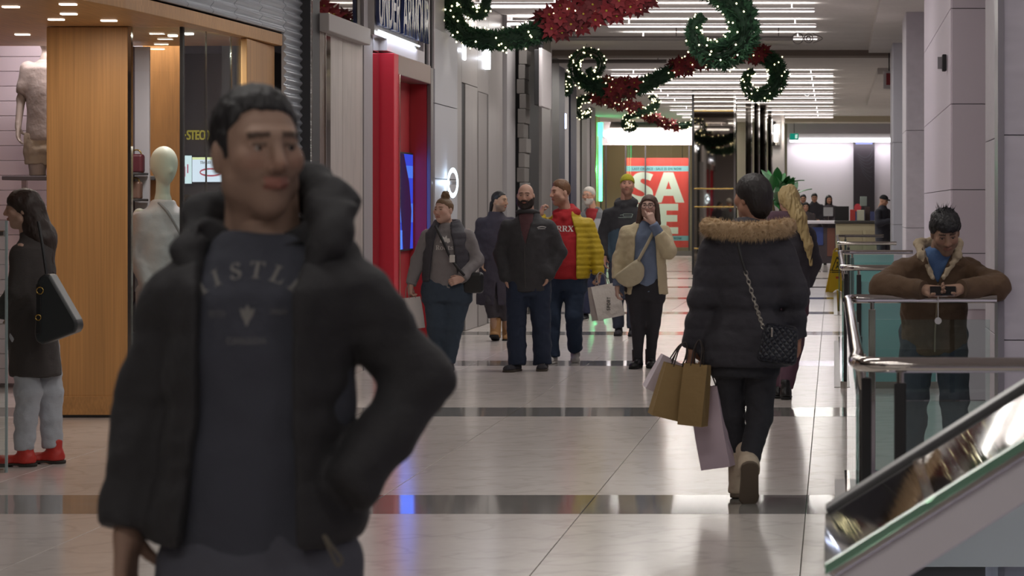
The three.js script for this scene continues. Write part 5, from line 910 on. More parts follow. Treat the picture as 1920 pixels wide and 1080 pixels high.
// ---------- man with slicked hair and tan boots ----------
{
  const p = makePerson({ label: 'man in long black coat and tan work boots looking right', px: 930, d: 28.4 }), q = p.q;
  const head = { c: [0.05, 1.645, 0.03], yaw: 1.15, pitch: 0.05, s: 0.97, cell: 0.007 };
  const A = [[-0.18, 1.42, 0], [-0.21, 1.15, -0.02], [-0.15, 0.95, 0.1]], B = [[0.19, 1.42, 0], [0.22, 1.15, 0.0], [0.22, 0.92, 0.08]];
  const LA = [[-0.09, 0.85, 0], [-0.05, 0.47, 0.08], [0.0, 0.1, 0.06]], LB = [[0.1, 0.85, 0], [0.1, 0.47, 0.05], [0.12, 0.1, -0.1]];
  const coat = [[0.42, 0.22, 0.17, -0.02], [0.7, 0.21, 0.16], [1.0, 0.19, 0.145], [1.25, 0.205, 0.145], [1.41, 0.19, 0.12], [1.48, 0.1, 0.09], [1.52, 0.085, 0.08]];
  bodyMesh(p, { skin: 0xa98871, brow: 0x17120f, beard: 0x5a5450, stubble: 0.55, head, rows: rowsScale(coat.slice(1, 5), 0.8), bones: [...armBones(A), ...armBones(B), ...legBones(LA), ...legBones(LB), [[0.02, 1.58, 0], [0, 1.44, -0.02], 0.055, 0.06]], hands: [{ w: A[2], dir: [0.1, -1, 0.2], palm: [0.8, 0, 0], thumb: -1, cell: 0.007 }, { w: B[2], dir: [0, -1, 0.2], palm: [-0.8, 0, 0], thumb: 1, cell: 0.007 }] });
  wear(p, 'coat', { rows: coat, limbs: [{ j: A, r: [0.08, 0.066, 0.054] }, { j: B, r: [0.08, 0.066, 0.054] }], disp: wrinkle(0.009, 8, 9), cuts: [(x, y, z) => Math.max(Math.abs(x - 0.02) - 0.035 * clamp((0.75 - y) * 2, 0, 1), -z, y - 0.75)] }, cloth(0x36313b));
  wear(p, 'trousers', { limbs: [{ j: [LA[0], LA[1], [-0.02, 0.27, 0.07]], r: [0.1, 0.08, 0.068] }, { j: [LB[0], LB[1], [0.11, 0.25, -0.03]], r: [0.1, 0.08, 0.068] }], disp: wrinkle(0.008, 10, 3) }, cloth(0x373338));
  const tan = phys(0x9c7448, { roughness: 0.7 });
  shoe(p, { ankle: [LA[2][0], 0.1, LA[2][2]], yaw: 0.05, pitch: -0.25, shaft: 0.17, r: 0.06, rTop: 0.068, wide: 1.1, mat: tan, sole: soleBlack, laces: 0x3a3028, label: 'tan lace-up work boot' }); shoe(p, { ankle: [LB[2][0], 0.085, LB[2][2]], yaw: 0.1, shaft: 0.17, r: 0.058, rTop: 0.066, wide: 1.1, mat: tan, sole: soleBlack, laces: 0x3a3028, label: 'tan lace-up work boot' });
  const tail = cone([0, -0.03, -0.11], [0, -0.15, -0.13], 0.03, 0.016);
  hair(p, head, (x, y, z) => smin(shortHair(0.009, 0.02)(x, y, z), tail(x, y, z), 0.02), [-0.1, -0.2, -0.17], [0.1, 0.15, 0.13], 0x191618, 0.007);
}
// ---------- bald bearded man ----------
{
  const p = makePerson({ label: 'bald man with dark beard, black zip jacket and blue jeans', px: 992, d: 23.2 }), q = p.q;
  const head = { c: [-0.03, 1.68, 0.03], yaw: -0.03, pitch: 0.0, s: 1.0, cell: 0.006, fat: 0.004, noBrow: false };
  const A = [[-0.215, 1.42, 0], [-0.275, 1.13, -0.02], [-0.22, 0.9, 0.06]], B = [[0.19, 1.42, 0], [0.29, 1.15, -0.03], [0.2, 0.93, 0.07]];
  const LA = [[-0.11, 0.88, 0], [-0.11, 0.48, 0.1], [-0.1, 0.085, 0.12]], LB = [[0.09, 0.88, 0], [0.12, 0.48, 0.02], [0.13, 0.085, -0.02]];
  const j = [[0.76, 0.215, 0.155, -0.005], [0.9, 0.215, 0.16, -0.005], [1.1, 0.215, 0.165], [1.28, 0.225, 0.16], [1.41, 0.215, 0.13], [1.5, 0.11, 0.1], [1.535, 0.09, 0.088, -0.01]];
  bodyMesh(p, { skin: 0xb99482, brow: 0x30241c, beard: 0x241b18, stubble: 0.85, head, rows: rowsScale(j.slice(0, 5), 0.85), bones: [...armBones(A), ...armBones(B), ...legBones(LA), ...legBones(LB), [[-0.02, 1.6, 0.0], [0, 1.45, -0.02], 0.06, 0.066]], hands: [{ w: A[2], dir: [0.3, -1, 0.1], palm: [0.8, 0, 0], thumb: -1 }, { w: B[2], dir: [-0.3, -1, 0.1], palm: [-0.8, 0, 0], thumb: 1 }] });
  wear(p, 'shirt', { rows: [[1.1, 0.17, 0.155], [1.3, 0.175, 0.15], [1.42, 0.15, 0.122], [1.5, 0.1, 0.1], [1.53, 0.085, 0.085]], disp: wrinkle(0.004, 10) }, cloth(0x5a3c40));
  const jk = wear(p, 'jacket', { rows: j, limbs: [{ j: A, r: [0.085, 0.072, 0.058], over: 0.06 }, { j: B, r: [0.085, 0.072, 0.058], over: 0.06 }], disp: wrinkle(0.008, 9, 6), cuts: [(x, y, z) => Math.max(Math.abs(x + 0.02) - 0.0 - 0.07 * clamp((y - 1.22) / 0.28, 0, 1), -z + 0.03, 1.22 - y), (x, y, z) => sph(x + 0.02, y - 1.6, z - 0.03, 0.1)] }, cloth(0x343336, 0.75));
  part('collar', (() => { const g = new THREE.TorusGeometry(0.098, 0.022, 8, 30, Math.PI * 1.45); g.rotateZ(Math.PI * 0.775 + Math.PI); g.rotateX(Math.PI / 2 - 0.15); g.translate(-0.015, 1.525, -0.005); return g; })(), cloth(0x393739, 0.75), p);
  part('zip', tube([[-0.02, 1.24, 0.175], [-0.02, 1.1, 0.172], [-0.015, 0.8, 0.165]], 0.004, 6), std(0x4a4848, 0.5), p);
  printOn(p, 'chest_logo', jk.field, 0.135, 1.385, 0.1, 0.045, print(160, 72, (c, W, H) => { c.fillStyle = '#b9b6b4'; c.beginPath(); c.moveTo(10, 40); c.quadraticCurveTo(70, 0, 150, 34); c.lineTo(140, 44); c.quadraticCurveTo(80, 22, 22, 50); c.fill(); c.fillRect(24, 54, 110, 10); }));
  wear(p, 'jeans', { rows: [[0.72, 0.2, 0.135], [0.86, 0.205, 0.14], [0.94, 0.19, 0.13]], limbs: [{ j: [LA[0], LA[1], [LA[2][0], 0.06, LA[2][2]]], r: [0.115, 0.09, 0.088] }, { j: [LB[0], LB[1], [LB[2][0], 0.06, LB[2][2]]], r: [0.115, 0.09, 0.088] }], disp: wrinkle(0.01, 10, 12) }, cloth(0x222c40));
  shoe(p, { ankle: [LA[2][0] - 0.02, 0.085, LA[2][2]], yaw: -0.35, mat: blackCloth, sole: std(0x4a423a, 0.8), laces: 0xc4c0bc, wide: 1.1 }); shoe(p, { ankle: [LB[2][0], 0.085, LB[2][2]], yaw: 0.05, mat: blackCloth, sole: std(0x4a423a, 0.8), laces: 0xc4c0bc, wide: 1.1 });
  const hf = headShape(head);
  hair(p, head, (x, y, z) => Math.max(hf(x, y, z) - 0.007, y + (Math.abs(x) < 0.028 ? 0.041 : 0.058 - 0.9 * (Math.abs(x) - 0.028)), -(z + 0.0) - 0.0 + 0.0, -0.132 - y, -(ell(x, y + 0.058, z - 0.09, 0.024, 0.0105, 0.03))), [-0.1, -0.15, -0.02], [0.1, 0.0, 0.13], 0x2b211d, 0.006, 'beard');
}
// ---------- man in the yellow puffer ----------
{
  const d = 24.3, p = makePerson({ label: 'man in yellow quilted puffer jacket over red hoodie', px: 1062, d });
  const head = { c: [-0.06, 1.72, 0.03], yaw: -0.95, pitch: 0.05, s: 1.02, cell: 0.006, fat: 0.008 };
  const A = [[-0.2, 1.43, 0], [-0.3, 1.2, 0.1], [-0.235, 1.5, 0.21]], B = [[0.22, 1.42, 0], [0.3, 1.12, 0.0], [0.33, 0.9, 0.04]];
  const LA = [[-0.12, 0.9, 0], [-0.14, 0.5, 0.05], [-0.14, 0.09, 0.04]], LB = [[0.1, 0.9, 0], [0.08, 0.48, 0.05], [0.07, 0.11, -0.18]];
  const body = [[0.85, 0.19, 0.17], [1.0, 0.2, 0.185], [1.2, 0.205, 0.175], [1.42, 0.19, 0.13], [1.5, 0.12, 0.1], [1.56, 0.085, 0.08]];
  bodyMesh(p, { skin: 0xbd9582, brow: 0x6a4a34, beard: 0x8a5c44, stubble: 0.3, head, rows: rowsScale(body.slice(0, 4), 0.85), bones: [...armBones(A), ...armBones(B), ...legBones(LA), ...legBones(LB), [[-0.03, 1.62, 0], [0, 1.46, -0.02], 0.06, 0.068]], hands: [{ w: A[2], dir: [0.25, 1, -0.1], palm: [0.9, 0, -0.4], thumb: 1, curl: [0.8, 0.9, 0.7] }, { w: B[2], dir: [0.03, -1, 0.06], palm: [-0.8, 0, 0.1], thumb: 1, curl: [1.0, 1.0, 0.7] }] });
  const hd = wear(p, 'hoodie', { rows: body, disp: wrinkle(0.007, 9, 4), adds: [cone([-0.1, 1.5, 0.05], [0, 1.47, 0.1], 0.03, 0.03), cone([0, 1.47, 0.1], [0.1, 1.52, 0.04], 0.03, 0.035), cone([0.1, 1.53, 0.02], [0.03, 1.57, -0.09], 0.04, 0.05), cone([-0.1, 1.52, 0.02], [0.0, 1.57, -0.09], 0.035, 0.05)] }, cloth(0xa31f26));
  printOn(p, 'chest_print', hd.field, 0.0, 1.36, 0.2, 0.1, print(256, 128, (c, W, H) => { c.fillStyle = '#d9cfcc'; c.font = 'bold 104px serif'; c.textAlign = 'center'; c.fillText('RRX', W / 2, 100); }));
  const open = (x, y, z) => Math.max(x - (0.115 - 0.06 * clamp((y - 1.3) / 0.2, 0, 1)), -x - 0.17, -z + 0.02);
  wear(p, 'puffer_jacket', { rows: [[0.86, 0.215, 0.195, 0.02], [1.0, 0.22, 0.2, 0.02], [1.2, 0.22, 0.19, 0.015], [1.42, 0.205, 0.15, 0.01], [1.5, 0.14, 0.115], [1.55, 0.11, 0.1]], limbs: [{ j: A, r: [0.085, 0.075, 0.058] }, { j: B, r: [0.09, 0.075, 0.056] }], disp: quilt(0.055, 0.009, 3), cuts: [open, (x, y, z) => sph(x + 0.03, y - 1.62, z - 0.02, 0.12)] }, cloth(0xb59a16, 0.6));
  wear(p, 'jeans', { rows: [[0.74, 0.2, 0.145], [0.88, 0.2, 0.15], [0.98, 0.19, 0.14]], limbs: [{ j: [LA[0], LA[1], [LA[2][0], 0.07, LA[2][2]]], r: [0.115, 0.088, 0.075] }, { j: [LB[0], LB[1], [LB[2][0], 0.13, LB[2][2]]], r: [0.115, 0.088, 0.075] }], disp: wrinkle(0.009, 10, 8) }, cloth(0x26344a));
  shoe(p, { ankle: [LA[2][0], 0.085, LA[2][2]], yaw: -0.15, mat: cloth(0xb5b0aa), sole: soleWhite }); shoe(p, { ankle: [LB[2][0], 0.115, LB[2][2]], yaw: 0.1, pitch: 0.3, mat: cloth(0xa5a09c), sole: soleWhite });
  hair(p, head, shortHair(0.007, 0.014, 0.014), [-0.1, -0.1, -0.13], [0.1, 0.16, 0.12], 0x6b4a30, 0.006);
  const b = at(1133, 538, d - 0.1), w = std(0xc4bdb6, 0.75, 0, { bumpMap: rep(wrinkleTex, 1, 1), bumpScale: 0.01 });
  paperBag('white paper shopping bag carried by man in yellow jacket', [b.x - 0.02, b.y + 0.02, b.z], [0.3, 0.34, 0.14], 0.55, w, std(0x9a938c, 0.8), print(128, 128, (c, W, H) => { c.fillStyle = '#3a3633'; c.save(); c.translate(64, 64); c.rotate(-1.35); c.font = 'bold 34px sans-serif'; c.textAlign = 'center'; c.fillText('SPORT', 0, 10); c.restore(); }), 0.18);
}
// ---------- older man in grey jacket ----------
{
  const d = 33.5, p = makePerson({ label: 'older man with white hair, glasses and grey jacket with red collar', px: 1112, d, cell: 0.014 });
  const head = { c: [-0.06, 1.735, 0.02], yaw: -0.45, s: 1.0, cell: 0.008 };
  const A = [[-0.2, 1.45, 0], [-0.25, 1.18, 0], [-0.2, 0.98, 0.1]], B = [[0.2, 1.45, 0], [0.235, 1.16, 0], [0.2, 0.95, 0.12]], LA = [[-0.1, 0.92, 0], [-0.1, 0.5, 0.04], [-0.1, 0.09, 0.08]], LB = [[0.1, 0.92, 0], [0.1, 0.5, 0.04], [0.1, 0.09, -0.05]];
  const j = [[0.85, 0.22, 0.17], [1.1, 0.215, 0.165], [1.3, 0.215, 0.16], [1.45, 0.2, 0.13], [1.54, 0.12, 0.1], [1.58, 0.1, 0.09]];
  bodyMesh(p, { skin: 0xc99a82, brow: 0xb9b2aa, beard: 0xc9c3bc, stubble: 0.8, head, rows: rowsScale(j.slice(0, 4), 0.85), bones: [...armBones(A), ...armBones(B), ...legBones(LA), ...legBones(LB), [[-0.03, 1.64, 0], [0, 1.5, -0.02], 0.055, 0.062]], hands: [{ w: B[2], dir: [0, -1, 0.2], palm: [-0.8, 0, 0], thumb: 1, curl: [0.9, 0.9, 0.6], cell: 0.008 }, { w: A[2], dir: [0.2, -1, 0.2], palm: [0.8, 0, 0], thumb: -1, cell: 0.008 }] });
  wear(p, 'red_scarf', { rows: [[1.3, 0.12, 0.13], [1.45, 0.12, 0.135], [1.56, 0.085, 0.09]], disp: wrinkle(0.006, 12) }, cloth(0x8a2226));
  const two = [col(0x66676a), col(0x9d9c9e)];
  wear(p, 'jacket', { rows: j, limbs: [{ j: A, r: [0.085, 0.07, 0.058] }, { j: B, r: [0.085, 0.07, 0.058] }], disp: wrinkle(0.009, 9, 2), cuts: [(x, y, z) => Math.max(Math.abs(x + 0.02) - 0.01 - 0.09 * clamp((y - 1.3) / 0.25, 0, 1), -z + 0.03, 1.25 - y)], paint: (x, y, z) => (z > 0 && Math.abs(x) < 0.17 && y < 1.42 ? two[1] : two[0]) }, phys(0xffffff, { vertexColors: true, roughness: 0.8 }));
  wear(p, 'trousers', { rows: [[0.78, 0.19, 0.135], [0.92, 0.19, 0.135]], limbs: [{ j: LA, r: [0.105, 0.085, 0.075] }, { j: LB, r: [0.105, 0.085, 0.075] }], disp: wrinkle(0.008, 10, 4) }, cloth(0x262a42));
  for (const a of [LA[2], LB[2]]) shoe(p, { ankle: [a[0], 0.085, a[2]], mat: leatherBlack, sole: soleWhite, cell: 0.011 });
  hair(p, head, (x, y, z) => shortHair(0.012, 0.004)(x, y, z), [-0.1, -0.1, -0.13], [0.1, 0.15, 0.12], 0xc0b9b0, 0.008);
  const hf = headShape(head); hair(p, head, (x, y, z) => Math.max(hf(x, y, z) - 0.009, y + 0.04, -z, -0.13 - y, -sph(x * 0.75, y + 0.058, z - 0.1, 0.014)), [-0.1, -0.15, -0.02], [0.1, 0, 0.13], 0xbdb6ae, 0.008, 'beard');
  const gm = headMatrix(head), gl = plainMerge([new THREE.TorusGeometry(0.024, 0.002, 6, 20).translate(-0.033, 0.008, 0.1), new THREE.TorusGeometry(0.024, 0.002, 6, 20).translate(0.033, 0.008, 0.1), rod(V(-0.01, 0.012, 0.1), V(0.01, 0.012, 0.1), 0.002, 6), rod(V(0.057, 0.01, 0.098), V(0.08, 0.01, -0.01), 0.002, 6), rod(V(-0.057, 0.01, 0.098), V(-0.08, 0.01, -0.01), 0.002, 6)]); gl.applyMatrix4(gm); part('glasses', gl, std(0x6a6660, 0.4, 0.5), p);
}
// ---------- man in the beanie ----------
{
  const d = 29.5, p = makePerson({ label: 'tall man in yellow beanie and black and teal hooded sweatshirt', px: 1172, d, cell: 0.013 });
  const head = { c: [0.03, 1.845, 0.03], yaw: 0.05, pitch: -0.12, s: 1.02, cell: 0.008 };
  const A = [[-0.21, 1.52, 0], [-0.27, 1.22, 0], [-0.24, 0.97, 0.1]], B = [[0.22, 1.52, 0], [0.28, 1.22, 0], [0.25, 0.97, 0.1]], LA = [[-0.1, 0.97, 0], [-0.1, 0.5, 0.04], [-0.08, 0.09, 0.0]], LB = [[0.1, 0.97, 0], [0.1, 0.5, 0.04], [0.1, 0.09, 0.08]];
  const j = [[0.9, 0.215, 0.165], [1.1, 0.22, 0.17], [1.35, 0.225, 0.165], [1.52, 0.21, 0.135], [1.61, 0.12, 0.105], [1.67, 0.1, 0.095]];
  bodyMesh(p, { skin: 0xb98c78, brow: 0x5a4232, beard: 0x6a4a38, stubble: 0.5, head, rows: rowsScale(j.slice(0, 4), 0.85), bones: [...armBones(A), ...armBones(B), ...legBones(LA), ...legBones(LB), [[0.01, 1.75, 0], [0, 1.58, -0.02], 0.06, 0.066]], hands: [A, B].map((a, i) => ({ w: a[2], dir: [0, -1, 0.1], palm: [i ? -0.8 : 0.8, 0, 0], thumb: i ? 1 : -1, cell: 0.008 })) });
  const c1 = col(0x2d2c2f), c2 = col(0x3b4d5a);
  const h = wear(p, 'hooded_sweatshirt', { rows: j, limbs: [{ j: A, r: [0.088, 0.072, 0.055] }, { j: B, r: [0.088, 0.072, 0.055] }], disp: wrinkle(0.008, 8, 11), adds: [cone([-0.1, 1.62, 0.06], [0, 1.59, 0.1], 0.03, 0.03), cone([0, 1.59, 0.1], [0.11, 1.63, 0.04], 0.03, 0.035), cone([0.12, 1.64, 0.02], [0.04, 1.68, -0.09], 0.04, 0.05), cone([-0.1, 1.64, 0.0], [0.02, 1.68, -0.09], 0.035, 0.05)], paint: (x, y, z) => (y < 1.32 - 1.5 * x * x && Math.abs(x) < 0.2 ? c2 : c1) }, phys(0xffffff, { vertexColors: true, roughness: 0.9 }));
  printOn(p, 'chest_print', h.field, 0.02, 1.47, 0.2, 0.08, print(200, 80, (c, W, H) => { c.strokeStyle = '#8f9d94'; c.lineWidth = 5; c.strokeRect(70, 16, 110, 26); c.beginPath(); c.moveTo(10, 60); c.lineTo(170, 60); c.lineTo(188, 16); c.stroke(); c.beginPath(); c.moveTo(30, 30); c.lineTo(70, 26); c.stroke(); }));
  wear(p, 'trousers', { rows: [[0.8, 0.19, 0.135], [0.98, 0.19, 0.135]], limbs: [{ j: LA, r: [0.105, 0.085, 0.07] }, { j: LB, r: [0.105, 0.085, 0.07] }], disp: wrinkle(0.008, 10, 4) }, cloth(0x343947));
  for (const a of [LA[2], LB[2]]) shoe(p, { ankle: [a[0], 0.085, a[2]], mat: blackCloth, sole: soleBlack, cell: 0.011 });
  hair(p, head, (x, y, z) => Math.max(cranium(x, y - 0.008, z, 0.014), -(y - 0.045 + 0.25 * (0.08 - z) - 0.005)), [-0.11, -0.05, -0.14], [0.11, 0.17, 0.13], 0x9a9322, 0.008, 'beanie', 0.95);
}
// ---------- woman in the cream cardigan ----------
{
  const d = 23.6, p = makePerson({ label: 'woman with glasses in cream jacket, hand raised to her mouth', px: 1208, d });
  const head = { c: [0.05, 1.575, 0.03], yaw: -0.12, pitch: -0.1, s: 0.98, female: true, cell: 0.006, fat: 0.006 };
  const A = [[-0.18, 1.36, 0], [-0.24, 1.07, 0], [-0.26, 0.8, 0.06]], B = [[0.2, 1.36, 0], [0.245, 1.15, 0.13], [0.1, 1.42, 0.2]];
  const LA = [[-0.085, 0.82, 0], [-0.06, 0.45, 0.05], [-0.055, 0.09, 0.07]], LB = [[0.11, 0.82, 0], [0.09, 0.45, 0.02], [0.06, 0.09, -0.04]];
  const sh = [[0.74, 0.15, 0.14, 0.03], [0.9, 0.165, 0.15, 0.02], [1.1, 0.165, 0.145, 0.01], [1.3, 0.17, 0.13], [1.38, 0.13, 0.1], [1.44, 0.075, 0.07]];
  bodyMesh(p, { skin: 0xc0a092, brow: 0x4a382c, lip: 0x9c5a58, head, rows: rowsScale(sh.slice(0, 4), 0.85), bones: [...armBones(A), ...armBones(B), ...legBones(LA), ...legBones(LB), [[0.04, 1.49, 0], [0.01, 1.38, -0.02], 0.05, 0.056]], hands: [{ w: A[2], dir: [-0.02, -1, 0.1], palm: [0.8, 0, -0.2], thumb: -1, curl: [0.5, 0.6, 0.5] }, { w: B[2], dir: [-0.35, 1, -0.1], palm: [-0.2, -0.1, -1], thumb: 1, curl: [0.7, 0.9, 0.6], per: [-0.5, 0, 0.2, 0.2] }] });
  wear(p, 'denim_shirt', { rows: sh, limbs: [{ j: A, r: [0.06, 0.055, 0.048] }, { j: B, r: [0.06, 0.055, 0.05] }], disp: wrinkle(0.007, 11, 3) }, cloth(0x6b7890));
  const A2 = [A[0], A[1], [-0.258, 0.87, 0.045]], B2 = [B[0], B[1], [0.15, 1.32, 0.18]], open = (x, y, z) => Math.max(Math.abs(x - 0.02) - (0.1 + 0.03 * clamp((1.2 - y) * 2, 0, 1) - 0.04 * clamp((y - 1.28) / 0.12, 0, 1)), -z + 0.01);
  wear(p, 'cream_jacket', { rows: [[0.72, 0.215, 0.16, 0.02], [0.9, 0.21, 0.17, 0.015], [1.1, 0.2, 0.165, 0.01], [1.3, 0.2, 0.145], [1.38, 0.15, 0.11], [1.43, 0.1, 0.085]], limbs: [{ j: A2, r: [0.082, 0.07, 0.064] }, { j: B2, r: [0.085, 0.078, 0.068] }], disp: wrinkle(0.006, 16, 5), cuts: [open] }, cloth(0xbfb192, 0.95));
  wear(p, 'leggings', { rows: [[0.66, 0.19, 0.14, 0.01], [0.8, 0.195, 0.145, 0.01], [0.9, 0.18, 0.13, 0.01]], limbs: [{ j: LA, r: [0.105, 0.07, 0.045] }, { j: LB, r: [0.105, 0.07, 0.045] }], disp: wrinkle(0.004, 12, 5) }, cloth(0x2a292e));
  shoe(p, { ankle: [LA[2][0] - 0.01, 0.085, LA[2][2]], yaw: -0.15, shaft: 0.1, r: 0.052, mat: leatherBlack, sole: soleBlack }); shoe(p, { ankle: [LB[2][0], 0.085, LB[2][2]], yaw: 0.15, shaft: 0.1, r: 0.052, mat: leatherBlack, sole: soleBlack });
  const l1 = cone([0.078, 0.02, 0.02], [0.1, -0.16, 0.02], 0.028, 0.028);
  hair(p, head, (x, y, z) => { let d = smax(cranium(x, y, z, 0.014), -hairline(y, z, 0.0), 0.008); d = smin(d, l1(Math.abs(x), y, z), 0.02); d = smin(d, Math.max(ell(x, y + 0.06, z + 0.05, 0.1, 0.12, 0.06), -0.17 - y), 0.03); return d; }, [-0.15, -0.21, -0.14], [0.15, 0.15, 0.12], 0x4d382c, 0.006);
  const gm = headMatrix(head), gl = plainMerge([new THREE.TorusGeometry(0.026, 0.0025, 6, 20).translate(-0.034, 0.006, 0.1), new THREE.TorusGeometry(0.026, 0.0025, 6, 20).translate(0.034, 0.006, 0.1), rod(V(-0.01, 0.01, 0.102), V(0.01, 0.01, 0.102), 0.003, 6), rod(V(0.06, 0.01, 0.098), V(0.082, 0.01, -0.01), 0.003, 6), rod(V(-0.06, 0.01, 0.098), V(-0.082, 0.01, -0.01), 0.003, 6)]); gl.applyMatrix4(gm); part('glasses', gl, std(0x2a2422, 0.4), p);
  const bag = thing('crossbody_bag', 'cream crescent crossbody bag of the woman with raised hand', 'bag', [X(1208, d) - 0.13, 0.83, -d + 0.2]);
  const bf = (x, y, z) => smax(ell(x, y - 0.12, z, 0.15, 0.15, 0.055), -(y * 0.8 - 0.35 * x - 0.02) - 0.12, 0.02) + 0.006 * noise.noise(x * 22, y * 22, z * 22);
  part('bag_body', meshField((x, y, z) => smax(bf(x, y, z), y - 0.19 - x * 0.75, 0.03), [-0.2, -0.06, -0.08], [0.2, 0.32, 0.08], 0.008), cloth(0xb5aa90, 0.9), bag);
  part('strap', tube([[0.09, 0.23, 0.01], [0.16, 0.36, -0.01], [0.23, 0.5, -0.045], [0.26, 0.56, -0.08]], 0.016, 8), cloth(0xb5aa90, 0.9), bag);
}
// ---------- woman with fur-trimmed hood, from behind ----------
{
  const d = 13.0, p = makePerson({ label: 'woman seen from behind in black parka with fur-trimmed hood', px: 1398, d, cell: 0.009 }), PI = Math.PI;
  const head = { c: [0.03, 1.625, -0.02], yaw: PI + 0.85, pitch: 0.0, s: 0.97, female: true, cell: 0.005, noEyes: false };
  const A = [[-0.185, 1.37, 0], [-0.235, 1.08, 0.0], [-0.295, 0.81, -0.03]], B = [[0.2, 1.37, 0], [0.265, 1.12, 0.02], [0.275, 0.88, -0.06]];
  const LA = [[-0.08, 0.78, 0], [-0.075, 0.46, -0.03], [-0.02, 0.13, -0.06]], LB = [[0.09, 0.78, 0], [0.075, 0.44, 0.02], [0.02, 0.2, 0.2]];
  const coat = [[0.72, 0.235, 0.17, 0.0], [0.85, 0.225, 0.17, 0.0], [1.02, 0.18, 0.145, 0.01], [1.2, 0.19, 0.15, 0.01], [1.36, 0.2, 0.125, 0.01], [1.44, 0.13, 0.1, 0.01], [1.49, 0.09, 0.085, 0.02]];
  bodyMesh(p, { skin: 0xb38672, head, yaw: PI, rows: rowsScale(coat.slice(0, 5), 0.82), bones: [...armBones(A), ...armBones(B), ...legBones(LA), ...legBones(LB), [[0.03, 1.54, -0.02], [0.01, 1.42, 0], 0.048, 0.055]], hands: [{ w: A[2], dir: [-0.08, -1, -0.1], palm: [0.8, 0, 0.2], thumb: -1, curl: [1.1, 1.1, 0.7] }, { w: B[2], dir: [0.08, -1, -0.1], palm: [-0.8, 0, 0.2], thumb: 1, curl: [0.5, 0.6, 0.5] }] });
  const parka = cloth(0x36343b, 0.8);
  const belt = (x, y, z) => 0.012 * Math.exp(-(((y - 1.02) / 0.02) ** 2));
  wear(p, 'parka', { rows: coat, yaw: PI, limbs: [{ j: A, r: [0.085, 0.072, 0.052] }, { j: B, r: [0.085, 0.072, 0.052] }], disp: ((a, b) => (x, y, z) => a(x, y, z) + b(x, y, z) + belt(x, y, z))(quilt(0.115, 0.008, 2), wrinkle(0.006, 12, 7)), k: 0.075, adds: [(x, y, z) => ell(x - 0.01, y - 1.42, z - 0.09, 0.17, 0.1, 0.07)] }, parka);
  // fur: a thick roll with strands
  const furPath = new THREE.CatmullRomCurve3([V(-0.19, 1.47, -0.06), V(-0.205, 1.475, 0.04), V(-0.16, 1.47, 0.13), V(-0.04, 1.455, 0.165), V(0.08, 1.455, 0.16), V(0.19, 1.47, 0.12), V(0.235, 1.475, 0.03), V(0.215, 1.47, -0.07)]);
  const fp = furPath.getPoints(14), fc = fp.slice(1).map((b, i) => cone(fp[i].toArray(), b.toArray(), 0.043, 0.043));
  const fur = part('fur_trim', meshField((x, y, z) => { let m = 9; for (const c of fc) m = Math.min(m, c(x, y, z)); return Math.abs(m) < 0.05 ? m + 0.014 * noise.noise(x * 40, y * 40, z * 40) + 0.009 * noise.noise(x * 90, y * 90, z * 90) : m; }, [-0.32, 1.37, -0.16], [0.34, 1.58, 0.27], 0.007), cloth(0xb39877, 1), p);
  const sp = []; for (let i = 0; i < 5200; i++) { const u = rnd(), o = furPath.getPoint(u), t = furPath.getTangent(u), n = V(t.z, 0, -t.x).normalize(), a = rnd() * 6.28, dir = n.multiplyScalar(Math.cos(a)).add(V(0, Math.sin(a), 0)), b = o.clone().addScaledVector(dir, 0.03), e = o.clone().addScaledVector(dir, 0.048 + rnd() * 0.022).add(V((rnd() - 0.5) * 0.025, -0.012 * rnd(), (rnd() - 0.5) * 0.025)), w = t.multiplyScalar(0.0022); sp.push(b.x - w.x, b.y, b.z - w.z, b.x + w.x, b.y, b.z + w.z, e.x, e.y, e.z); }
  const sg = new THREE.BufferGeometry(); sg.setAttribute('position', new THREE.Float32BufferAttribute(sp, 3)); sg.computeVertexNormals(); const st = part('fur_strands', sg, std(0xc0a582, 0.9, 0, { side: THREE.DoubleSide }), fur); st.userData.kind = 'stuff';
  wear(p, 'leggings', { rows: [[0.66, 0.19, 0.14], [0.8, 0.195, 0.145]], yaw: PI, limbs: [{ j: LA, r: [0.1, 0.066, 0.05] }, { j: LB, r: [0.1, 0.068, 0.055] }], k: 0.015, disp: wrinkle(0.005, 14, 2) }, cloth(0x2f2e34));
  const suede = cloth(0xc0ae9a, 0.95);
  shoe(p, { ankle: [LA[2][0] - 0.015, 0.09, LA[2][2]], yaw: PI - 0.1, shaft: 0.16, r: 0.056, rTop: 0.06, wide: 1.05, mat: suede, sole: std(0x6a5c50, 0.9), label: 'beige suede ankle boot' });
  shoe(p, { ankle: [LB[2][0] + 0.005, 0.19, LB[2][2] + 0.02], yaw: PI + 0.1, pitch: 1.15, shaft: 0.17, r: 0.056, rTop: 0.062, wide: 1.05, mat: suede, sole: std(0x6a5c50, 0.9), label: 'beige suede ankle boot, heel raised' });
  const l0 = ell;
  hair(p, head, (x, y, z) => { let m = smax(cranium(x, y - 0.004, z + 0.006, 0.02), -hairline(y, z, -0.006), 0.01); m = smin(m, ell(x, y + 0.02, z + 0.07, 0.075, 0.1, 0.06), 0.03); return m; }, [-0.12, -0.15, -0.17], [0.12, 0.16, 0.12], 0x231d1e, 0.005);
  // her bag on a chain
  const bx = X(1398, d), bag = thing('crossbody_bag', 'dark quilted leather bag on a chain strap behind fur hood woman', 'bag', at(1455, 682, d - 0.28).toArray());
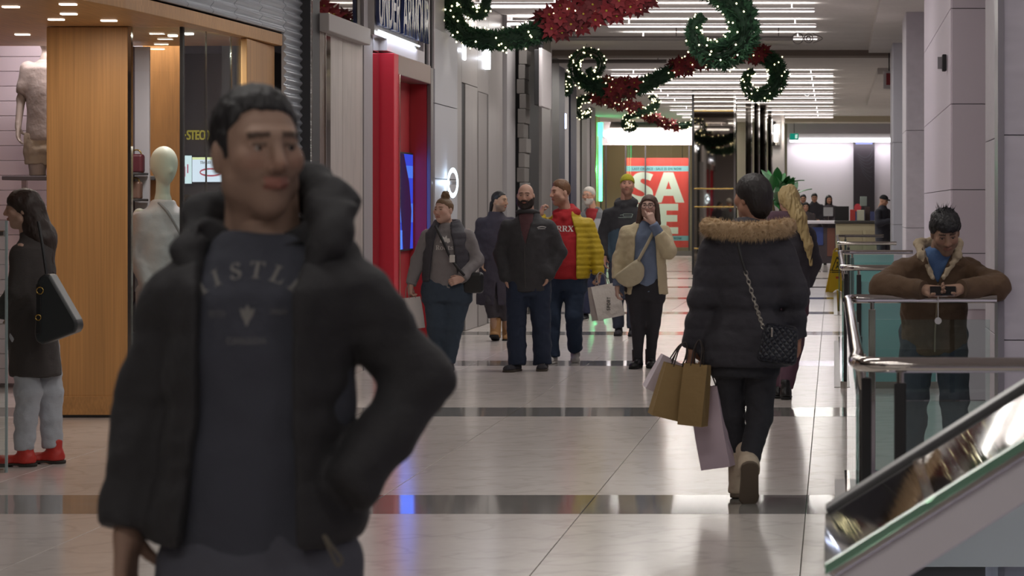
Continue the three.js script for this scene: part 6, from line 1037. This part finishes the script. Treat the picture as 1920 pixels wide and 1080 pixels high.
  const bw = 0.21, bh = 0.21, qg = new RoundedBoxGeometry(bw, bh, 0.1, 3, 0.035), pp = qg.attributes.position; for (let i = 0; i < pp.count; i++) { const y = pp.getY(i); pp.setX(i, pp.getX(i) * (1.05 - (y + bh / 2) * 0.9)); } qg.computeVertexNormals(); qg.translate(0, bh / 2, 0);
  const bagMat = phys(0x1d1f2b, { roughness: 0.35, bumpMap: rep(dataTex(128, 128, (u, v) => { const k = Math.min(Math.abs(((u + v) * 4) % 1 - 0.5), Math.abs((((u - v) * 4) % 1 + 1) % 1 - 0.5)) * 2; return [Math.sqrt(k), Math.sqrt(k), Math.sqrt(k)]; }), 1.4, 1.4), bumpScale: 0.01 });
  const bm = part('bag_body', qg, bagMat, bag); bm.rotation.z = -0.14;
  const chain = new THREE.CatmullRomCurve3([V(-0.07, 0.2, 0.02), V(-0.11, 0.32, 0.0), V(-0.16, 0.48, -0.02)]);
  const links = []; for (let i = 0; i < 15; i++) { const o = chain.getPoint(i / 14), g = new THREE.TorusGeometry(0.012, 0.0035, 5, 10); g.scale(0.75, 1.25, 1); if (i % 2) g.rotateY(1.3); g.rotateZ(0.3); g.translate(o.x, o.y, o.z); links.push(g); } part('chain', mergeGeometries(links), phys(0xb9b3aa, { metalness: 1, roughness: 0.3 }), bag);
  part('strap', tube([[-0.16, 0.48, -0.02], [-0.185, 0.56, -0.03], [-0.205, 0.64, -0.06]], 0.008, 8), M.black, bag); part('zip_tag', rbox(0.012, 0.05, 0.012, 0.003, -0.02, 0.17, 0.06), M.steel, bag);
  // carrier bags in her hand
  const hx = bx - 0.305, kraft = std(0x92784f, 0.85, 0, { bumpMap: rep(wrinkleTex, 1, 1), bumpScale: 0.006 }), pink = std(0xd6c2d0, 0.6), twine = std(0x3a3230, 0.8);
  paperBag('white paper bag leftmost in the hand of the fur hood woman', [hx - 0.07, 0.735, -d - 0.08], [0.2, 0.2, 0.08], 0.35, std(0xcfc3cc, 0.7), twine, null, -0.5);
  paperBag('brown kraft paper bag on the left in fur hood woman hand', [hx - 0.055, 0.725, -d + 0.06], [0.16, 0.29, 0.09], 0.35, kraft, twine, null, -0.28);
  paperBag('brown kraft paper bag on the right in fur hood woman hand', [hx + 0.05, 0.735, -d + 0.1], [0.14, 0.33, 0.09], -0.35, kraft, twine, null, -0.08);
  paperBag('large glossy pale pink bag lowest in fur hood woman hand', [hx + 0.09, 0.60, -d - 0.06], [0.2, 0.44, 0.13], -0.6, pink, twine, null, 0.2).scale.set(1, 1, 1);
}
// ---------- blonde woman walking ahead of her ----------
{
  const d = 19.8, p = makePerson({ label: 'woman with long blonde hair in dark coat, partly hidden by parka woman', px: 1474, d, cell: 0.012 }), PI = Math.PI;
  const head = { c: [0.02, 1.635, -0.02], yaw: PI + 0.25, pitch: 0.1, s: 0.97, female: true, cell: 0.008, noEyes: true };
  const A = [[-0.18, 1.38, 0], [-0.22, 1.1, 0], [-0.24, 0.86, -0.06]], B = [[0.18, 1.38, 0], [0.22, 1.12, -0.05], [0.16, 0.93, -0.15]], LA = [[-0.08, 0.8, 0], [-0.08, 0.45, 0], [-0.06, 0.09, -0.05]], LB = [[0.08, 0.8, 0], [0.07, 0.45, 0], [0.0, 0.09, 0.08]];
  const coat = [[0.85, 0.2, 0.15], [1.0, 0.19, 0.15], [1.2, 0.195, 0.15], [1.37, 0.185, 0.12], [1.45, 0.12, 0.1], [1.5, 0.095, 0.09]];
  bodyMesh(p, { skin: 0xbf9480, head, yaw: PI, rows: rowsScale(coat.slice(0, 4), 0.82), bones: [...armBones(A), ...armBones(B), ...legBones(LA), ...legBones(LB), [[0.02, 1.55, -0.02], [0, 1.42, 0], 0.048, 0.055]], hands: [{ w: A[2], dir: [0, -1, 0], palm: [0.8, 0, 0.1], thumb: -1, cell: 0.008 }, { w: B[2], dir: [-0.3, -0.6, -0.6], palm: [-0.8, 0, 0.2], thumb: 1, cell: 0.008 }] });
  const m1 = col(0x563b4a), m2 = col(0x37343d);
  wear(p, 'coat', { rows: coat, yaw: PI, limbs: [{ j: A, r: [0.082, 0.07, 0.056] }, { j: B, r: [0.082, 0.07, 0.056] }], disp: quilt(0.1, 0.007, 9), adds: [cone([-0.1, 1.49, 0.05], [0.1, 1.49, 0.05], 0.055, 0.055)], paint: (x, y, z) => (y > 1.42 ? m1 : m2) }, phys(0xffffff, { vertexColors: true, roughness: 0.7 }));
  wear(p, 'trousers', { rows: [[0.7, 0.18, 0.135], [0.9, 0.18, 0.135]], yaw: PI, limbs: [{ j: LA, r: [0.1, 0.075, 0.06] }, { j: LB, r: [0.1, 0.075, 0.06] }], disp: wrinkle(0.006, 11, 3) }, cloth(0x563b4a));
  for (const a of [LA[2], LB[2]]) shoe(p, { ankle: [a[0], 0.085, a[2]], yaw: PI, mat: leatherBlack, sole: soleBlack, shaft: 0.08, cell: 0.011 });
  const s1 = cone([0.0, 0.0, -0.06], [-0.06, -0.17, -0.14], 0.075, 0.055), s2 = cone([-0.06, -0.17, -0.14], [-0.13, -0.4, -0.15], 0.05, 0.036), s3 = cone([-0.13, -0.4, -0.15], [-0.15, -0.56, -0.13], 0.034, 0.012);
  hair(p, head, (x, y, z) => { let m = smax(cranium(x, y, z, 0.016), -hairline(y, z, -0.015), 0.01); m = smin(m, s1(x, y, z), 0.04); m = smin(m, s2(x, y, z), 0.03); m = smin(m, s3(x, y, z), 0.02); return Math.abs(m) < 0.06 ? m + 0.012 * noise.noise(x * 60 + y * 10, y * 6, z * 60) + 0.01 * noise.noise(x * 14, y * 9, z * 14) : m; }, [-0.26, -0.64, -0.26], [0.12, 0.16, 0.12], 0xb39c6e, 0.006);
}
// ---------- man leaning on the railing ----------
{
  const d = 14.3, p = makePerson({ label: 'man in brown work jacket leaning on the railing with phone', px: 1752, d, cell: 0.009 });
  const head = { c: [0.052, 1.425, 0.29], yaw: 0.12, pitch: 0.45, roll: 0.08, s: 1.0, cell: 0.0045, gaze: 0 };
  const A = [[-0.19, 1.235, 0.12], [-0.315, 1.115, 0.34], [-0.085, 1.105, 0.52]], B = [[0.2, 1.235, 0.12], [0.35, 1.115, 0.34], [0.135, 1.11, 0.52]];
  const LA = [[-0.1, 0.82, -0.12], [-0.12, 0.45, -0.02], [-0.14, 0.09, -0.1]], LB = [[0.1, 0.82, -0.12], [0.12, 0.45, 0.0], [0.13, 0.09, -0.05]];
  const body = [[0.7, 0.2, 0.14, 0.0, -0.1], [0.85, 0.195, 0.145, 0.0, -0.06], [1.0, 0.2, 0.15, 0, 0.0], [1.15, 0.215, 0.15, 0.0, 0.09], [1.25, 0.2, 0.125, 0, 0.15], [1.31, 0.12, 0.095, 0.01, 0.19], [1.35, 0.085, 0.08, 0.015, 0.22]];
  bodyMesh(p, { skin: 0x977866, lip: 0x84524a, brow: 0x15110f, beard: 0x2c2420, stubble: 0.2, head, rows: rowsScale(body.slice(0, 5), 0.8), bones: [...armBones(A), ...armBones(B), ...legBones(LA), ...legBones(LB), [[0.03, 1.37, 0.24], [0.01, 1.24, 0.16], 0.055, 0.062]], hands: [{ w: A[2], dir: [1, -0.12, 0.25], palm: [0.1, 0.5, 0.8], thumb: 1, curl: [0.5, 0.7, 0.5], cell: 0.004 }, { w: B[2], dir: [-1, -0.12, 0.25], palm: [-0.1, 0.5, 0.8], thumb: -1, curl: [0.5, 0.7, 0.5], cell: 0.004 }] });
  wear(p, 'blue_shirt', { rows: [[1.0, 0.15, 0.115, 0, 0.02], [1.15, 0.16, 0.12, 0, 0.09], [1.25, 0.14, 0.105, 0.005, 0.148], [1.31, 0.1, 0.085, 0.02, 0.19], [1.345, 0.085, 0.08, 0.03, 0.215]], disp: wrinkle(0.006, 15, 3) }, cloth(0x54719e));
  const jm = cloth(0x594330, 0.85), vOpen = (x, y, z) => Math.max(Math.abs(x - 0.01) - 0.085 * clamp((y - 1.13) / 0.19, 0, 1), -(z - 0.12), 1.13 - y);
  const jk = wear(p, 'work_jacket', { rows: body, limbs: [{ j: A, r: [0.088, 0.076, 0.052] }, { j: B, r: [0.088, 0.076, 0.052] }], disp: wrinkle(0.009, 11, 6), cuts: [vOpen, (x, y, z) => sph(x - 0.03, y - 1.42, z - 0.28, 0.115)], k: 0.04 }, jm);
  const colr = (s) => [cone([s * 0.115 + 0.02, 1.365, 0.14], [s * 0.105 + 0.02, 1.3, 0.245], 0.027, 0.024), cone([s * 0.105 + 0.02, 1.3, 0.245], [s * 0.03 + 0.01, 1.165, 0.262], 0.024, 0.012), cone([s * 0.115 + 0.02, 1.365, 0.14], [0.02, 1.37, 0.06], 0.03, 0.035)];
  wear(p, 'shearling_collar', { adds: [...colr(-1), ...colr(1)], ka: 0.02, disp: wrinkle(0.006, 45, 2), extra: [[-0.2, 1.1, 0], [0.24, 1.42, 0.36]] }, cloth(0xb5a48c, 1), 0.007);
  part('zip', tube([[0.01, 1.13, 0.265], [0.008, 1.0, 0.16], [0.0, 0.85, 0.1], [0, 0.72, 0.05]], 0.005, 6), std(0x8a7a62, 0.5), p);
  for (const s of [-1, 1]) { const a = part('cuff', (() => { const w = s < 0 ? A : B, e = V(...w[2]), m = V(...w[1]), dir = e.clone().sub(m).normalize(), g = new THREE.CylinderGeometry(0.053, 0.055, 0.045, 20, 1, false); g.applyQuaternion(new THREE.Quaternion().setFromUnitVectors(V(0, 1, 0), dir)); g.translate(e.x - dir.x * 0.018, e.y - dir.y * 0.018, e.z - dir.z * 0.018); return g; })(), jm, p); }
  for (const s of [-1, 1]) { const f = part('chest_pocket', rbox(0.12, 0.012, 0.012, 0.004), jm, p); let z = 0.5; while (z > 0 && jk.field(s * 0.12, 1.12, z) > 0.001) z -= 0.003; f.position.set(s * 0.12, 1.12, z + 0.004); f.rotation.z = s * -0.1; f.rotation.x = -0.5; }
  wear(p, 'trousers', { rows: [[0.7, 0.18, 0.135, 0, -0.11], [0.9, 0.18, 0.13, 0, -0.06]], limbs: [{ j: LA, r: [0.105, 0.085, 0.078] }, { j: LB, r: [0.105, 0.085, 0.078] }], disp: wrinkle(0.01, 10, 4) }, cloth(0x383c47));
  for (const a of [LA[2], LB[2]]) shoe(p, { ankle: [a[0], 0.085, a[2]], mat: leatherBlack, sole: soleBlack });
  hair(p, head, (x, y, z) => smin(shortHair(0.02, 0.002 + 0.0, 0.012)(x, y, z) + 0.006 * Math.max(0, noise.noise(x * 90, 1.7, z * 20)), Math.max(ell(x - 0.01, y - 0.07, z - 0.06, 0.062, 0.04, 0.04), 0.045 - y), 0.02) + 0.005 * noise.noise(x * 45, y * 30, z * 45), [-0.13, -0.11, -0.15], [0.13, 0.18, 0.14], 0x19171a, 0.0045);
  const tuft = []; for (let i = 0; i < 60; i++) { const a = rnd() * 6.28, r = rnd() * 0.05, b = V(Math.cos(a) * r, 0.125 + rnd() * 0.01, Math.sin(a) * r - 0.02), e = b.clone().add(V((rnd() - 0.35) * 0.06, 0.02 + rnd() * 0.035, (rnd() - 0.5) * 0.05)), w = 0.003; tuft.push(b.x - w, b.y, b.z, b.x + w, b.y, b.z, e.x, e.y, e.z); }
  const tg = new THREE.BufferGeometry(); tg.setAttribute('position', new THREE.Float32BufferAttribute(tuft, 3)); tg.computeVertexNormals(); tg.applyMatrix4(headMatrix(head)); part('hair_tufts', tg, std(0x19171a, 0.6, 0, { side: THREE.DoubleSide }), p);
  const ph = thing('phone', 'dark phone held in both hands by man at the railing', 'phone', [X(1752, d) + 0.025, 1.10, -d + 0.575]); const pm = part('case', rbox(0.15, 0.075, 0.01, 0.004), M.blackGloss, ph); pm.rotation.x = -0.9; const scr = part('screen', rbox(0.138, 0.066, 0.002, 0.001, 0, 0, -0.0058), glow(0xcfd8ff, 0.5, 0x101014), ph); scr.rotation.x = -0.9;
  const ln = thing('key_tag', 'small white round tag dangling below the phone', 'tag', [X(1752, d) - 0.004, 1.05, -d + 0.6]); part('cord', rod(V(0, 0.02, 0), V(0, -0.1, 0), 0.003, 6), std(0xb5b0ac, 0.7), ln); const dg = new THREE.CylinderGeometry(0.02, 0.02, 0.005, 20); dg.rotateX(Math.PI / 2); dg.translate(0, -0.12, 0); part('disc', dg, std(0xb9b6b6, 0.5), ln);
}
// ---------- people at the far kiosk ----------
function smallPerson(o) {
  const p = makePerson({ label: o.label, px: o.px, d: o.d, cell: 0.018, group: o.group }), h = o.h, yw = o.yaw || 0;
  const sx = Math.cos(yw), sz = -Math.sin(yw), fw = [Math.sin(yw), Math.cos(yw)];
  const J = (r, y, f) => [r * sx + f * fw[0], y, r * sz + f * fw[1]];
  const head = { c: J(0, h - 0.12, 0.03), yaw: yw + (o.look || 0), pitch: o.pitch || 0.1, s: 0.98, cell: 0.012 };
  const sh = h - 0.33, A = [J(-0.19, sh, 0), J(-0.24, sh - 0.27, 0.03), J(-0.12, o.phone ? sh - 0.2 : sh - 0.42, o.phone ? 0.3 : 0.2)], B = [J(0.19, sh, 0), J(0.24, sh - 0.27, 0.03), J(0.12, o.phone ? sh - 0.2 : sh - 0.42, o.phone ? 0.3 : 0.2)];
  const hip = h * 0.53, LA = [J(-0.1, hip, 0), J(-0.1, h * 0.28, 0.03), J(-0.1, 0.09, 0)], LB = [J(0.1, hip, 0), J(0.1, h * 0.28, 0.03), J(0.1, 0.09, 0)];
  const rows = [[hip - 0.08, 0.2, 0.15], [hip + 0.12, 0.195, 0.15], [sh - 0.15, 0.21, 0.15], [sh, 0.19, 0.12], [sh + 0.09, 0.09, 0.08], [sh + 0.12, 0.08, 0.075]];
  bodyMesh(p, { skin: o.skin || 0xb58a74, head, yaw: yw, rows: rowsScale(rows.slice(0, 4), 0.8), bones: [...armBones(A), ...armBones(B), ...legBones(LA), ...legBones(LB), [J(0, h - 0.2, 0), J(0, sh + 0.02, 0), 0.055, 0.06]], hands: [A, B].map((a, i) => ({ w: a[2], dir: [fw[0], 0.1, fw[1]], palm: [0, 1, 0], thumb: i ? 1 : -1, cell: 0.011 })) });
  wear(p, 'jacket', { rows, yaw: yw, limbs: [{ j: A, r: [0.085, 0.07, 0.055] }, { j: B, r: [0.085, 0.07, 0.055] }], disp: wrinkle(0.008, 8, o.px) }, cloth(o.coat));
  wear(p, 'trousers', { rows: [[hip - 0.15, 0.18, 0.135], [hip, 0.18, 0.135]], yaw: yw, limbs: [{ j: LA, r: [0.1, 0.08, 0.07] }, { j: LB, r: [0.1, 0.08, 0.07] }] }, cloth(0x3c3c45));
  for (const a of [LA[2], LB[2]]) shoe(p, { ankle: [a[0], 0.085, a[2]], yaw: yw, mat: leatherBlack, sole: soleBlack, cell: 0.014 });
  if (o.cap) hair(p, head, (x, y, z) => Math.min(Math.max(cranium(x, y, z, 0.012), 0.035 - y + 0.1 * z), Math.max(ell(x, y - 0.05, z - 0.11, 0.06, 0.012, 0.06), 0.03 - y)), [-0.11, -0.05, -0.14], [0.11, 0.16, 0.2], 0x17171a, 0.011, 'cap', 0.9);
  if (!o.cap || o.long) { const l1 = cone([0.07, 0.02, -0.01], [0.085, -0.2, 0.0], 0.035, 0.03); hair(p, head, (x, y, z) => { let m = shortHair(0.014, -0.002)(x, y, z); if (o.long) m = smin(m, l1(Math.abs(x), y, z), 0.03); return m; }, [-0.14, -0.26, -0.14], [0.14, 0.16, 0.13], 0x1d181a, 0.011); }
  return p;
}
smallPerson({ label: 'man with black cap and jacket looking at phone right of kiosk', px: 1655, d: 51, h: 1.83, yaw: 1.0, pitch: 0.3, coat: 0x31313b, cap: true, phone: true });
smallPerson({ label: 'far person in dark coat, tallest of the group behind the white table', px: 1527, d: 64, h: 1.94, coat: 0x322f36 });
smallPerson({ label: 'far person in dark coat leftmost behind the white table', px: 1506, d: 65, h: 1.92, coat: 0x3d363b });
smallPerson({ label: 'far person with long dark hair right behind the menu stand', px: 1554, d: 65.5, h: 1.9, coat: 0x393238, long: true, look: 0.4 });
smallPerson({ label: 'far shorter person with long hair in front of the leftmost one', px: 1511, d: 62.5, h: 1.7, coat: 0x423b3e, long: true });
// ---------- mannequins ----------
{
  const skinM = std(0xa4988e, 0.55), d = 20.6, s = FOCAL / d, base = Y(330, d) + 0.0;
  const g = thing('mannequin', 'mannequin in beige tee shirt and shorts behind the oak pillar', 'mannequin', [X(89, d), base, -d]);
  // heights are above the shelf it stands on
  const A = [[-0.165, 0.92, 0], [-0.225, 0.66, 0], [-0.225, 0.42, 0.08]], B = [[0.165, 0.92, 0], [0.2, 0.66, 0], [0.2, 0.42, 0.06]], LA = [[-0.09, 0.32, 0], [-0.085, 0.1, 0], [-0.085, 0.0, 0]], LB = [[0.09, 0.32, 0], [0.085, 0.1, 0], [0.085, 0.0, 0]];
  const rows = [[0.28, 0.16, 0.115], [0.45, 0.145, 0.105], [0.7, 0.165, 0.115], [0.92, 0.165, 0.1], [0.99, 0.07, 0.06], [1.04, 0.05, 0.05]];
  const bones = [...armBones(A, [0.045, 0.036, 0.026]), ...armBones(B, [0.045, 0.036, 0.026]), ...legBones(LA, [0.08, 0.07, 0.068]), ...legBones(LB, [0.08, 0.07, 0.068]), [[0, 1.1, 0], [0, 0.95, 0], 0.045, 0.05]].map((b) => cone(...b)), tr = trunk(rows), hd = (x, y, z) => ell(x, y - 1.19, z - 0.01, 0.075, 0.115, 0.095);
  const fs = handCones({ w: A[2], dir: [0.05, -1, 0.1], palm: [0.8, 0, 0], thumb: -1, curl: [0.25, 0.35, 0.3] }).concat(handCones({ w: B[2], dir: [0, -1, 0.1], palm: [-0.8, 0, 0], thumb: 1, curl: [0.25, 0.35, 0.3] })).map((c) => cone(...c));
  part('body', meshField((x, y, z) => { let m = smin(tr(x, y, z), hd(x, y, z), 0.02); for (const b of bones) m = smin(m, b(x, y, z), 0.025); for (const b of fs) m = smin(m, b(x, y, z), 0.006); return smax(m, -y, 0.004); }, [-0.32, -0.02, -0.2], [0.32, 1.35, 0.3], 0.0085), skinM, g);
  g.cellSize = 0.009;
  wear(g, 'tee_shirt', { rows: [[0.3, 0.182, 0.145], [0.5, 0.172, 0.138], [0.75, 0.18, 0.14], [0.92, 0.18, 0.122], [0.98, 0.09, 0.075], [1.0, 0.075, 0.068]], limbs: [{ j: [A[0], [-0.19, 0.76, 0], [-0.2, 0.7, 0.0]], r: [0.068, 0.068, 0.068] }, { j: [B[0], [0.19, 0.76, 0], [0.2, 0.7, 0.0]], r: [0.075, 0.072, 0.07] }], disp: wrinkle(0.0025, 9, 2) }, cloth(0x9c9088));
  wear(g, 'shorts', { rows: [[0.2, 0.18, 0.135], [0.36, 0.175, 0.13]], limbs: [{ j: [LA[0], [-0.09, 0.2, 0], [-0.09, 0.1, 0]], r: [0.1, 0.1, 0.1] }, { j: [LB[0], [0.09, 0.2, 0], [0.09, 0.1, 0]], r: [0.1, 0.1, 0.1] }], disp: wrinkle(0.006, 10, 5) }, cloth(0xa99c88));
}
{
  const d = 18.45, g = thing('mannequin', 'bald mannequin in pale pink blazer with bag strap behind glass', 'mannequin', [X(306, d), 0, -d]); g.cellSize = 0.009; g.scale.setScalar(1.12);
  const yaw = 0.75, R = (x, y, z) => [x * Math.cos(yaw) + z * Math.sin(yaw), y, -x * Math.sin(yaw) + z * Math.cos(yaw)];
  const A = [R(-0.175, 1.36, 0), R(-0.2, 1.1, -0.04), R(-0.14, 0.86, 0.06)], B = [R(0.175, 1.36, 0), R(0.21, 1.12, -0.03), R(0.15, 0.95, 0.12)], LA = [R(-0.09, 0.82, 0), R(-0.09, 0.45, 0), R(-0.09, 0.03, 0)], LB = [R(0.09, 0.82, 0), R(0.09, 0.45, 0.02), R(0.09, 0.03, 0)];
  const rows = [[0.78, 0.16, 0.115], [1.0, 0.125, 0.1], [1.2, 0.155, 0.115], [1.36, 0.16, 0.095], [1.44, 0.06, 0.055], [1.48, 0.05, 0.05]], tr = trunk(rows, yaw);
  const bones = [...armBones(A), ...armBones(B), ...legBones(LA), ...legBones(LB), [R(0, 1.62, 0), R(0, 1.4, -0.01), 0.045, 0.052]].map((b) => cone(...b)), c = R(0, 1.69, 0.015), co = Math.cos(yaw), si = Math.sin(yaw);
  part('body', meshField((x, y, z) => { const lx = x - c[0], lz = z - c[2], rx = lx * co - lz * si, fz = lx * si + lz * co; let m = smin(ell(rx, y - 1.71, fz + 0.005, 0.088, 0.118, 0.108), ell(rx, y - 1.65, fz - 0.035, 0.052, 0.085, 0.06), 0.03); m = smin(m, sph(rx, y - 1.655, fz - 0.1, 0.01), 0.03); m = smin(m, tr(x, y, z), 0.02); for (const b of bones) m = smin(m, b(x, y, z), 0.025); return smax(m, -y, 0.004); }, [-0.3, -0.02, -0.3], [0.3, 1.87, 0.3], 0.009), std(0xd2c6b8, 0.55), g);
  wear(g, 'blazer', { rows: [[0.72, 0.185, 0.14], [0.9, 0.17, 0.13], [1.05, 0.155, 0.125], [1.2, 0.17, 0.135], [1.36, 0.175, 0.112], [1.43, 0.09, 0.08], [1.46, 0.08, 0.075]], yaw, limbs: [{ j: A, r: [0.07, 0.056, 0.045] }, { j: B, r: [0.07, 0.056, 0.045] }], disp: wrinkle(0.005, 11, 3) }, cloth(0xcbb9bd));
  wear(g, 'trousers', { rows: [[0.66, 0.17, 0.125], [0.84, 0.165, 0.12]], yaw, limbs: [{ j: LA, r: [0.1, 0.08, 0.075] }, { j: LB, r: [0.1, 0.08, 0.075] }] }, cloth(0xb3a5a8));
  strap(g, 'bag_strap', [R(-0.06, 1.44, 0.05), R(-0.03, 1.38, 0.115), R(0.06, 1.2, 0.155), R(0.13, 1.05, 0.15), R(0.19, 0.9, 0.1)], 0.02, cloth(0xa39498));
}
// ---------- goods on the shelves inside the shop ----------
{
  const d = 19.6, t = thing('shop_shelves', 'narrow lit wall shelves of shop goods left of blazer mannequin', 'shelf', [X(262, d), 0, -d]);
  for (const y of [0.55, 1.05, Y(375, d), Y(326, d)]) part('board', rbox(0.14, 0.02, 0.3, 0.004, -0.04, y, 0), std(0x4a4446, 0.4), t); part('back_panel', box(-0.12, 0.03, 0.1, 2.9, -0.2, -0.17), std(0xcabfc6, 0.7), t); part('upright', box(-0.12, -0.09, 0, 2.9, -0.17, 0.14), std(0x4c3a44, 0.5), t);
  const good = (px, py, w, h, c, lab, name) => { const o = thing(name, lab, name.includes('bag') ? 'bag' : 'box', [X(px, d), Y(py, d), -d + 0.03]); part('bag_body', rbox(w, h, 0.1, Math.min(w, h) * 0.22, 0, h / 2, 0), c, o); part('handle', new THREE.TorusGeometry(w * 0.32, 0.006, 6, 16, Math.PI).translate(0, h * 0.97, 0), M.brass, o); };
  good(258, 325.5, 0.12, 0.16, phys(0x5c2530, { roughness: 0.4 }), 'wine red small handbag on the top lit shelf', 'handbag'); good(256, 374.5, 0.1, 0.15, phys(0x7a5a50, { roughness: 0.4 }), 'brown patterned small bag on the second lit shelf', 'handbag');
  const ob = thing('price_card', 'bright white price card on the lower lit shelf', 'card', [X(257, d), 1.06, -d + 0.06]); part('card', rbox(0.1, 0.24, 0.012, 0.003, 0, 0.12, 0), std(0xf0ebea, 0.6), ob);
  const ob2 = thing('glass_bottle', 'dark bottle shaped goods on the lowest lit shelf', 'bottle', [X(259, d), 0.56, -d + 0.05]); part('bottle_body', new THREE.LatheGeometry([[0, 0], [0.04, 0], [0.045, 0.03], [0.042, 0.2], [0.015, 0.27], [0.014, 0.33], [0, 0.33]].map(([x, y]) => new THREE.Vector2(x, y)), 20), phys(0x2a2226, { roughness: 0.2 }), ob2);
  // screens and lettering deeper in the shop
  const e = 21.4, tex = canvasTex(256, 128, (c, W, H) => { c.fillStyle = '#eef0ff'; c.fillRect(0, 0, W, H); c.fillStyle = '#f2efb0'; c.fillRect(0, 0, W, 12); c.fillStyle = '#333'; c.font = 'bold 20px serif'; c.fillText('The Edit', 60, 34); c.strokeStyle = '#b84a58'; c.lineWidth = 8; c.beginPath(); c.ellipse(140, 78, 80, 18, 0, 0, 7); c.stroke(); });
  const tex2 = canvasTex(128, 128, (c, W, H) => { c.fillStyle = '#e4f0f4'; c.fillRect(0, 0, W, H); c.fillStyle = '#b8506a'; c.fillRect(40, 50, 16, 46); c.fillRect(74, 40, 16, 40); });
  for (const [px, w, h, tx, lab] of [[392, 0.3, 0.22, tex, 'bright white video screen behind the front man head'], [349, 0.1, 0.25, tex2, 'narrow lit poster screen left of the larger one']]) { const sc = thing('video_screen', lab, 'screen', at(px, 318, e).toArray()); part('frame', rbox(w + 0.02, h + 0.02, 0.03, 0.004, 0, 0, -0.02), M.black, sc); part('display', new THREE.PlaneGeometry(w, h), new THREE.MeshStandardMaterial({ color: 0, emissive: 0xffffff, emissiveMap: tx, emissiveIntensity: 0.95 }), sc); const l = new THREE.RectAreaLight(0xe8ecff, 1.0, w, h); l.position.z = 0.02; l.rotation.y = Math.PI; sc.add(l); }
  const lt = thing('yellow_lettering', 'yellow capital letters on the dark brown wall above the screens', 'sign', at(345, 262, e + 0.038).toArray()); let off = 0;
  for (const ch of '·STECO·') { const g2 = new TextGeometry(ch, { font: globalThis.boldFont, size: 0.085, depth: 0.01, curveSegments: 4, bevelEnabled: false }); g2.computeBoundingBox(); g2.scale(0.7, 1, 1); const m = part('letter', g2, glow(0xc9b23a, 0.35, 0xb9a230), lt); m.position.x = off; off += (g2.boundingBox.max.x) * 0.7 + 0.008; }
  struct('wall_shop_feature', box(X(338, e) - 0.1, X(470, e) + 0.3, 0, 2.95, -e - 0.05, -e - 0.15), std(0x54463a, 0.5), 'dark brown wall behind the screens');
}
finish(scene);
renderer.render(scene, camera);
